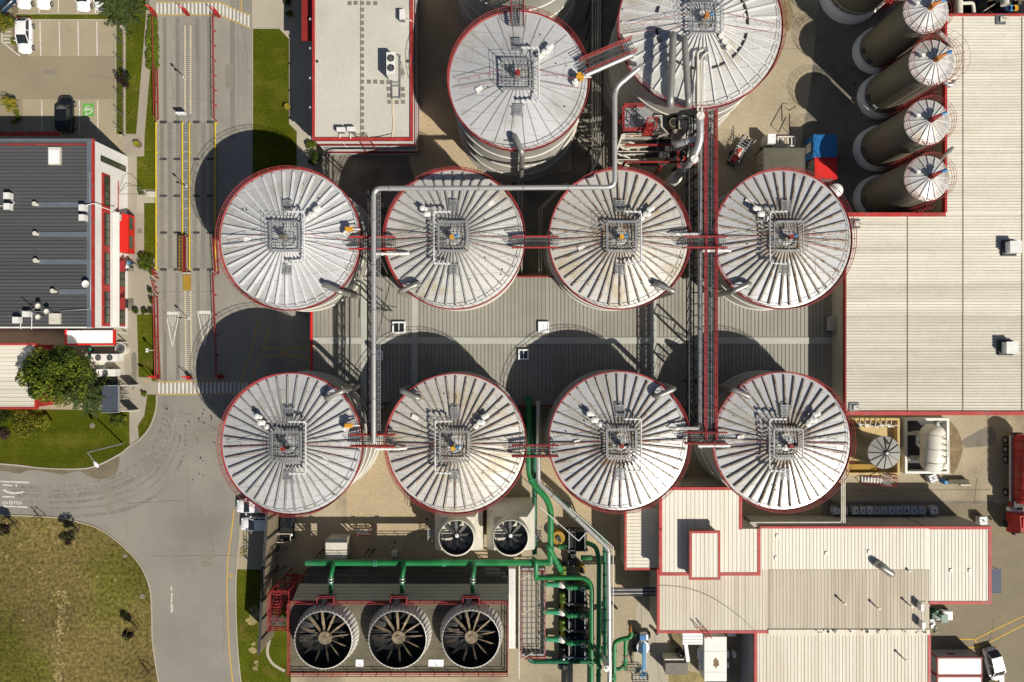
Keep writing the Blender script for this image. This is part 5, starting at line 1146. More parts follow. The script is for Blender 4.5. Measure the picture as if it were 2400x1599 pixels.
pipe('thick silver duct with round cleaning caps beside the process platform', [(1641, 272, 9), (1641, 273, 14.2), (1641, 335, 13.5), (1622, 376, 12.5), (1590, 412, 8.5)], .42, 'steel_pipe', .8, (.35, .5, .68, .85), name='duct', cat='duct', fm='galv')
cap_parent = bpy.data.objects[[o.name for o in bpy.data.objects if o.get('label', '').startswith('thick silver duct')][0]]
for x, y, z, l in ((1641, 272, 14.4, 'upper round white cleaning cap on the silver duct'), (1627, 374, 13.1, 'lower round white cleaning cap on the silver duct')):
    p = W(x, y, z); q = MB(); q.cyl((p.x, p.y, z - .2), .43, .45, 22); q.bar((p.x - .2, p.y - .3, z + .28), (p.x + .2, p.y + .3, z + .28), .06, .06); q.build('duct_cap', 'panel_white', cap_parent)
pipe('short fat silver branch duct running left off the silver duct', [(1636, 324, 13), (1582, 340, 11.5), (1580, 330, 10)], .4, 'steel_pipe', .8, (.3,), name='duct', cat='duct')
# green cooling water network
zg = 5.6
pipe('fat green header pipe along the cooling tower turning up to the tanks', [(717, 1319, zg), (1288, 1319, zg), (1290, 1318, zg), (1291, 1178, zg), (1240, 1126, zg), (1240, 930, zg)], .38, 'green_pipe', 1.6, (.165, .17, .33, .335, .62, .8), n=18, posts=((735, 1319, zg), (850, 1319, zg), (1065, 1319, zg), (1240, 1000, zg)), fm='green_teal')
pipe('second green riser pipe in the gap between south tanks', [(1253, 1300, 3.8), (1253, 1160, 3.8), (1253, 930, 3.8)], .3, 'green_dark', .6, (.5,), n=14)
pipe('slanting green drop pipe below the header bend', [(1284, 1278, zg + .3), (1287, 1284, zg + .6), (1313, 1334, zg - 1), (1314, 1337, 1)], .33, 'green_pipe', .5, (.4,), n=14)
pipe('green branch pipe dropping from header over the red railed basin', [(1249, 1312, zg), (1256, 1316, zg + .7), (1257, 1350, zg + .4), (1257, 1358, 3.0)], .3, 'green_pipe', .5, (.5,), n=14)
pipe('green pipe running right then down past the pumps, inner of two', [(1258, 1354, 3.9), (1387, 1354, 4.4), (1385, 1800, 4.4)], .29, 'green_pipe', 1.7, (.2, .55, .75), n=14, posts=((1385, 1430, 4.3), (1385, 1500, 4.3)))
pipe('straight green pipe beside the teal tray, outer of two', [(1375, 1272, 3), (1398, 1282, 4.2), (1404, 1315, 4.5), (1402, 1800, 4.5)], .29, 'green_pipe', 1.2, (.3, .6), n=14)
pipe('silver pipe running diagonally then down beside the green pipes', [(1262, 940, 6.8), (1262, 1130, 6.8), (1426, 1286, 6.8), (1429, 1570, 6.6), (1426, 1800, 6)], .27, 'steel_pipe', .5, (.12, .25, .33, .45, .62, .8), n=14, fm='steel_dull', posts=((1262, 1060, 6.7), (1345, 1209, 6.7)))
pipe('teal cable duct under the diagonal silver pipe', [(1276, 1140, 5.6), (1418, 1268, 5.6), (1417, 1535, 5.6)], .26, 'green_teal', .3, [i / 17 for i in range(1, 17)], name='cable_duct', cat='cable duct', n=4, fm='dark_steel')
pipe('thin white conduit above the diagonal silver pipe', [(1265, 1188, 7.2), (1356, 1268, 7), (1358, 1266, 7), (1375, 1248, 7)], .05, 'panel_white', .1, n=6, name='conduit', cat='conduit')
pipe('thin white conduit frame right of the silver pipe', [(1335, 1190, 6.9), (1437, 1282, 6.9), (1437, 1495, 6.7)], .055, 'panel_white', .1, n=6, name='conduit', cat='conduit')
for x, y, z, m, l in ((1386, 1556, 5, 'green_pipe', 'round green standpipe on the inner green pipe'), (1404, 1563, 5.1, 'green_pipe', 'round green standpipe on the outer green pipe'), (1422, 1567, 7.2, 'panel_white', 'round white standpipe on the silver pipe'), (1438, 1587, 4.6, 'green_pipe', 'round green standpipe on the hooked green pipe')):
    p = W(x, y, z); t = thing('standpipe', l, 'standpipe', (p.x, p.y, 0), 'standpipes near the bottom edge'); q = MB(); q.cyl((p.x, p.y, z - 4), .26, 4.0, 18); q.build('riser', m, t); q = MB(); q.cyl((p.x, p.y, z), .36, .1, 18); q.cyl((p.x, p.y, z + .1), .14, .16, 10); q.build('cap', m, t)
pipe('hooked green pipe near the blue boom lift', [(1438, 1800, 3.8), (1440, 1505, 3.8), (1460, 1497, 3.9), (1478, 1494, 4), (1480, 1482, 3.9)], .26, 'green_pipe', 1.0, (.3, .5, .8), n=14)
pipe('orange hose stub at the end of the hooked green pipe', [(1479, 1484, 4), (1477, 1468, 3.7), (1477, 1466, 2)], .17, 'orange', .3, (.5,), n=10)
pipe('short green drop pipe with tan flange by the boom lift', [(1466, 1500, 3.7), (1466, 1555, 3.5), (1465, 1566, 2)], .24, 'green_pipe', .5, (.4, .75), n=12, fm='rust_red')
pipe('green loop pipe around the white standpipe', [(1402, 1535, 3.6), (1412, 1545, 3.7), (1440, 1543, 3.7)], .26, 'green_dark', .8, (.5,), n=12)
pipe('low green suction pipe along the basin bottom', [(1236, 1538, 1.0), (1246, 1550, .9), (1400, 1550, .9)], .33, 'green_dark', 1.0, (.15, .4, .7), n=14)
pipe('low green curved pipe right of the hooked pipe', [(1444, 1568, 2.4), (1452, 1569, 2.4), (1462, 1560, 2.4)], .22, 'green_pipe', .6, (.3,), n=10)
pipe('thin white pipe line along the left of the red railed basin', [(1217, 1325, 3.2), (1216, 1590, 3.2)], .09, 'panel_bone', .3, (.1, .5, .92), n=8, fm='panel_white')
for k, (dy, m) in enumerate(((1379, 'dark_steel'), (1383, 'galv'), (1387, 'dark_steel'), (1391, 'galv'), (1396, 'dark_steel'))):
    pipe('%s pipe of the bundle entering the production building, %s' % ({'dark_steel': 'black', 'galv': 'grey'}[m], ('topmost', 'second from top', 'middle', 'fourth', 'lowest')[k]), [(1425, dy, 4), (1536, dy - 1, 4)], .1, m, .1, (.1, .9), n=8, group='pipes entering the production building')
for k, x in enumerate((1389, 1396, 1402, 1407)):
    pipe('grey rack pipe between the tall tanks, %s' % ('leftmost', 'second from left', 'third from left', 'rightmost')[k], [(x, -60, 4.5), (x, 400 - 12 * k, 4.5), (x - 35, 450 - 6 * k, 4.5), (x - 60, 500 - 6 * k, 4.5)], (.12, .09, .14, .08)[k], 'steel_dull', .3, (.2, .5), n=8, group='rack pipes between the tall tanks')
for k, x in enumerate((1215, 1223, 1264, 1270)):
    pipe('dim pipe in the gap between north tanks, %s' % ('leftmost', 'second from left', 'third from left', 'rightmost')[k], [(x + (60 if k > 1 else 0), 430, 3.5), (x + (25 if k > 1 else 0), 465, 3.5), (x, 490, 3.5), (x, 640, 3.5)], .11, 'steel_dull', .3, (.4,), n=8, group='pipes in the gap between north tanks')
q = thing('pipe_rack', 'dark steel pipe rack in the lane between the tall tanks', 'pipe rack', (*G(1400, 200).xy, 0)); m = MB()
pq = W(1382, 0, 4.1).x, W(1412, 0, 4.1).x
for y in range(10, 400, 48):
    yy = W(0, y, 4.1).y; m.bar((pq[0], yy, 4.2), (pq[1], yy, 4.2), .16, .2)
    for x in pq: m.bar((x, yy, 0), (x, yy, 4.2), .16, .16, up=Vector((1, 0, 0)))
for x in pq: m.bar((x, W(0, -40, 4.1).y, 4.05), (x, W(0, 405, 4.1).y, 4.05), .12, .16)
m.build('frame', 'dark_steel', q)
t = thing('vertical_pipes', 'bundle of dull vertical pipes on the wall of the smooth roofed tank', 'pipe', (*G(1205, 300).xy, 0))
for dx in (0, 9, 16, 24):
    m = MB(); m.tube([W(1213 + dx - 12, 388, 2), W(1213 + dx - 12, 404, 2), W(1213 + dx - 12, 410, 0)], .16, 8); p = G(1203 + dx, 330); m.tube([(p.x, p.y, 0), (p.x, p.y, 13.6)], .15, 8); m.build('pipe_run', 'steel_dull', t)
for (x, y, z, l) in ((818, 537, 13.3, 'amber valve actuator on the roof rim of the tank nearest the weighbridge'), (817, 998, 13.3, 'amber valve actuator on the roof rim of the south tank by the road'), (1360, 179, 15.9, 'amber valve actuator at the foot of the wide sloping footbridge')):
    p = W(x, y, z); t = thing('valve_actuator', l, 'actuator', (p.x, p.y, z - 1.3), 'amber valve actuators'); q = MB(); q.cbox((p.x, p.y, z - .4), .85, .45, .5, 0 if y > 300 else -1.2); q.tube([(p.x - .4, p.y, z - .1), (p.x + .4, p.y, z - .1)], .24, 10); q.build('gearbox', 'amber', t)
    q = MB(); q.cyl((p.x - .45, p.y - .35, z - 1.2), .38, .75, 16); q.cyl((p.x - .45, p.y - .35, z - .45), .2, .3, 12); q.tube([(p.x + .2, p.y, z - .2), (p.x + 1.2, p.y, z - .2)], .09, 8); q.build('valve_body', 'panel_white', t)

# ---------------------------------------------------------------- process platform
zp = 9.4; t = bthing('process_platform', 'red railed steel process platform south of the largest tank', 'platform', 1458, 245, 1660, 400, zp)
a, b = W(1460, 250, zp), W(1655, 306, zp)
q = MB(); q.box(a.x, b.x, b.y, a.y, zp - .12, zp)
for i in range(1, 9): x = a.x + (b.x - a.x) * i / 9; q.box(x - .02, x + .02, b.y, a.y, zp, zp + .02, 1)
q.box(a.x, b.x, (a.y + b.y) / 2 - .02, (a.y + b.y) / 2 + .02, zp + .001, zp + .021, 1); q.build('deck', ['galv', 'wall_grey'], t)
for pts in ([(a.x, b.y), (a.x, a.y)], [(a.x, a.y), (b.x, a.y)], [(b.x, a.y), (b.x, W(0, 400, zp).y)], [(a.x, b.y), (W(1528, 0, zp).x, b.y)]):
    q = MB(); P = [(x, y, zp) for x, y in pts]; rail_line(q, P, tr=.045, step=1.1, mids=(.4, .75)); q.bar(Vector(P[0]) + Vector((0, 0, .1)), Vector(P[1]) + Vector((0, 0, .1)), .2, .14); q.build('railing', 'red_rail', t)
for k, (y, x0, x1, z) in enumerate(((316, 1460, 1504, 8.6), (324, 1458, 1545, 8.2), (341, 1452, 1540, 7.2), (357, 1446, 1530, 6.4), (376, 1444, 1515, 5.4))):
    q = MB(); q.bar(W(x0, y, z), W(x1, y, z), .22, .28); q.bar(W(x0 + 6, y + 8, z - .6), W(x1 - 20, y + 3, z - .3), .16, .18); q.bar(W(x0, y + 3, z - .3), W(x0 + 30, y + 14, z - 1.2), .14, .16); q.build('girder', 'panel_bone', t)
    q = MB(); rail_line(q, [W(x0 + 4, y + 6, z - .8), W(x1 + 10, y + 6, z - .8)], tr=.03, step=1.0); q.build('railing', 'rust_red' if k in (0, 2) else 'dark_steel', t)
    q = MB(); q.box(W(x0 + 60, 0, z).x, W(x1 + 55, 0, z).x, W(0, y + 8, z).y, W(0, y - 4, z).y, z - 1.0, z - .9); q.build('lower_deck', 'dark_steel', t)
q = MB(); q.bar(W(1459, 315, 8.9), W(1446, 352, 8.4), .2, .22); q.bar(W(1446, 352, 8.4), W(1440, 365, 6), .18, .2); q.build('girder', 'panel_bone', t)
q = MB()
for x, y in ((1465, 255), (1550, 255), (1650, 255), (1465, 380), (1550, 390), (1650, 395), (1600, 330)): p = W(x, y, zp - .3); q.bar((p.x, p.y, 0), (p.x, p.y, zp - .2), .24, .24, up=Vector((1, 0, 0)))
for y in (255, 300, 340, 380): q.bar(W(1465, y, zp - .3), W(1650, y, zp - .3), .18, .25)
q.build('column', 'rust_red', t)
q = MB(); p, p2 = W(1513, 286, 11), W(1533, 309, 11)
for z in (9.6, 10.6): q.box(p.x, p2.x, p2.y, p.y, z, z + .08)
for k in range(6): q.box(p.x + (p2.x - p.x) * k / 6, p.x + (p2.x - p.x) * (k + .5) / 6, p2.y, p2.y + 1.0, 11.5, 11.58)
for x in (p.x, p2.x):
    for y in (p.y, p2.y): q.bar((x, y, zp), (x, y, 12.6), .1, .1, up=Vector((1, 0, 0)))
rail_line(q, [(p.x, p.y, 11.6), (p2.x, p.y, 11.6), (p2.x, p2.y, 11.6), (p.x, p2.y, 11.6)], tr=.035, step=.8, closed=True); q.build('stair_cage', 'red', t)
q = MB(); rail_line(q, [W(1530, 278, 12), W(1546, 278, 12), W(1547, 305, 12), W(1560, 318, 12), W(1540, 325, 11)], tr=.06, step=.8); q.build('railing', 'panel_bone', t)
q = MB(); grating_mb(W(1531, 0, 12).x, W(1545, 0, 12).x, W(0, 316, 12).y, W(0, 284, 12).y, 11.9, .16, .05, mb=q); q.build('landing', 'dark_steel', t)
p = W(1591, 290, 11.5); t2 = thing('cyclone_vessel', 'tan insulated vessel with open black pipe mouth on the platform', 'vessel', (p.x, p.y, zp))
q = MB(); q.cyl((p.x - .55, p.y + .1, zp), .55, 2.2, 20); q.build('pipe_stub', 'deck_brown', t2); q = MB(); q.cyl((p.x - .55, p.y + .1, zp + 2.2), .4, .04, 18); q.build('pipe_mouth', 'black', t2)
q = MB(); q.cbox((p.x + .35, p.y - .25, zp), .95, .95, 2.6); q.build('casing', 'rafter_rust', t2); q = MB(); q.cbox((p.x, p.y + .8, zp), 1.7, .6, 1.6); q.build('motor', 'black', t2); q = MB(); q.cbox((p.x + .2, p.y + .75, zp + 1.6), .45, .45, .4); q.build('junction_box', 'panel_white', t2)
q = MB(); q.tube(fillet([W(1585, 302, 11), W(1583, 330, 10.5), W(1592, 345, 9)], .6), .5, 16); q.cyl((*W(1583, 322, 10.4).xy, 10.2), .56, .5, 18); q.build('elbow', 'rafter_rust', t2)
p = W(1588, 412, 8.5); t2 = thing('white_vessel', 'white domed vessel at the lower end of the silver duct', 'vessel', (p.x, p.y, 0)); q = MB(); q.lathe((p.x, p.y, 0), [(.75, 0), (.75, 7.6), (.68, 8.0), (.4, 8.25), (.001, 8.35)], 28); q.build('shell', 'panel_white', t2)
q = MB(); q.cyl((p.x - .3, p.y - .35, 8.1), .14, .35, 10); q.cyl((p.x + .3, p.y + .3, 8.1), .1, .3, 10); q.build('nozzle', 'galv', t2); q = MB(); q.cyl((p.x - .7, p.y - .9, 0), .34, 5, 16); q.build('drain_pipe', 'panel_white', t2)
p = W(1608, 368, 7); t2 = thing('valve_skid', 'red and grey valve skid right of the process platform girders', 'valve skid', (p.x, p.y, 0)); q = MB(); rail_line(q, [(p.x - 1, p.y - 1.2, 6.4), (p.x + 1, p.y - 1.2, 6.4), (p.x + 1, p.y + 1.4, 6.4), (p.x - 1, p.y + 1.4, 6.4)], tr=.05, step=.6, closed=True); q.build('railing', 'red', t2)
q = MB(); q.box(p.x - 1, p.x + 1, p.y - 1.2, p.y + 1.4, 6.3, 6.4); q.bar((p.x, p.y, 0), (p.x, p.y, 6.3), .3, .3, up=Vector((1, 0, 0))); q.build('deck', 'dark_steel', t2)
for k in range(4): q = MB(); q.cyl((p.x - .5 + .35 * k, p.y - .6 + .4 * k, 6.4), .2, .5 + .2 * (k % 2), 12); q.tube([(p.x - .5 + .35 * k, p.y - .6 + .4 * k, 7), (p.x + .2, p.y + .9, 7.1)], .06, 6); q.build('valve_body', ('galv', 'red_bright', 'panel_bone', 'galv')[k], t2)
# ---------------------------------------------------------------- pumps, exchangers, basin
def pump(px, py, label, motorm, bodym, dark=False):
    p = G(px, py); t = thing('water_pump', label, 'pump', (p.x, p.y, 0), 'cooling water pumps')
    q = MB(); q.cbox((p.x, p.y + .9, 0), 1.0, 3.4, .25); q.build('base_frame', 'dark_steel', t)
    q = MB(); q.tube([(p.x, p.y + 1.0, .85), (p.x, p.y + 2.3, .85)], .42, 14); 
    for k in range(7): q.tube([(p.x, p.y + 1.05 + k * .17, .85), (p.x, p.y + 1.1 + k * .17, .85)], .48, 14)
    q.cbox((p.x + .2, p.y + 1.6, 1.2), .4, .5, .25); q.build('motor', motorm, t)
    q = MB(); q.tube([(p.x, p.y + .35, .85), (p.x, p.y + 1.0, .85)], [.22, .3], 12); q.build('coupling_guard', 'steel_pipe' if dark else 'yellow', t)
    q = MB(); q.tube([(p.x, p.y - .5, .85), (p.x, p.y - .2, .85), (p.x, p.y + .3, .85)], [.35, .62, .5], 16); q.cbox((p.x - .4, p.y - .1, .5), .5, .5, .7); q.cbox((p.x + .35, p.y, .5), .4, .4, .9); q.build('pump_body', bodym, t)
    if not dark:
        q = MB(); q.tube([(p.x - 2.1, p.y - .05, .9), (p.x - .5, p.y - .05, .9)], [.3, .4], 14); q.tube([(p.x - 2.2, p.y - .05, 0), (p.x - 2.2, p.y - .05, 1.1)], .33, 14); q.build('suction_pipe', 'green_teal', t)
        q = MB(); q.tube(fillet([(p.x + .4, p.y + .05, .9), (p.x + .5, p.y + .05, 2.3), (p.x + 3.6, p.y + .05, 2.3)], .3), .3, 14)
        q.build('discharge_pipe', 'green_pipe', t)
        for k in range(4): q = MB(); q.tube([(p.x + .95 + k * .8, p.y + .05, 2.3), (p.x + 1.05 + k * .8, p.y + .05, 2.3)], .4, 14); q.build('flange', 'green_teal', t)
        q = MB(); q.ring((p.x + 2.4, p.y + .05, 3.0), .28, .045, 18, 5); q.tube([(p.x + 2.4, p.y + .05, 2.3), (p.x + 2.4, p.y + .05, 3.0)], .06, 6); q.build('hand_wheel', 'panel_white', t)
pump(1318, 1363, 'white bodied water pump under the horizontal green pipe, topmost', 'pump_green', 'panel_white')
pump(1318, 1427, 'white bodied water pump with lime motor, middle of the column', 'pump_green', 'panel_white')
pump(1318, 1490, 'white bodied water pump with lime motor, lower of the two lime ones', 'pump_green', 'panel_white')
pump(1319, 1553, 'black water pump at the bottom of the pump column', 'black', 'black', True)
pump(1341, 1310, 'black water pump with shiny shaft above the horizontal green pipe', 'black', 'dark_steel', True)
for k, (y0, y1) in enumerate(((1246, 1290), (1372, 1415), (1434, 1477), (1498, 1540))):
    p, p2 = W(1328, y0, 1.8), W(1378, y1, 1.8); t = thing('heat_exchanger', 'black plate heat exchanger right of the pumps, %s of four' % ('topmost', 'second from top', 'third from top', 'lowest')[k], 'heat exchanger', (*((p + p2) / 2).xy, 0), 'black plate heat exchangers')
    q = MB(); n = 22
    for i in range(n):
        y = p2.y + (p.y - p2.y) * (i + .1) / n; q.box(p.x + .15, p2.x - .15, y, y + (p.y - p2.y) / n * .42, .35, 1.7)
    q.build('plate_pack', 'dark_steel', t)
    for y in (p.y, p2.y): q = MB(); q.box(p.x, p2.x, y - .09, y + .09, .1, 2.0); q.build('end_plate', 'blue_dark' if k == 3 else 'dark_steel', t)
    for x in (p.x + .3, p.x + 1.1, p2.x - .4): q = MB(); q.tube([(x, p2.y - .3, 1.82), (x, p.y + .3, 1.82)], .06, 8); q.build('tie_bar', 'galv', t)
for x, y, m, l in ((1307, 1254, 'ochre', 'ochre yellow tank head left of the black exchanger'), (1361, 1327, 'ochre', 'ochre yellow box near the horizontal green pipe')):
    p = G(x, y); t = thing('dosing_tank', l, 'tank', (p.x, p.y, 0)); q = MB(); q.cyl((p.x, p.y, 0), .85 if y < 1300 else .5, 1.4, 20); q.build('shell', m, t); q = MB(); q.cyl((p.x, p.y, 1.4), .3, .2, 14); q.cbox((p.x + .2, p.y - .3, 1.4), .3, .3, .3); q.build('lid', 'dark_steel', t)
for x, y, sx, sy, l in ((1320, 1274, .6, .5, 'small green valve wheel box left of the black pump'), (1372, 1300, .7, .6, 'small green valve box at the head of the outer green pipe')):
    p = G(x, y); t = thing('valve_box', l, 'valve', (p.x, p.y, 0)); q = MB(); q.tube([(p.x - .7, p.y, 1.3), (p.x + .7, p.y, 1.3)], .32, 14); q.build('valve_body', 'green_pipe', t); q = MB(); q.ring((p.x, p.y, 1.9), .3, .04, 18, 5); q.tube([(p.x, p.y, 1.5), (p.x, p.y, 1.9)], .05, 6); q.build('hand_wheel', 'dark_steel', t)
p, p2 = W(1222, 1335, 1), W(1277, 1536, 1); t = thing('settling_basin', 'grated water basin with red railing beside the cooling tower', 'basin', (*((p + p2) / 2).xy, 0))
q = MB(); q.box(p.x, p2.x, p2.y, p.y, .02, .25)
q.build('basin_floor', 'concrete_pale', t); q = MB()
for s_ in (p.x, p2.x): q.box(s_ - .1, s_ + .1, p2.y, p.y, 0, .9)
for s_ in (p.y, p2.y): q.box(p.x + .1, p2.x - .1, s_ - .1, s_ + .1, 0, .899)
q.build('basin_wall', 'wall_grey', t); q = MB()
for k in range(1, 16): y = p2.y + (p.y - p2.y) * k / 16; q.bar((p.x, y, .92), (p2.x, y, .92), .045, .07)
for k in range(1, 5): x = p.x + (p2.x - p.x) * k / 5; q.bar((x, p2.y, .9), (x, p.y, .9), .06, .08)
q.build('grid_bars', 'galv_dark', t)
q = MB(); rail_line(q, [(p.x, p2.y, .9), (p2.x, p2.y, .9), (p2.x, p.y, .9), (p.x, p.y, .9)], tr=.06, step=1.0, closed=True); q.build('railing', 'red_rail', t)
for y in (1358, 1440, 1545):
    q = MB(); q.tube([W(1222, y, 2.4), W(1250, y - 16, 2.6)], .06, 6); q.build('brace_pipe', 'panel_bone', t)
# ---------------------------------------------------------------- vehicles
def car(px, py, ang, label, paint, L=4.5, Wd=1.82, hh=1.46, suv=False, group=None, cat='car', name='parked_car', dark_roof=False):
    p = G(px, py); t = thing(name, label, cat, (p.x, p.y, 0), group); hw = Wd / 2
    st = [(-.5, .6, .35, .6), (-.485, .8, .3, .82), (-.44, .93, .28, .92), (-.3, 1., .26, .97), (-.1, 1., .26, .97), (.12, 1., .26, .95), (.26, .99, .27, .93), (.34, .96, .28, .88), (.41, .91, .29, .81), (.46, .8, .31, .72), (.488, .62, .34, .62), (.5, .4, .38, .52)]
    if suv: st = [(a, b, c + .08, d * 1.12) for a, b, c, d in st]
    q = MB(); vs = []; m = 9
    for a, b, zl, zt in st:
        x = a * L; w_ = hw * b
        for (u, v) in ((-.93, 0), (-1, .3), (-.99, .65), (-.9, .93), (-.5, 1.03), (0, 1.06), (.5, 1.03), (.9, .93), (.99, .65), (1, .3), (.93, 0)): vs.append((x, w_ * u, zl + (zt - zl) * v))
    m = 11; fs = []
    for i in range(len(st) - 1):
        for j in range(m - 1): fs.append((i * m + j, i * m + j + 1, (i + 1) * m + j + 1, (i + 1) * m + j))
    fs.append(tuple(range(m))[::-1]); fs.append(tuple(range((len(st) - 1) * m, len(st) * m)))
    q.add(vs, [f[::-1] for f in fs[:-2]] + fs[-2:], 0, True); body = q.build('body', paint, t, True)
    zs = st[4][3] * 1.0 - .02; rb, rt_, ft, fb = (-.47, -.42, .08, .24) if suv else (-.46, -.34, .04, .25)
    bw, tw = hw * .9, hw * .78
    bx = [(rb * L, bw * .92), (fb * L, bw * .95)]; z1 = hh - .03
    b_ = [(rb * L, -bw * .9, zs), (fb * L, -bw * .92, zs), (fb * L, bw * .92, zs), (rb * L, bw * .9, zs)]; t_ = [(rt_ * L, -tw * .92, z1), (ft * L, -tw * .94, z1), (ft * L, tw * .94, z1), (rt_ * L, tw * .92, z1)]
    for nm, (i, j) in (('side_window', (0, 1)), ('windscreen', (1, 2)), ('side_window', (2, 3)), ('rear_window', (3, 0))):
        g = MB(); g.add([b_[i], b_[j], t_[j], t_[i]], [(0, 1, 2, 3)]); g.build(nm, 'glass', t, True)
    g = MB(); n = 6; vs = []
    for k in range(n + 1):
        x = rt_ * L + (ft - rt_) * L * k / n; bul = .05 * math.sin(math.pi * k / n) + .005
        for u in (-1, -.7, 0, .7, 1): vs.append((x, tw * .97 * u, z1 + bul * (1 - .6 * abs(u))))
    g.add(vs, [(k * 5 + j, (k + 1) * 5 + j, (k + 1) * 5 + j + 1, k * 5 + j + 1) for k in range(n) for j in range(4)], 0, True)
    for s_ in (-1, 1):
        for (i, j) in (((rb, bw * .91), (rt_, tw * .94)), ((fb, bw * .93), (ft, tw * .96)), ((-.1, bw * .915), (-.1, tw * .955))): g.bar((i[0] * L, s_ * i[1], zs), (j[0] * L, s_ * j[1], z1), .09, .05)
    if suv:
        for s_ in (-1, 1): g.tube([(rt_ * L, s_ * tw * .9, hh + .05), (ft * L, s_ * tw * .9, hh + .05)], .025, 5)
    g.build('roof', 'black_gloss' if dark_roof else paint, t, True)
    for a in (-.3, .31):
        for s_ in (-1, 1):
            w_ = MB(); w_.tube([(a * L, s_ * (hw - .2), .33), (a * L, s_ * (hw + .01), .33)], .33, 18); w_ = w_.build('wheel', 'tyre', t, True)
            r = MB(); r.tube([(a * L, s_ * hw, .33), (a * L, s_ * (hw + .025), .33)], .2, 14); r.build('rim', 'galv', w_, True)
    for s_ in (-1, 1):
        g = MB(); g.cbox((.43 * L, s_ * hw * .66, .66), .3, .26, .1, -s_ * .5); g.build('headlight', 'tote_white', t, True)
        g = MB(); g.cbox((-.482 * L, s_ * hw * .68, .68), .12, .34, .14, s_ * .25); g.build('tail_light', 'red', t, True)
        g = MB(); g.cbox((.17 * L, s_ * (hw + .1), .93), .14, .2, .13); g.build('wing_mirror', paint, t, True)
    g = MB(); g.box(-.502 * L, -.495 * L, -.26, .26, .5, .62); g.build('number_plate', 'tote_white', t, True)
    t.rotation_euler.z = ang; return t
U, D, Lf = math.pi / 2, -math.pi / 2, math.pi
car(66, 89, D, 'white car parked alone beside the brown planting strip', 'car_white', 4.6)
car(64, -12, D, 'white car at the top edge nearest the brown planting strip', 'car_white', 4.3, group='cars in the top parking row')
car(109, -12, D, 'white car at the top edge, second from the planting strip', 'car_white', 4.4, group='cars in the top parking row')
car(202, -8, D, 'white car at the top edge between two white stall lines by the tree', 'car_white', 4.5, group='cars in the top parking row')
car(243, -7, D + .1, 'white car half hidden under the big olive tree crown', 'car_white', 4.3, group='cars in the top parking row')
car(10, 18, .75 + math.pi, 'dark blue car cut by the top left corner', 'car_blue', 4.3)
car(162, 273, U, 'black sport utility car reversed to the office block', 'black_gloss', 4.8, 1.92, 1.72, True)
car(597, 1183, Lf, 'white car half under the tank rim, upper of two', 'car_white', 4.3, group='white cars by the barrier wall')
car(608, 1225, Lf, 'white car beside the barrier wall, lower of two', 'car_white', 4.4, group='white cars by the barrier wall')
car(678, 1228, D - .05, 'black car parked behind the barrier wall near the yellow stand', 'black_gloss', 4.3)
# pickup at the lower right corner
t = car(2322, 1556, -1.32, 'white pickup truck beside the white containers', 'car_white', 4.8, 1.85, 1.75, cat='pickup', name='pickup_truck')
p = G(2318, 1598); t = thing('sign_board', 'brown board with yellow ring marks at the bottom edge near the pickup', 'board', (p.x, p.y, 0)); q = MB(); q.cbox((p.x, p.y, 0), 1.25, 1.2, .9); q.build('panel', 'deck_brown', t); q = MB()
for s_ in (-.17, .17): q.ring((p.x + .1 + s_ * .5, p.y + .1 + s_, .92), .17, .045, 20, 5)
q.build('marking', 'yellow', t); q = MB(); q.bar((p.x + .7, p.y + .7, .5), (p.x + .7, p.y - .7, .5), .06, 1.0); q.build('frame', 'panel_white', t)
# red tanker lorry
t = thing('tanker_lorry', 'red tanker lorry with ribbed barrel and white pipe along its side', 'lorry', (*G(2366, 1100).xy, 0)); cx = G(2372, 0).x
ya, yb = G(0, 1012).y, G(0, 1172).y
q = MB(); q.tube([(cx, ya - .1, 2.35), (cx, ya - .5, 2.35), (cx, yb + .5, 2.35), (cx, yb + .1, 2.35)], [.9, 1.22, 1.22, .9], 32); 
brl = q.build('barrel', 'red', t)
for k in range(7):
    y = ya - .7 - (ya - yb - 1.4) * k / 6; q = MB(); q.tube([(cx, y, 2.35), (cx, y - .07, 2.35)], 1.27, 32); q.build('barrel_rib', 'rust_red', brl)
q = MB(); q.box(cx - .6, cx + .6, yb - 1.7, ya, .75, 1.1); q.box(cx - 1.2, cx + 1.2, yb - .5, yb + .3, 1.1, 2.0); q.build('chassis', 'dark_steel', t)
q = MB(); q.box(cx - 1.22, cx - .95, yb, ya - .2, 1.5, 1.65); q.box(cx - .94, cx - .6, yb, ya - .2, 1.9, 2.0); q.build('side_step', 'galv', t)
q = MB(); q.tube([(cx - 1.3, ya - .3, 1.5), (cx - 1.3, yb + .2, 1.5)], .14, 10); q.build('side_pipe', 'panel_bone', t)
q = MB(); q.box(cx - 1.25, cx + 1.25, yb - .55, yb + .05, 1.1, 1.7); q.build('mudguard', 'red', t)
q = MB(); rail_line(q, [(cx - .4, ya - .4, 3.55), (cx - .4, yb + .4, 3.55)], h=.5, tr=.03, step=1.5, mids=()); q.box(cx - .3, cx + .3, ya - .6, yb + .6, 3.5, 3.58); q.build('catwalk', 'red_rail', t)
for y in (1030, 1052, 1076, 1152):
    for s_ in (-1, 1):
        w_ = MB(); yy = G(0, y).y; w_.tube([(cx + s_ * .95, yy, .5), (cx + s_ * 1.24, yy, .5)], .5, 20); w_ = w_.build('wheel', 'tyre', t); r = MB(); r.tube([(cx + s_ * 1.24, yy, .5), (cx + s_ * 1.27, yy, .5)], .26, 14); r.build('rim', 'galv', w_)
ca, cb = G(0, 1196).y, G(0, 1242).y
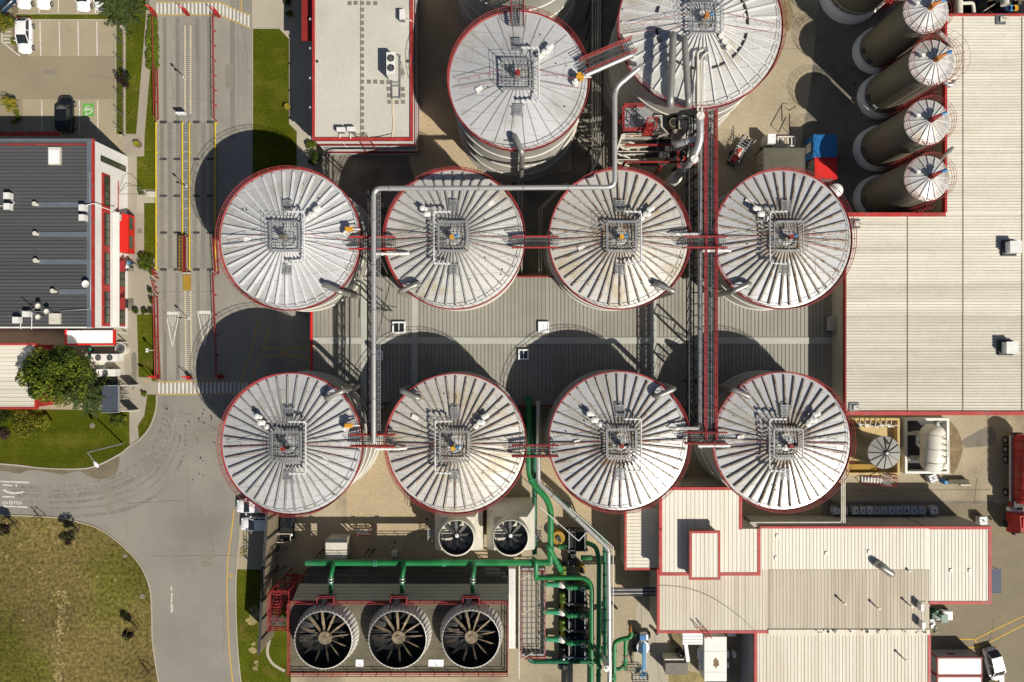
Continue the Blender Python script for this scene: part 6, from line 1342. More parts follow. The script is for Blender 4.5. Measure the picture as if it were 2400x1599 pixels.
q = MB(); q.add([(cx - 1.2, ca, .6), (cx + 1.2, ca, .6), (cx + 1.2, cb, .6), (cx - 1.2, cb, .6), (cx - 1.2, ca, 3.0), (cx + 1.2, ca, 3.0), (cx + 1.1, cb + .5, 3.1), (cx - 1.1, cb + .5, 3.1), (cx - 1.2, cb, 1.7), (cx + 1.2, cb, 1.7)], [(4, 5, 6, 7), (0, 1, 5, 4), (1, 2, 9, 6, 5), (3, 0, 4, 7, 8), (2, 3, 8, 9), (3, 2, 1, 0)]); q.build('cab', 'red', t)
q = MB(); q.add([(cx - 1.1, cb - .01, 1.75), (cx + 1.1, cb - .01, 1.75), (cx + 1.0, cb + .42, 2.95), (cx - 1.0, cb + .42, 2.95)], [(0, 1, 2, 3)]); q.build('windscreen', 'glass', t)
q = MB(); q.box(cx - .9, cx + .9, ca - 1.5, ca - .3, 3.02, 3.2); q.cbox((cx + .2, ca - 1.7, 3.1), .5, .3, .1); q.build('roof_spoiler', 'red_bright', t)
for s_ in (-1, 1): q = MB(); q.cbox((cx + s_ * 1.4, cb + .1, 1.9), .15, .25, .6); q.bar((cx + s_ * 1.2, cb + .3, 2.3), (cx + s_ * 1.4, cb + .1, 2.3), .05, .05); q.build('wing_mirror', 'black', t)
for y in (1225,):
    for s_ in (-1, 1): w_ = MB(); yy = G(0, y).y; w_.tube([(cx + s_ * .95, yy, .5), (cx + s_ * 1.22, yy, .5)], .5, 20); w_.build('wheel', 'tyre', t)
q = MB(); q.box(cx - 1.2, cx - .3, yb - 1.2, yb - .7, .6, 1.3); q.tube([(cx - .8, yb - 1.25, 1.0), (cx + .5, yb - 1.25, 1.0)], .3, 12); q.build('fuel_tank', 'tote_white', t)
# forklift, boom lift, machine trailer
p = G(2200, 1436); t = thing('forklift', 'white and dark green forklift partly under the red eave', 'forklift', (p.x, p.y, 0)); q = MB(); q.cbox((p.x + .5, p.y, .3), 1.3, 1.15, .8, taper=.94); q.build('counterweight', 'car_white', t)
q = MB(); q.cbox((p.x - .7, p.y, .3), 1.2, 1.1, .5); q.build('chassis', 'green_dark', t); q = MB(); q.box(p.x - .9, p.x - .05, p.y - .5, p.y + .5, 2.0, 2.06)
for sx in (-.85, -.1):
    for sy in (-.45, .45): q.bar((p.x + sx, p.y + sy, .7), (p.x + sx, p.y + sy, 2.0), .07, .07, up=Vector((1, 0, 0)))
q.build('cage', 'green_dark', t); q = MB()
for k in range(6): q.box(p.x - .03, p.x + .5, p.y - .45 + k * .16, p.y - .35 + k * .16, 1.1, 1.13)
q.build('grille', 'galv', t); q = MB(); q.cbox((p.x - .3, p.y, .8), .5, .5, .12); q.cbox((p.x - .02, p.y, .9), .1, .5, .5); q.build('seat', 'black', t)
for sx in (-1.1, .7):
    for sy in (-.55, .55): w_ = MB(); w_.tube([(p.x + sx, p.y + sy - .1, .28), (p.x + sx, p.y + sy + .1, .28)], .28, 14); w_.build('wheel', 'tyre', t)
q = MB()
for sy in (-.35, .35): q.bar((p.x - 1.35, p.y + sy, .1), (p.x - 1.35, p.y + sy, 2.3), .1, .12, up=Vector((1, 0, 0))); q.bar((p.x - 1.4, p.y + sy, .12), (p.x - 2.4, p.y + sy, .12), .12, .06)
q.build('mast', 'dark_steel', t)
p = G(2188, 1462); t = thing('wrapping_heap', 'heap of torn white wrapping below the forklift', 'rubbish', (p.x, p.y, 0)); random.seed(8); q = MB()
for k in range(9):
    x, y = p.x + random.uniform(-.5, .4), p.y + random.uniform(-1.3, 1.3); q.sheet([(x + random.uniform(.15, .4) * math.cos(j * 1.05), y + random.uniform(.15, .4) * math.sin(j * 1.05)) for j in range(6)], .04 + .02 * k, k % 2)
q.build('sheet', ['tote_white', 'concrete_dark'], t); q = MB()
for k in range(4): q.tube([(p.x - .4 + .25 * k, p.y + .9 - .6 * k, .26), (p.x - .1 + .2 * k, p.y + .5 - .5 * k, .28), (p.x - .5 + .3 * k, p.y + .2 - .4 * k, .25)], .03, 5)
q.build('cord', 'panel_white', t)
p = G(1503, 1508); t = thing('boom_lift', 'light blue boom lift with round turntable and outstretched basket', 'boom lift', (p.x, p.y, 0))
q = MB(); q.cbox((p.x - .1, p.y + .4, .35), 1.7, 2.2, .5); q.build('chassis', 'dark_steel', t)
for sx in (-.95, .9):
    for sy in (-.5, 1.3): w_ = MB(); w_.tube([(p.x + sx - .15, p.y + sy, .42), (p.x + sx + .15, p.y + sy, .42)], .42, 16); w_.build('wheel', 'tyre', t)
q = MB(); q.cyl((p.x, p.y, .85), .82, .5, 28); q.cbox((p.x + .1, p.y + 1.5, .85), .9, .7, .9); q.build('turntable', 'tote_white', t)
q = MB(); q.cbox((p.x - .1, p.y + 1.5, 1.76), .8, .6, .08); q.build('engine_cover', 'blue', t)
q = MB(); q.bar((p.x + .05, p.y + .7, 1.7), (p.x - .05, p.y - 2.4, 2.0), .42, .4); q.bar((p.x - .05, p.y - 2.0, 2.0), (p.x - .25, p.y - 2.7, 1.7), .3, .3); q.build('boom', 'blue_light', t)
q = MB(); q.bar((p.x + .3, p.y + .5, 1.75), (p.x + .25, p.y - 2.2, 2.05), .1, .1); q.tube([(p.x - .3, p.y - 2.6, 1.7), (p.x - .4, p.y - 3.3, 1.1)], .09, 8); q.build('boom_ram', 'panel_bone', t)
q = MB(); bx, by = p.x - .4, p.y - 3.85; rail_line(q, [(bx - 1, by - .35, .5), (bx + 1, by - .35, .5), (bx + 1, by + .4, .5), (bx - 1, by + .4, .5)], tr=.045, step=.5, closed=True); q.build('basket', 'dark_steel', t); q = MB(); q.box(bx + .05, bx + .95, by - .3, by + .35, .45, .6); q.build('basket_floor', 'blue_light', t)
p = G(1725, 362); t = thing('machine_trailer', 'small trailer carrying a white framed red engine on the sunlit yard', 'trailer', (p.x, p.y, 0)); an = 1.02; ca_, sa_ = math.cos(an), math.sin(an)
def loc_(x, y, z): return Vector((p.x + x * ca_ - y * sa_, p.y + x * sa_ + y * ca_, z))
q = MB(); q.cbox(loc_(0, 0, .5), 3.6, 1.2, .15, an); q.bar(loc_(1.8, 0, .55), loc_(2.6, 0, .55), .15, .12); q.build('chassis', 'dark_steel', t); q = MB(); q.cbox(loc_(-.3, 0, .65), 2.4, .95, .12, an); q.build('bed', 'panel_bone', t)
q = MB(); q.cbox(loc_(-1.0, 0, .77), .9, .7, .55, an); q.cbox(loc_(.1, .1, .77), .5, .3, .7, an); q.tube([loc_(-.6, .1, 1.1), loc_(.5, -.1, 1.3)], .1, 8); q.build('engine', 'red', t)
q = MB()
for sy in (-.55, .55):
    q.tube([loc_(-1.5, sy, .65), loc_(-1.5, sy, 1.2), loc_(1.6, sy, 1.3), loc_(2.1, sy, 1.7)], .05, 6)
    for x in (-.6, .3, 1.1): q.tube([loc_(x, sy, .65), loc_(x, sy, 1.3)], .045, 5)
for x in (.5, .9, 1.3, 1.7): q.tube([loc_(x, -.75, 1.25), loc_(x, .75, 1.35)], .045, 5)
q.tube([loc_(1.2, .3, 1), loc_(2.6, .5, 1.9)], .06, 6); q.tube([loc_(.9, -.9, .9), loc_(2.3, -1.0, 1.6)], .06, 6); q.build('frame', 'galv', t)
for s_ in (-1, 1): w_ = MB(); w_.tube([loc_(-.2, s_ * .62, .34), loc_(-.2, s_ * .85, .34)], .34, 16); w_.build('wheel', 'tyre', t)
# ---------------------------------------------------------------- containers and yard goods
def container(px, py, sx, sy, z, label, mat, edge, lid=None, name='container', sign=None, rot=0.):
    p = W(px, py, z); t = thing(name, label, 'container', (p.x, p.y, 0)); sx *= S(z); sy *= S(z)
    q = MB(); q.cbox((p.x, p.y, .12), sx - .1, sy - .1, z - .16, rot)
    n = int(sx / .3)
    for s_ in (-1, 1):
        for k in range(n): x = p.x - sx / 2 + .15 + (sx - .3) * (k + .5) / n; q.box(x - .07, x + .07, p.y + s_ * (sy / 2 - .05), p.y + s_ * (sy / 2 - .01), .3, z - .25)
    q.build('shell', mat, t)
    q = MB()
    for s_ in (-1, 1):
        q.bar((p.x - sx / 2, p.y + s_ * (sy / 2 - .05), z - .06), (p.x + sx / 2, p.y + s_ * (sy / 2 - .05), z - .06), .14, .14); q.bar((p.x + s_ * (sx / 2 - .05), p.y - sy / 2, z - .061), (p.x + s_ * (sx / 2 - .05), p.y + sy / 2, z - .061), .14, .14)
        for u in (-1, 1): q.bar((p.x + s_ * (sx / 2 - .05), p.y + u * (sy / 2 - .05), 0), (p.x + s_ * (sx / 2 - .05), p.y + u * (sy / 2 - .05), z - .05), .15, .15, up=Vector((1, 0, 0))); q.cbox((p.x + s_ * (sx / 2 - .1), p.y + u * (sy / 2 - .1), z - .1), .26, .26, .13)
    q.build('corner_frame', edge, t)
    if lid: q = MB(); q.cbox((p.x, p.y, z - .05), sx - .3, sy - .3, .07); q.build('roof_panel', lid, t)
    q = MB()
    for u in (-.3, -.1, .1, .3): q.tube([(p.x - sx / 2 - .02, p.y + u * sy, .3), (p.x - sx / 2 - .02, p.y + u * sy, z - .3)], .03, 5)
    q.build('lock_rod', 'galv', t)
    return t, p, sx, sy
t, p, sx, sy = container(2249, 1562, 106, 42, 2.5, 'white container with red edges and red mark, next to the pickup', 'wall_grey', 'rust_red', 'panel_white')
q = MB()
for k, (x0, x1) in enumerate(((-.55, -.2), (-.1, .25), (.35, .5))): q.box(p.x - .4 + x0, p.x - .4 + x1, p.y + sy / 2 + .0, p.y + sy / 2 + .03, 1.25, 1.7)
q.build('logo', 'rust_red', t)
container(2249, 1606, 106, 42, 2.5, 'white container with red edges at the bottom edge', 'wall_grey', 'rust_red', 'panel_white')
container(1838, 376, 97, 58, 2.9, 'grey flat topped container beside the blue and red ones', 'wall_beige', 'container_roof', 'container_roof')
container(1934, 342, 54, 52, 2.8, 'bright blue container with a pale hatch panel on its end', 'blue', 'blue', 'blue')
q = MB(); p = W(1906.5, 342, 2.8); q.box(p.x - .07, p.x - .02, p.y - .5, p.y + .6, .7, 2.2); o = q.build('door_panel', 'panel_bone'); o.parent = bpy.data.objects[[x.name for x in bpy.data.objects if x.name.startswith('container') and x.get('label', '').startswith('bright blue')][0]]; pl = o.parent.location; o.matrix_parent_inverse = Matrix.Translation(-pl)
container(1936, 394, 52, 50, 2.4, 'bright red container in front of the blue one', 'wall_grey', 'red_bright', 'red_bright')
p = W(1809, 325, 2.3); t = thing('white_chiller', 'tall white cabinet unit standing by white frames in the yard', 'cabinet', (p.x, p.y, 0)); q = MB(); q.cbox((p.x, p.y, 0), 1.0, 1.2, 2.3); q.build('casing', 'car_white', t); q = MB(); q.cbox((p.x - .55, p.y - .05, .1), .1, .9, 1.8); q.build('side_panel', 'panel_bone', t); q = MB(); q.cbox((p.x - .1, p.y - .85, 0), 1.3, .5, .6); q.build('skid', 'dark_steel', t)
p = G(1840, 334); t = thing('frame_stack', 'row of white steel window like frames beside the white cabinet', 'frames', (p.x, p.y, 0)); q = MB()
for x in (-1.1, -.45, .15, .65, 1.1): q.bar((p.x + x, p.y - .6, .5), (p.x + x, p.y + .6, .5), .13, .1)
for y in (-.6, .6): q.bar((p.x - 1.15, p.y + y, .5), (p.x + 1.15, p.y + y, .5), .13, .1)
q.build('frame', 'panel_white', t); q = MB()
for x in (-.9, .9):
    for y in (-.5, .5): q.bar((p.x + x, p.y + y, 0), (p.x + x, p.y + y, .46), .1, .1, up=Vector((1, 0, 0)))
q.bar((p.x - 1, p.y - .9, .3), (p.x, p.y - .6, .3), .1, .1); q.build('leg', 'galv', t)
q = MB()
for l in ([(1846, 243), (1835, 242), (1806, 294), (1825, 311), (1842, 275)], [(1866, 249), (1849, 260), (1842, 253)], [(1832, 248), (1833, 285)], [(1850, 268), (1852, 318), (1835, 300)]): q.tube([G(*c) + Vector((0, 0, .06)) for c in l], .04, 5)
tag(q.build('cable', 'dark_steel'), 'thin dark cable lying in angular loops on the sunlit yard', 'cable')
p = W(1962, 445, 6); t = thing('white_tank', 'round white tank top peeping out beside the dark ribbed north tank', 'tank', (p.x, p.y, 0)); q = MB(); q.lathe((p.x, p.y, 0), [(.85, 0), (.85, 5.8), (.7, 5.95), (.001, 6.1)], 32); q.build('shell', 'car_white', t); q = MB(); q.cyl((p.x - .25, p.y + .15, 5.95), .14, .3, 10); q.tube([(p.x - .25, p.y + .15, 6.2), (p.x - 1.0, p.y + .3, 6.4)], .06, 6); q.build('nozzle', 'galv', t)
# intermediate bulk containers
def tote(px, py, label, mat, ang=0., group='white caged liquid totes along the production building'):
    p = G(px, py); t = thing('liquid_tote', label, 'tote', (p.x, p.y, 0), group); q = MB(); q.cbox((0, 0, .16), .92, .92, .92); q.cyl((0, 0, 1.08), .16, .07, 14); q.build('bottle', mat, t, True)
    q = MB()
    for z in (.3, .6, .9, 1.12):
        for s_ in (-1, 1): q.bar((-.5, s_ * .5, z), (.5, s_ * .5, z), .035, .035); q.bar((s_ * .5, -.5, z), (s_ * .5, .5, z), .035, .035)
    for k in range(5):
        u = -.5 + k * .25
        for s_ in (-1, 1): q.bar((u, s_ * .5, .1), (u, s_ * .5, 1.12), .03, .03, up=Vector((1, 0, 0))); q.bar((s_ * .5, u, .1), (s_ * .5, u, 1.12), .03, .03, up=Vector((1, 0, 0)))
    for u in (-.2, .2): q.bar((-.5, u, 1.13), (.5, u, 1.13), .04, .03)
    q.build('cage', 'galv', t, True); q = MB()
    for y in (-.42, 0, .42): q.box(-.5, .5, y - .07, y + .07, 0, .14)
    q.build('pallet', 'deck_brown', t, True); q = MB(); q.cyl((0, 0, 1.15), .1, .05, 12); q.build('cap', 'black', t, True); t.rotation_euler.z = ang; return t
ords = ['first', 'second', 'third', 'fourth', 'fifth', 'sixth', 'seventh', 'eighth', 'ninth', 'tenth', 'eleventh', 'twelfth', 'thirteenth']
for k, (x, m) in enumerate(((1952, 0), (1969, 0), (1997, 0), (2012, 0), (2028, 0), (2045, 1), (2062, 1), (2080, 1), (2097, 1), (2114, 1), (2132, 1), (2150, 1), (2178, 0))):
    tote(x, 1192, '%s caged tote, the %s from the left in the shaded row' % (('white', 'blue grey')[m], ords[k]), ('tote_white', 'tote_blue')[m], 0 if k < 12 else .2)
tote(2176, 1118, 'white caged tote standing askew below the white tank bund', 'tote_white', .4, None); tote(2292, 1216, 'white caged tote at the corner of the cream roof', 'tote_white', .05, None)
p = G(2208, 1128); t = thing('barrel', 'blue plastic barrel beside the askew white tote', 'barrel', (p.x, p.y, 0)); q = MB(); q.lathe((p.x, p.y, 0), [(.27, 0), (.3, .1), (.31, .45), (.3, .8), (.27, .9), (.001, .9)], 20); q.build('drum', 'blue', t); q = MB(); q.cyl((p.x, p.y, .9), .24, .03, 16); q.cyl((p.x + .1, p.y, .93), .05, .04, 8); q.build('lid', 'blue_light', t)
p = G(2243, 1127); t = thing('bench_wall', 'low brown timber retaining step right of the blue barrel', 'step', (p.x, p.y, 0)); q = MB(); q.cbox((p.x - .2, p.y, 0), 2.6, .55, .7); q.build('block', 'deck_brown', t); q = MB(); q.cbox((p.x + 1.0, p.y - .5, 0), 1.4, .15, .3); q.build('plank', 'panel_bone', t)
# yellow bund with steel silo
t = thing('chemical_bund', 'ochre yellow walled bund beside the dark ribbed south tank', 'bund', (*G(2044, 1045).xy, 0)); a, b = G(1975, 978), G(2098, 1110); q = MB(); q.sheet([(a.x, a.y), (b.x, a.y), (b.x, b.y), (a.x, b.y)], .03); q.build('floor', 'bund_yellow', t); q = MB()
q.box(a.x, b.x, a.y - .3, a.y, 0, 1.1); q.box(a.x, b.x, b.y, b.y + .3, 0, 1.1); q.box(b.x - .3, b.x, b.y + .301, a.y - .301, 0, 1.1); q.box(a.x, a.x + .3, b.y + .301, a.y - .301, 0, 1.1); q.build('wall', 'bund_yellow', t); q = MB(); q.box(a.x + .3, a.x + 4.2, b.y + .3, b.y + 1.3, .04, .6); q.build('step', 'ochre', t)
p = W(2073, 1061, 7.2); t = thing('steel_silo', 'dull steel silo with grey spoked cone roof leaning out of the yellow bund', 'silo', (p.x, p.y, 0)); q = MB(); q.lathe((p.x, p.y, .05), [(1.84, 0), (1.84, 7.1)], 48)
for z in (1, 2, 3, 4, 5, 6): q.lathe((p.x, p.y, z), [(1.84, -.03), (1.87, 0), (1.84, .03)], 48)
q.build('wall', 'bund_silo', t); q = MB(); q.lathe((p.x, p.y, 7.15), [(1.95, -.1), (1.95, 0), (.001, .5)], 48, sm=False); q.build('roof', 'bund_roof', t)
base = None
for i in range(12):
    if base is None: q = MB(); q.bar((.2, 0, 7.64), (1.92, 0, 7.2), .06, .08); base = q.build('roof_rib', 'dark_steel', t, True)
    else: link_copy(base, t, 6.283 * i / 12)
q = MB(); q.cyl((p.x, p.y, 7.6), .16, .25, 10); q.build('vent_cap', 'galv', t); q = MB(); q.cbox((p.x + .2, p.y + 1.3, 7.3), .25, .55, .2, .5); q.tube([(p.x + .1, p.y + 1.6, 7.4), (p.x + .35, p.y + 1.1, 7.6)], .05, 6); q.build('level_sensor', 'dark_steel', t)
t = thing('dosing_pipework', 'tangle of pale dosing pipes along the bund back wall', 'pipework', (*G(2040, 988).xy, 0)); random.seed(14)
for k in range(7):
    q = MB(); x = 2000 + 12 * k; q.tube(fillet([G(x, 982) + Vector((0, 0, 1.8)), G(x, 990 + random.uniform(0, 8)) + Vector((0, 0, 1.6)), G(x + 20, 992 + 3 * (k % 3)) + Vector((0, 0, 1.5)), G(x + 20, 992) + Vector((0, 0, .2))], .1), .06, 8); q.build('pipe_run', 'panel_bone', t)
for k in range(6): q = MB(); c = G(1990 + 17 * k, 996); q.cbox((c.x, c.y, .1), .4, .4, .9); q.build('dosing_unit', ('dark_steel', 'galv', 'panel_white')[k % 3], t)
# red steps below the bund
p = G(2050, 1122); t = thing('red_steps', 'red railed steel steps below the yellow bund', 'steps', (p.x, p.y, 0))
for k in range(7): q = MB(); q.box(p.x - 1.8 + .33 * k, p.x - 1.6 + .33 * k, p.y - .45, p.y + .4, .15 + .14 * k, .19 + .14 * k); q.build('tread', 'galv', t)
q = MB(); grating_mb(p.x + .5, p.x + 1.7, p.y - .6, p.y + .9, 1.15, .14, .04, mb=q); q.build('landing', 'galv_dark', t)
for y in (-.5, .45): q = MB(); q.tube([(p.x - 1.9, p.y + y, 0), (p.x - 1.9, p.y + y, 1.0), (p.x + .5, p.y + y, 2.1), (p.x + 1.7, p.y + y, 2.1), (p.x + 1.7, p.y + y, 0)], .045, 5); q.bar((p.x - 1.9, p.y + y, .1), (p.x + .5, p.y + y, 1.1), .05, .15); q.tube([(p.x + .5, p.y + y, 2.1), (p.x + .5, p.y + y, 0)], .04, 5); q.build('handrail', 'rust_red', t)
q = MB(); rail_line(q, [(p.x + 1.7, p.y - .6, 1.15), (p.x + 1.7, p.y + .9, 1.15), (p.x + .5, p.y + .9, 1.15)], tr=.04, step=.5); q.build('railing', 'rust_red', t)
# white bund with horizontal tank
t = thing('tank_pit', 'white walled pit with dark floor holding the white horizontal tank', 'bund', (*G(2165, 1045).xy, 0)); a, b = G(2108, 978), G(2210, 1106); q = MB(); q.sheet([(a.x, a.y), (b.x, a.y), (b.x, b.y), (a.x, b.y)], .035); q.build('floor', 'dark_steel', t); q = MB(); q.box(a.x, a.x + .3, b.y, a.y, 0, 1.3); q.box(b.x - .3, b.x, b.y, a.y, 0, 1.3); q.box(a.x + .301, b.x - .301, a.y - .3, a.y, 0, 1.3); q.box(a.x + .301, b.x - .301, b.y, b.y + .3, 0, 1.3); q.build('wall', 'panel_white', t)
p = W(2188, 1051, 3.2); L2 = 56 * S(3.2); r = 1.4; t = thing('horizontal_tank', 'cream white horizontal pressure tank with ring bands in the white pit', 'tank', (p.x, p.y, 0)); q = MB()
q.tube([(p.x, p.y + L2, 3.0), (p.x, p.y + L2 - .12, 3.0), (p.x, p.y + L2 - .5, 3.0), (p.x, p.y + L2 - .95, 3.0), (p.x, p.y - L2 + .95, 3.0), (p.x, p.y - L2 + .5, 3.0), (p.x, p.y - L2 + .12, 3.0), (p.x, p.y - L2, 3.0)], [.3, .75, 1.2, r, r, 1.2, .75, .3], 36); q.build('shell', 'cream_tank', t)
for dy in (1.7, -.05, -1.75): q = MB(); q.tube([(p.x, p.y + dy, 3.0), (p.x, p.y + dy - .07, 3.0)], r + .06, 36); q.build('band', 'panel_bone', t)
for dy in (1.6, -1.6): q = MB(); q.box(p.x - 1.1, p.x + 1.1, p.y + dy - .2, p.y + dy + .2, .04, 2.2); q.build('saddle', 'panel_bone', t); 
for dy in (1.6, -1.6): q = MB(); q.box(p.x - 2.1, p.x - 1.1, p.y + dy - .2, p.y + dy + .2, 1.2, 1.5); q.build('saddle_arm', 'panel_bone', t)
q = MB(); q.cyl((p.x + .8, p.y - 2.1, 4.0), .36, .35, 20); q.cyl((p.x + .8, p.y - 2.1, 4.35), .26, .06, 18); q.build('manway_lid', 'cream_tank', t)
for k in range(4): q = MB(); q.tube([(p.x + .5, p.y + 1.5 - k * .75, 4.2), (p.x + .7, p.y + 1.4 - k * .75, 4.6), (p.x + .4, p.y + 1.3 - k * .75, 4.5)], .05, 6); q.build('nozzle', 'dark_steel', t)
q = MB(); q.bar((p.x + .2, p.y - .2, 4.36), (p.x - 1.3, p.y - .0, 3.5), .08, .03); q.build('rust_streak', 'rafter_rust', t)
q = MB(); rail_line(q, [(p.x + 1.5, p.y + .9, 1.3), (p.x + 2.4, p.y + .9, 1.3), (p.x + 2.4, p.y - 1.2, 1.3), (p.x + 1.5, p.y - 1.2, 1.3)], tr=.045, step=.8); q.build('platform_rail', 'panel_bone', t)
q = MB(); q.cyl((p.x + .3, p.y + L2, 2.7), .22, 1.0, 12); q.tube([(p.x + .3, p.y + L2 + .2, 3.2), (p.x + .9, p.y + L2 + .4, 3.4), (p.x + 1.2, p.y + L2 + .3, 2)], .08, 8); q.build('fill_pipe', 'galv', t)
# misc structures by the production building
t = bthing('blue_canopy', 'dark blue ribbed entrance canopy on the cream roof building right side', 'canopy', 2316, 1332, 2347, 1392, 2.7); rib_roof(2312, 1334, 2347, 1391, 2.7, 'blue_dark', 'blue_dark', 'h', .22, t, name='canopy_roof', th=.08, rw=.04, rh=.03)
q = MB()
for y in (1337, 1388): c = W(2344, y, 2.6); q.bar((c.x, c.y, 0), (c.x, c.y, 2.6), .08, .08, up=Vector((1, 0, 0)))
q.build('post', 'galv', t)
t = bthing('white_canopy', 'flat white canopy on the lower wall of the production building', 'canopy', 1600, 1484, 1647, 1511, 3); rib_roof(1600, 1484, 1647, 1511, 3, 'car_white', 'wall_white', 'h', .4, t, name='canopy_roof', th=.1); q = MB(); c, d = W(1604, 1511, 3), W(1613, 1551, 2.2); q.bar((c.x + .2, c.y, 2.9), (d.x, d.y, 2.2), .45, .08); q.build('side_strip', 'panel_white', t)
q = MB()
for x in (1603, 1644): c = W(x, 1508, 3); q.bar((c.x, c.y, 0), (c.x, c.y, 2.9), .09, .09, up=Vector((1, 0, 0)))
q.build('post', 'galv', t)
t = bthing('white_cabin', 'white flat cabin with brown stained roof in the lower yard', 'cabin', 1651, 1492, 1703, 1600, 2.9); walls(1651, 1492, 1703, 1600, 2.9, 'wall_white', t, inset=.05); q = MB(); a, b = W(1651, 1493, 2.9), W(1703, 1597, 2.9); q.box(a.x, b.x, b.y, a.y, 2.65, 2.9); q.build('roof', 'panel_white', t)
q = MB(); q.box(a.x, b.x, W(0, 1527, 2.9).y - .02, W(0, 1527, 2.9).y + .02, 2.9, 2.93); q.box(a.x, b.x, W(0, 1576, 2.9).y - .02, W(0, 1576, 2.9).y + .02, 2.9, 2.93); q.build('roof_seam', 'galv', t)
q = MB(); c = W(1678, 1554, 2.9); q.sheet([(c.x + .35 * (1 + .3 * math.sin(3 * k)) * math.cos(k * .5236), c.y + .62 * (1 + .2 * math.sin(2.3 * k)) * math.sin(k * .5236)) for k in range(12)], 2.91); q.build('rust_stain', 'brown_stain', t)
for x, y, w_, h_ in ((1643, 1537, .6, 1.2), (1645, 1562, .4, 1.0), (1706, 1535, .25, .9), (1706, 1560, .3, .6)): q = MB(); c = W(x, y, 1.9); q.cbox((c.x, c.y, 1.2), w_, h_, .7); q.build('cooling_unit', 'tote_white', t)
p = W(1586, 1567, 2.2); t = thing('generator_box', 'dark grey generator box with sloping lid in the yellow sandy yard', 'generator', (p.x, p.y, 0)); q = MB(); q.cbox((p.x, p.y, .1), 2.75, 1.55, 2.0); q.build('casing', 'slab_pad', t); q = MB(); q.cbox((p.x, p.y - .05, 2.1), 2.85, 1.5, .12); q.build('lid', 'slab_pad', t); q = MB(); q.cbox((p.x - .2, p.y + .9, .1), 2.5, .35, 1.8); q.build('louvre', 'panel_bone', t)
p = W(1598, 1538, 1.6); q = MB(); q.cbox((p.x, p.y, 0), .85, .8, 1.5, .2); q.cyl((p.x, p.y, 1.5), .3, .15, 14); o = q.build('pump_unit', 'black'); tag(o, 'small black square unit with round top behind the generator box', 'machine')
q = MB(); p = W(1540, 1486, 1.0); q.cyl((p.x, p.y, 0), .2, 1.0, 14); tag(q.build('drain_bin', 'black'), 'small round black drum at the roof corner above the lower yard', 'drum')
for x, y, l in ((1716, 1488, 'white wall box under the production roof, larger one'), (1723, 1537, 'slim white box standing in the dark lower yard')):
    p = W(x, y, 1.5); t = thing('wall_box', l, 'box', (p.x, p.y, 0)); q = MB(); q.cbox((p.x, p.y, .4), 1.0 if y < 1500 else .3, .5 if y < 1500 else .7, 1.0); q.build('casing', 'tote_white', t); q = MB(); q.cbox((p.x, p.y, 0), .3, .3, .4); q.build('foot', 'galv_dark', t)
for k, y in enumerate((1225, 1229, 1233)): pipe('pale pipe along the production roof edge, %s of three' % ('topmost', 'middle', 'lowest')[k], [(1757, y, 5.6), (1972 + 4 * k, y - 1, 5.6), (1972 + 4 * k, 1100, 5.4)], .09, 'panel_bone', .3, (.1, .4, .6, .85), n=8, group='pale pipes above the production roof', posts=((1974, 1140, 5.3), (1974, 1190, 5.3)) if k == 1 else ())
pipe('slanting silver pipe from the topmost silo roof to the warehouse', [(2200, 76, 11.6), (2232, 106, 9.3), (2233, 108, 8.6)], .24, 'steel_pipe', .4, (.5,), n=12)
pipe('bent silver pipe end on the warehouse left edge', [(2212, 192, 9.5), (2222, 200, 9.5), (2232, 198, 9.5), (2236, 190, 9.5)], .25, 'steel_pipe', .6, (.5,), n=12)
pipe('slanting grey pipe beside the lowest silo', [(2196, 382, 10.5), (2232, 347, 9.4)], .22, 'steel_dull', .3, (.8,), n=12)
t = thing('pipe_manifold', 'dark plant with white pipes above the warehouse top eave', 'plant', (*G(2200, -10).xy, 0)); q = MB(); q.box(G(2150, 0).x, G(2290, 0).x, G(0, 30).y, G(0, -120).y, .02, 2.0); q.build('base', 'black', t)
for k, l in enumerate(([(2247, 34, 8), (2247, -60, 8)], [(2250, 8, 8), (2280, 7, 8), (2283, 34, 7.6)], [(2355, -60, 8.4), (2355, 12, 8.4)], [(2300, 30, 7), (2330, 10, 7)])): q = MB(); q.tube(fillet([W(*c) for c in l], .3), (.42, .2, .45, .08)[k], 14); q.build('pipe_run', 'panel_bone' if k < 3 else 'rafter_rust', t)
random.seed(31)
for k in range(10): q = MB(); c = W(2290 + 11 * k, random.uniform(-10, 22), 5); q.cbox((c.x, c.y, 2), random.uniform(.3, .8), random.uniform(.4, 1), random.uniform(2, 4)); q.build('equipment', random.choice(('dark_steel', 'black', 'galv_dark', 'deck_brown')), t)
for x, m in ((2372, 'blue_light'), (2380, 'amber'), (2362, 'blue_dark')): q = MB(); c = W(x, 19, 7); q.cyl((c.x, c.y, 5), .4, 2, 14); q.build('drive_unit', m, t)
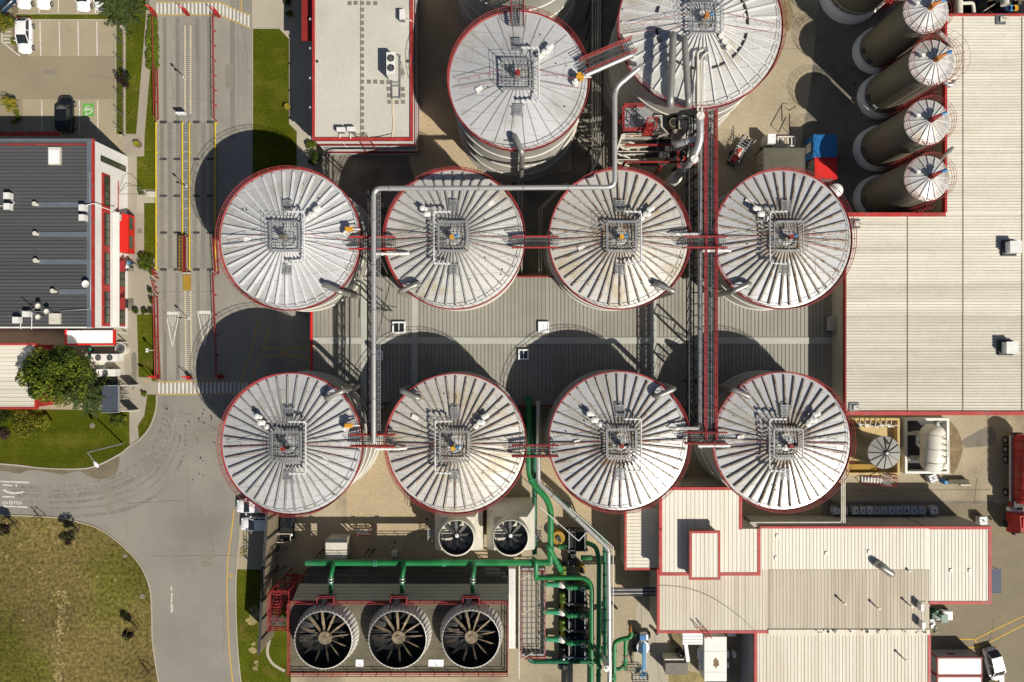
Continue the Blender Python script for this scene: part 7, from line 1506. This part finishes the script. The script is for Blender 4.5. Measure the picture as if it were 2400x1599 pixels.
# ---------------------------------------------------------------- weighbridge, rails, gates, lamps
for x0, x1, l in ((371, 428, 'left weighbridge platform between yellow rails'), (448, 506, 'right weighbridge platform half in the tank shadow')):
    t = thing('weighbridge', l, 'weighbridge', (*G((x0 + x1) / 2, 460).xy, 0), 'vehicle weighbridges'); a, b = G(x0, 287), G(x1, 632)
    for k in range(4):
        q = MB(); y1, y0 = a.y - (a.y - b.y) * k / 4, a.y - (a.y - b.y) * (k + 1) / 4; q.box(a.x, b.x, y0 + .04, y1 - .04, 0, .09); q.build('deck_panel', 'asphalt', t)
    for k in range(5):
        for u in (.22, .78):
            q = MB(); y = a.y - (a.y - b.y) * k / 4; x = a.x + (b.x - a.x) * u; q.box(x - .42, x + .42, y - .16, y + .16, .02, .11); q.build('joint_cover', 'dark_steel', t)
    q = MB()
    for u in (.16, .5, .84): x = a.x + (b.x - a.x) * u; q.box(x - .3, x + .3, b.y + .1, a.y - .1, .085, .094)
    q.build('wheel_track', 'asphalt_worn', t)
def low_rail(name, label, p0, p1, z, mat, r=.09, step=2.4, double=False, group=None, wide=0.):
    a, b = G(*p0), G(*p1); t = thing(name, label, 'guard rail', (*((a + b) / 2).xy, 0), group); d = (b - a).normalized(); n = Vector((-d.y, d.x, 0)); L = (b - a).length; k = max(2, int(L / step))
    for zz in ((z, z * .55) if double else (z,)): q = MB(); q.tube([a + Vector((0, 0, zz)), b + Vector((0, 0, zz))], r, 8); q.build('rail', mat, t)
    if wide: q = MB(); q.bar(a + Vector((0, 0, .1)) + n * .14, b + Vector((0, 0, .1)) + n * .14, .1, .2); q.build('kick_board', 'rust_red', t)
    base = None
    for i in range(k + 1):
        c = a + d * (L * i / k)
        if base is None: q = MB(); q.tube([c, c + Vector((0, 0, z))], r * .8, 6); q.cbox((c.x, c.y, 0), .22, .22, .04); base = q.build('post', mat, t); c0 = c
        else: link_copy(base, t, loc=(c.x - c0.x, c.y - c0.y, 0))
    return t
for x, l in ((368.5, 'yellow rail on the lawn side of the left weighbridge'), (430, 'yellow rail left of the central grated channel'), (446.5, 'yellow rail right of the central grated channel'), (507, 'yellow rail on the road side of the right weighbridge')):
    low_rail('yellow_rail', l, (x, 289), (x + .5, 631), .35, 'yellow', .085, 3.2, group='yellow weighbridge rails')
low_rail('red_rail', 'red guard rail growing out of the trimmed hedge at the upper gate', (365, 38), (369, 280), .95, 'red_rail', .05, 2.0, True, 'red road rails', 1)
low_rail('red_rail', 'red guard rail dividing the upper lanes on the right', (504, 38), (507, 283), .95, 'red_rail', .05, 1.85, True, 'red road rails')
low_rail('red_rail', 'red guard rail along the small lawn near the lower crossing', (367, 695), (372, 886), .95, 'red_rail', .055, 2.2, True, 'red road rails', 1)
low_rail('red_rail', 'short red rail by the round hedge at the weighbridge end', (364, 633), (371, 652), .95, 'red_rail', .06, .6, True, 'red road rails')
low_rail('red_rail', 'short red rail at the paved corner below the round hedge', (364, 660), (371, 688), .95, 'red_rail', .06, .8, True, 'red road rails')
low_rail('red_rail', 'red rail beside the weighbridge touching the tank edge, upper part', (505, 556), (511, 642), 1.1, 'red_rail', .055, 1.2, True, 'red road rails', 1)
low_rail('red_rail', 'red rail running down into the tank shadow by the arrow markings', (504, 645), (513, 880), .95, 'red_rail', .055, 2.2, True, 'red road rails')
t = thing('grated_channel', 'long steel grated channel between the two weighbridges', 'grating', (*G(438, 420).xy, 0)); a, b = G(431.5, 289), G(445, 556); q = MB(); q.box(a.x, b.x, b.y, a.y, .015, .03); q.build('channel_floor', 'dark_steel', t); q = MB()
y = b.y
while y < a.y: q.box(a.x, b.x, y, y + .05, .05, .1); y += .2
for u in (0, .33, .66, 1): x = a.x + (b.x - a.x) * u; q.box(x - .025, x + .025, b.y, a.y, .04, .101)
for k in range(12): y = b.y + (a.y - b.y) * k / 12; q.box(a.x, b.x, y - .05, y + .05, .041, .103)
q.build('grate', 'wall_grey', t)
t = thing('inspection_gantry', 'narrow red ladder gantry lying between the weighbridges', 'gantry', (*G(436, 597).xy, 0)); a, b = G(428, 557), G(445, 637); q = MB()
for x, m in ((a.x + .1, 0), (a.x + .5, 0)): q.bar((x, a.y, 1.1), (x, b.y, 1.1), .07, .07)
for k in range(11): y = b.y + (a.y - b.y) * k / 10; q.bar((a.x, y, 1.1), (a.x + .5, y, 1.1), .06, .06)
q.build('yellow_frame', 'ochre', t); q = MB()
for x in (a.x + .62, b.x): q.bar((x, a.y, 1.15), (x, b.y, 1.15), .1, .1)
for k in range(18): y = b.y + (a.y - b.y) * k / 17; q.bar((a.x + .62, y, 1.1), (b.x, y, 1.1), .08, .08)
for x in (a.x + .1, b.x):
    for y in (a.y, b.y): q.bar((x, y, 0), (x, y, 1.15), .1, .1, up=Vector((1, 0, 0)))
q.build('red_frame', 'rust_red', t); q = MB(); q.box(a.x + .05, b.x - .05, b.y, a.y, .9, .96); q.build('tray', 'dark_steel', t)
q = MB(); c = G(439, 663); q.cbox((c.x, c.y, .02), 1.0, 1.95, .12); tag(q.build('ramp_plate', 'ochre'), 'square ochre yellow ramp plate below the red gantry', 'plate')
p = G(440, 641); t = thing('barrier_block', 'pale concrete block between the red gantry and ochre plate', 'block', (p.x, p.y, 0)); q = MB(); q.cbox((p.x, p.y, 0), 1.1, .22, .35); q.build('block', 'concrete_pale', t)
for x, y, l, an in ((364, 33, 'red raised barrier arm at the left kerb of the upper crossing', 2.2), (441, 34, 'red raised barrier arm in the middle of the upper crossing', 2.35), (513, 38, 'red raised barrier arm at the right of the upper crossing', 2.3), (370, 884, 'red raised barrier arm at the lawn corner by the lower crossing', 2.5), (448, 885, 'red raised barrier arm above the lower crossing, in the sun', 2.5), (520, 883, 'red raised barrier arm in the shadow above the lower crossing', 2.5)):
    p = G(x, y); t = thing('barrier_gate', l, 'barrier', (p.x, p.y, 0), 'raised red barrier gates'); q = MB(); q.cbox((p.x, p.y, 0), .4, .5, .95, .5); q.build('drive_box', 'rust_red', t); q = MB(); d = Vector((math.cos(an) * .35, math.sin(an) * .3, 1)); q.bar(Vector((p.x, p.y, .9)), Vector((p.x, p.y, .9)) + d * 1.1, .12, .08); q.bar(Vector((p.x + .25, p.y + .12, .9)), Vector((p.x + .25, p.y + .12, .9)) + d * .9, .07, .06); q.build('barrier_arm', 'red_bright', t)
for x, y, l in ((432, 180, 'thin dark signal post between the upper lanes'), (437, 437, 'thin dark signal post beside the grated channel'), (442, 746, 'thin dark signal post between the two arrow markings')):
    p = G(x, y); t = thing('signal_post', l, 'post', (p.x, p.y, 0), 'signal posts on the lane divider'); q = MB(); q.tube([(p.x, p.y, 0), (p.x, p.y, 2.2)], .045, 6); q.build('pole', 'dark_steel', t); q = MB(); q.cbox((p.x, p.y, 2.1), .22, .16, .45); q.build('lamp_head', 'black', t); q = MB(); q.cyl((p.x, p.y, 0), .2, .06, 10); q.build('base', 'panel_white', t)
p = G(438, 276); t = thing('display_sign', 'white framed display board on posts above the weighbridges', 'sign', (p.x, p.y, 0)); q = MB(); q.box(p.x - .55, p.x + .55, p.y - .08, p.y + .12, 1.2, 1.9); q.build('panel', 'tote_white', t); q = MB(); q.box(p.x - .5, p.x + .5, p.y + .121, p.y + .14, 1.25, 1.85); q.build('screen', 'black', t); q = MB()
for s_ in (-.4, .4): q.tube([(p.x + s_, p.y, 0), (p.x + s_, p.y, 1.2)], .05, 6)
q.build('post', 'galv', t)
def lamp(base, top, head, label, h):
    b, tp, hd = G(*base), W(*top, h), W(*head, h - .1); t = thing('street_lamp', label, 'street lamp', (b.x, b.y, 0)); q = MB(); q.tube([(b.x, b.y, 0), (b.x, b.y, h)], [.1, .06], 10); q.build('pole', 'galv', t); q = MB(); e = Vector((b.x, b.y, h)); d = (hd - tp); q.tube([e, e + d], .045, 8); q.build('arm', 'galv', t); q = MB(); u = d.normalized(); c = e + d; q.tube([c - u * .1, c + u * .2, c + u * .55, c + u * .8], [.07, .2, .22, .05], 12); q.build('lamp_head', 'tote_white', t); return t
lamp((288, 1039), (206, 1062), (222, 1084), 'tall grey street lamp on the mown lawn with oval head over the kerb', 7.5)
p = G(365, 821); t = thing('lane_sign_post', 'white signpost on the small lawn by the red rail', 'sign', (p.x, p.y, 0)); q = MB(); q.tube([(p.x, p.y, 0), (p.x, p.y, 2.4)], .05, 8); q.build('pole', 'panel_white', t); q = MB(); q.cbox((p.x, p.y, 1.9), .06, .5, .5); q.build('sign_plate', 'tote_white', t)
p = G(357, 884); t = thing('road_sign', 'grey round backed road sign at the lawn end by the lower crossing', 'sign', (p.x, p.y, 0)); q = MB(); q.tube([(p.x, p.y, 0), (p.x, p.y, 2.5)], .04, 8); q.build('pole', 'galv', t); q = MB(); q.tube([(p.x, p.y + .06, 2.2), (p.x, p.y + .09, 2.2)], .35, 20); q.build('sign_plate', 'galv', t)
# car park fence
t = thing('wire_fence', 'thin wire mesh fence with steel posts along the car park lawn', 'fence', (*G(291, 190).xy, 0)); base = None
for i in range(7):
    c = G(291, 64 + 41 * i)
    if base is None: q = MB(); q.tube([c, c + Vector((0, 0, 2.0))], .045, 6); q.cyl((c.x, c.y, 2.0), .07, .06, 8); base = q.build('post', 'galv_dark', t); c0 = c
    else: link_copy(base, t, loc=(c.x - c0.x, c.y - c0.y, 0))
q = MB(); a, b = G(291, 64), G(291, 310)
for z in (.15, .6, 1.0, 1.4, 1.95): q.tube([a + Vector((0, 0, z)), b + Vector((0, 0, z))], .007, 4)
n = 20
for k in range(n): c = a + (b - a) * k / n; q.tube([c + Vector((0, 0, .15)), c + Vector((0, 0, 1.95))], .005, 3)
q.build('mesh_panel', 'galv_dark', t)
for y, l in ((70, 'small white fence lamp block at the upper end of the car park fence'), (323, 'small white fence lamp block at the lower end of the car park fence')): q = MB(); c = G(293, y); q.cbox((c.x, c.y, 0), .26, .3, 1.0); tag(q.build('gate_pillar', 'concrete_pale'), l, 'pillar')
# planters, benches
for x, y, l in ((326, 340, 'round stone ringed planter on the paved corner'), (676, 253, 'small tan planter tub on the lawn edge')):
    p = G(x, y); t = thing('planter', l, 'planter', (p.x, p.y, 0)); q = MB(); q.cyl((p.x, p.y, 0), .4, .45, 18, r2=.44); q.build('tub', 'deck_brown', t); q = MB(); random.seed(x)
    for k in range(160): a, r = random.uniform(0, 6.28), random.uniform(0, .4); c = Vector((p.x + r * math.cos(a), p.y + r * math.sin(a), .45 + random.uniform(0, .3))); q.cbox(c, .12, .08, .02, a)
    q.build('flowers', 'leaf_gold', t)
p = G(358, 457); t = thing('bench', 'pale slatted bench on the pebble bed by the yellow rail', 'bench', (p.x, p.y, 0)); q = MB()
for k in range(4): q.box(p.x - .6, p.x + .6, p.y - .35 + k * .18, p.y - .22 + k * .18, .42, .46)
q.build('seat', 'panel_bone', t); q = MB()
for s_ in (-.5, .5): q.box(p.x + s_ - .04, p.x + s_ + .04, p.y - .35, p.y + .3, 0, .42)
q.build('leg', 'galv_dark', t)
for k, (y, l) in enumerate(((622, 'dark square mat before the upper red entrance canopy'), (714, 'dark square mat before the lower red entrance canopy'), (542, 'small grey drain cover on the cobbled path'))): q = MB(); c = G(305 if y > 600 else 328, y); q.cbox((c.x, c.y, .02), .95 if y > 600 else .6, 1.6 if y > 600 else .6, .03); tag(q.build('door_mat' if y > 600 else 'drain_cover', 'concrete_dark'), l, 'mat' if y > 600 else 'drain cover')

# ---------------------------------------------------------------- trees and shrubs
def leaves(mb, rnd, c, r, n, size, nm, flat=.75, tip=None):
    for _ in range(n):
        while True:
            d = Vector((rnd.uniform(-1, 1), rnd.uniform(-1, 1), rnd.uniform(-1, 1)))
            if .05 < d.length < 1: break
        d = d.normalized() * (d.length ** .35); pos = Vector(c) + Vector((d.x * r, d.y * r, d.z * r * flat))
        nr = (d + Vector((rnd.gauss(0, .5), rnd.gauss(0, .5), rnd.gauss(.3, .4)))).normalized(); u = nr.orthogonal().normalized(); a = rnd.uniform(0, 6.28)
        u = (u * math.cos(a) + nr.cross(u) * math.sin(a)); v = nr.cross(u); s_ = size * rnd.uniform(.6, 1.35)
        mb.add([pos - u * s_ * .6, pos + v * s_ * .34, pos + u * s_ * .6, pos - v * s_ * .34], [(0, 1, 2, 3)], rnd.choice(nm))
def tree(px, py, rpx, h, label, mats, ncl, nl, size, cat='tree', name='deciduous_tree', base=None, group=None, squash=(1, 1), pick=(0, 0, 1), zc=None, rmin=.28, rmax=.45):
    rnd = random.Random(int(px * 3 + py)); zc = zc or h * .62; c = W(px, py, zc); r = rpx * S(zc); b = G(*base) if base else Vector((c.x, c.y, 0))
    t = thing(name, label, cat, (b.x, b.y, 0), group); q = MB()
    for k in range(ncl):
        a, u = rnd.uniform(0, 6.28), rnd.random() ** .55; z = rnd.uniform(-1, 1) * math.sqrt(max(0, 1 - u * u))
        cc = (c.x + r * u * .74 * math.cos(a) * squash[0], c.y + r * u * .74 * math.sin(a) * squash[1], zc + z * (h - zc) * .75); lm = rnd.choice(pick)
        leaves(q, rnd, cc, r * rnd.uniform(rmin, rmax), nl, size, (lm, lm, lm, rnd.choice(pick)))
    q.build('crown', mats, t); q = MB(); q.tube([(b.x, b.y, 0), ((b.x * 2 + c.x) / 3, (b.y * 2 + c.y) / 3, zc * .5), (c.x, c.y, zc)], [max(.05, r * .07), max(.04, r * .055), .03], 8)
    for k in range(7): a = rnd.uniform(0, 6.28); q.tube([(c.x, c.y, zc * .7), (c.x + r * .6 * math.cos(a), c.y + r * .6 * math.sin(a), zc + rnd.uniform(-.2, .5) * (h - zc))], [r * .03, .015], 5)
    q.build('trunk', 'trunk', t); return t
tree(128, 876, 84, 8, 'big leafy deciduous tree overhanging the annex roof', ['leaf', 'leaf_light', 'leaf_dark'], 75, 230, .3, pick=(0, 0, 1, 2), rmin=.13, rmax=.3, squash=(1.12, .95))
def conifer(px, py, rpx, h, label, mats, n, cat='tree'):
    rnd = random.Random(int(px + py)); b = G(px, py); r = rpx / K; t = thing('conifer_tree', label, cat, (b.x, b.y, 0)); q = MB()
    for lv in range(13):
        u = lv / 13; z = h * (.1 + .88 * u); rr = r * (1 - u) ** .8 + .1; k = max(5, int(15 * (1 - u)))
        for j in range(k):
            a = 6.283 * (j + rnd.random() * .7) / k; L = rr * rnd.uniform(.72, 1.1); steps = max(3, int(L / .22))
            for s_ in range(steps):
                f = (s_ + .6) / steps; w_ = .34 * (1 - .5 * f); 
                for _ in range(max(1, n // 10)):
                    pos = Vector((b.x + L * f * math.cos(a) + rnd.gauss(0, .12), b.y + L * f * math.sin(a) + rnd.gauss(0, .12), z - .25 * L * f + rnd.gauss(0, .08))); aa = a + rnd.gauss(0, .6); d = Vector((math.cos(aa), math.sin(aa), rnd.uniform(-.3, .3))); v = Vector((-math.sin(aa), math.cos(aa), rnd.uniform(-.3, .3)))
                    q.add([pos - d * .2, pos + v * .07, pos + d * .24, pos - v * .07], [(0, 1, 2, 3)], rnd.choice((0, 0, 0, 1)))
    q.build('crown', mats, t); q = MB(); q.tube([(b.x, b.y, 0), (b.x, b.y, h)], [r * .08, .03], 8); q.build('trunk', 'trunk', t); return t
conifer(234, 918, 66, 7.2, 'dark green conifer between the leafy tree and bicycle shelter', ['leaf_conifer', 'leaf'], 30)
conifer(298, 26, 58, 6.5, 'olive green conifer at the top edge over the parked cars', ['leaf_conifer', 'leaf'], 30)
tree(6, 47, 27, 3.2, 'small yellow green tree in the planting strip at the left edge', ['leaf_light', 'leaf_gold', 'leaf'], 26, 90, .17, pick=(0, 1, 2))
tree(20, 245, 20, 2.2, 'yellow leaved young tree at the left end of the lower bays', ['leaf_gold', 'leaf_light', 'leaf'], 18, 60, .15, pick=(0, 0, 1))
tree(291, 188, 17, 3.4, 'purple leaved young tree on the fenced lawn', ['leaf_purple', 'leaf_dark'], 16, 70, .16, name='purple_tree', base=(300, 192), group='young purple trees', pick=(0, 0, 0, 1))
for x, y, r, b, l in ((157, 1259, 19, (184, 1241), 'young purple tree at the field edge near the road bend'), (8, 1240, 16, (38, 1228), 'young purple tree at the left edge of the field'), (300, 1487, 14, (323, 1469), 'young purple tree low in the field beside the road')):
    tree(x, y, r, 3.0, l, ['leaf_purple', 'leaf_dark'], 18, 70, .16, name='purple_tree', base=b, group='young purple trees', pick=(0, 0, 0, 1), zc=2.3)
    c = G(*b); t = thing('tree_stake', 'wooden support frame of the ' + l, 'stake', (c.x, c.y, 0), 'tree support stakes'); q = MB()
    for dx, dy in ((-.3, .2), (.3, .2), (0, -.35)): q.tube([(c.x + dx, c.y + dy, 0), (c.x + dx * .8, c.y + dy * .8, 1.6)], .05, 6)
    q.build('stake', 'trunk', t); q = MB(); q.tube([(c.x - .25, c.y + .17, 1.5), (c.x + .25, c.y + .17, 1.5), (c.x, c.y - .3, 1.5), (c.x - .25, c.y + .17, 1.5)], .035, 5); q.build('cross_bar', 'trunk', t)
for x, y, l in ((100, 1212, 'bare wooden stake frame at the field edge without a tree'), (352, 1570, 'bare wooden stake frame at the bottom of the field')):
    c = G(x, y); t = thing('tree_stake', l, 'stake', (c.x, c.y, 0), 'tree support stakes'); q = MB()
    for dx, dy in ((-.5, .3), (.4, .3), (0, -.4)): q.tube([(c.x + dx, c.y + dy, 0), (c.x + dx * .8, c.y + dy * .8, 1.7)], .05, 6)
    q.build('stake', 'trunk', t); q = MB(); q.tube([(c.x - .4, c.y + .24, 1.6), (c.x + .32, c.y + .24, 1.6), (c.x, c.y - .32, 1.6)], .04, 5); q.build('cross_bar', 'trunk', t)
def shrub(px, py, rpx, h, label, mats, n, size=.14, group=None, squash=(1, 1)):
    rnd = random.Random(int(px * 5 + py)); c = G(px, py); r = rpx / K; t = thing('shrub', label, 'shrub', (c.x, c.y, 0), group); q = MB()
    for k in range(n):
        a, u = rnd.uniform(0, 6.28), rnd.random() ** .5; leaves(q, rnd, (c.x + r * .75 * u * math.cos(a) * squash[0], c.y + r * .75 * u * math.sin(a) * squash[1], h * .55 * rnd.uniform(.6, 1.2)), max(.16, r * .34), 60, size, (0, 0, 1), 1.0)
    q.build('foliage', mats, t); q = MB()
    for k in range(5): a = k * 1.257; q.tube([(c.x, c.y, 0), (c.x + r * .4 * math.cos(a), c.y + r * .4 * math.sin(a), h * .7)], .025, 5)
    q.build('stem', 'trunk', t); return t
sh = [(335, 455, 9, .9, 'round shrub in the pebble bed by the bench', 'leaf'), (333, 600, 7, .8, 'small shrub left of the round hedge', 'leaf'), (356, 681, 7, .9, 'shrub at the red rail, upper of two', 'leaf_dark'), (358, 705, 7, .9, 'shrub at the red rail, lower of two', 'leaf_dark'), (322, 728, 8, .9, 'leftmost of three dark shrubs above the small lawn', 'leaf_dark'), (341, 730, 8, .9, 'middle one of three dark shrubs above the small lawn', 'leaf_dark'), (355, 730, 8, .9, 'rightmost of three dark shrubs above the small lawn', 'leaf_dark'), (308, 88, 9, .9, 'lone shrub on the fenced lawn near the conifer', 'leaf'), (340, 923, 7, .9, 'small bright shrub at the grass island tip', 'leaf_light'), (360, 640, 6, .6, 'tiny shrub under the red rail corner', 'leaf'),
      (42, 266, 6, .5, 'upper ball shrub on the pale planter island', 'leaf'), (45, 280, 6, .5, 'middle ball shrub on the pale planter island', 'leaf'), (36, 288, 5, .5, 'lower ball shrub on the pale planter island', 'leaf_light'), (365, 888, 6, .5, 'small weedy shrub at the crossing corner', 'leaf_light')]
for x, y, r, h, l, m in sh: shrub(x, y, r, h, l, [m, 'leaf_light'], 10, .13)
shrub(346, 614, 22, 1.0, 'large clipped green shrub at the weighbridge end', ['leaf', 'leaf_light'], 46, .15)
for x, y, r, h, l, m in ((70, 990, 36, 1.6, 'wide golden brown shrub below the annex', ['leaf', 'leaf_gold']), (15, 975, 28, 1.4, 'dark shrub at the left edge below the annex', ['leaf_dark', 'leaf']), (12, 1015, 16, .9, 'grey brown low shrub at the left edge of the lawn', ['trunk', 'leaf_purple']), (108, 988, 20, 1.2, 'yellow green shrub below the big tree', ['leaf_light', 'leaf_gold']), (282, 985, 20, .7, 'flowering ground shrub at the lawn corner by the path', ['leaf', 'leaf_light']), (295, 980, 7, .6, 'small yellow shrub by the path edge', ['leaf_gold', 'leaf_light']), (737, 372, 17, 1.4, 'dark bush at the corner of the flat roofed building', ['leaf_dark', 'leaf']), (733, 343, 13, 1.1, 'bright bush at the corner of the flat roofed building', ['leaf', 'leaf_light']), (676, 8, 10, .8, 'small bush beside the red side canopy at the top', ['leaf_dark', 'leaf']), (680, 36, 9, .8, 'small green bush by the paved path near the top', ['leaf', 'leaf_light']), (37, 100, 7, .6, 'small plant in the planting strip left of the white car', ['leaf', 'leaf_gold'])):
    shrub(x, y, r, h, l, m, int(r * 1.3), .15)
t = thing('hedge', 'long bright green trimmed hedge left of the upper lane', 'hedge', (*G(361, 105).xy, 0)); rnd = random.Random(77); q = MB()
for k in range(260): y = rnd.uniform(44, 162); wd = 6 + 6.5 * min(1, (y - 40) / 60); leaves(q, rnd, tuple(G(362 + rnd.uniform(-wd, wd * .85), y).xy) + (.4,), .32, 60, .14, (1, 1, 0), .8)
q.build('foliage', ['leaf', 'leaf_light'], t); q = MB()
for k in range(12): c = G(361, 48 + 10 * k); q.tube([(c.x, c.y, 0), (c.x, c.y, .5)], .03, 5)
q.build('stem', 'trunk', t)
# ---------------------------------------------------------------- people by the entrance
def person(px, py, ang, label, top, legs, hair, stride=.18):
    p = G(px, py); t = thing('person', label, 'person', (p.x, p.y, 0))
    J = {'pel': (0, 0, .95), 'belly': (0, 0, 1.12), 'chest': (.01, 0, 1.32), 'neck': (.01, 0, 1.49), 'chin': (.03, 0, 1.56), 'head': (.02, 0, 1.66), 'crown': (.01, 0, 1.74)}
    Rr = {'pel': .15, 'belly': .135, 'chest': .155, 'neck': .055, 'chin': .07, 'head': .1, 'crown': .07}; E = [('pel', 'belly'), ('belly', 'chest'), ('chest', 'neck'), ('neck', 'chin'), ('chin', 'head'), ('head', 'crown')]
    for s_, k in ((1, 'l'), (-1, 'r')):
        f = stride * s_
        for nm, co, r in (('hip', (0, .09 * s_, .88), .1), ('knee', (f * .6 + .03, .095 * s_, .5), .065), ('ank', (f, .095 * s_, .09), .045), ('toe', (f + .18, .1 * s_, .035), .035), ('sho', (0, .19 * s_, 1.42), .065), ('elb', (-f * .5 - .02, .25 * s_, 1.13), .042), ('wri', (-f * .7 + .06, .25 * s_, .9), .03), ('palm', (-f * .7 + .08, .25 * s_, .83), .032)): J[nm + k] = co; Rr[nm + k] = r
        E += [('pel', 'hip' + k), ('hip' + k, 'knee' + k), ('knee' + k, 'ank' + k), ('ank' + k, 'toe' + k), ('chest', 'sho' + k), ('sho' + k, 'elb' + k), ('elb' + k, 'wri' + k), ('wri' + k, 'palm' + k)]
        w_ = J['palm' + k]
        for q in range(5):
            a = (w_[0] + (-.03 + .02 * q), w_[1] - (.02 * s_ if q == 4 else 0), w_[2] - (.03 if q < 4 else .0)); b = (a[0] + (.03 if q == 4 else .008), a[1] - .01 * s_, a[2] - (.05 + .006 * (q in (1, 2)) if q < 4 else .03)); J['fa%d' % q + k] = a; J['fb%d' % q + k] = b; Rr['fa%d' % q + k] = .009; Rr['fb%d' % q + k] = .008; E += [('palm' + k, 'fa%d' % q + k), ('fa%d' % q + k, 'fb%d' % q + k)]
    names = list(J); me = bpy.data.meshes.new('body'); me.from_pydata([J[n] for n in names], [(names.index(a), names.index(b)) for a, b in E], [])
    o = bpy.data.objects.new('body', me); COL.objects.link(o); sk = o.modifiers.new('skin', 'SKIN'); o.modifiers.new('sub', 'SUBSURF').levels = 1
    for i, n in enumerate(names): me.skin_vertices[0].data[i].radius = (Rr[n], Rr[n] * (.8 if n in ('pel', 'belly', 'chest') else 1))
    me.skin_vertices[0].data[0].use_root = True
    dg = bpy.context.evaluated_depsgraph_get(); m2 = bpy.data.meshes.new_from_object(o.evaluated_get(dg)); o.modifiers.clear(); o.data = m2; m2.materials.clear(); m2.materials.append(MATS['skin']); o.parent = t
    q = MB(); q.tube([(0, 0, .93), (0, 0, 1.1), (.01, 0, 1.3), (.01, 0, 1.43), (.01, 0, 1.49)], [.18, .17, .2, .17, .08], 14)
    for k in 'lr': q.tube([J['sho' + k], J['elb' + k], J['wri' + k]], [.085, .065, .05], 10)
    q.build('shirt', top, t, True); q = MB(); q.tube([(0, 0, .82), (0, 0, .98)], [.17, .175], 14)
    for k in 'lr': q.tube([J['hip' + k], J['knee' + k], J['ank' + k]], [.115, .085, .07], 10)
    q.build('trousers', legs, t, True); q = MB(); q.lathe((.0, 0, 1.66), [(.112, -.04), (.118, .03), (.09, .09), (.001, .115)], 14, a0=.9, a1=5.4); q.lathe((.005, 0, 1.7), [(.112, 0), (.085, .06), (.001, .085)], 14); q.build('hair', hair, t, True); q = MB()
    for k in 'lr': a = J['ank' + k]; q.tube([(a[0] - .06, a[1], .05), (a[0] + .1, a[1], .05), (a[0] + .2, a[1], .035)], [.055, .055, .04], 8)
    q.build('shoe', 'black', t, True)
    q = MB()
    for s_ in (-1, 1): q.cyl((.115, .035 * s_, 1.655), .012, .01, 6)
    q.tube([(.11, 0, 1.65), (.135, 0, 1.62)], .014, 5); q.build('face', 'skin_dark', t, True)
    t.rotation_euler.z = ang; return t
M('skin', (.45, .27, .18), .6, .05, 3); M('skin_dark', (.2, .1, .07), .6, .05, 3)
person(309, 627, 2.4, 'person in white top and dark trousers by the upper entrance', 'car_white', 'black', 'trunk'); person(312, 618, -.4, 'person in light blue top and dark trousers by the upper entrance', 'blue_light', 'blue_dark', 'trunk')
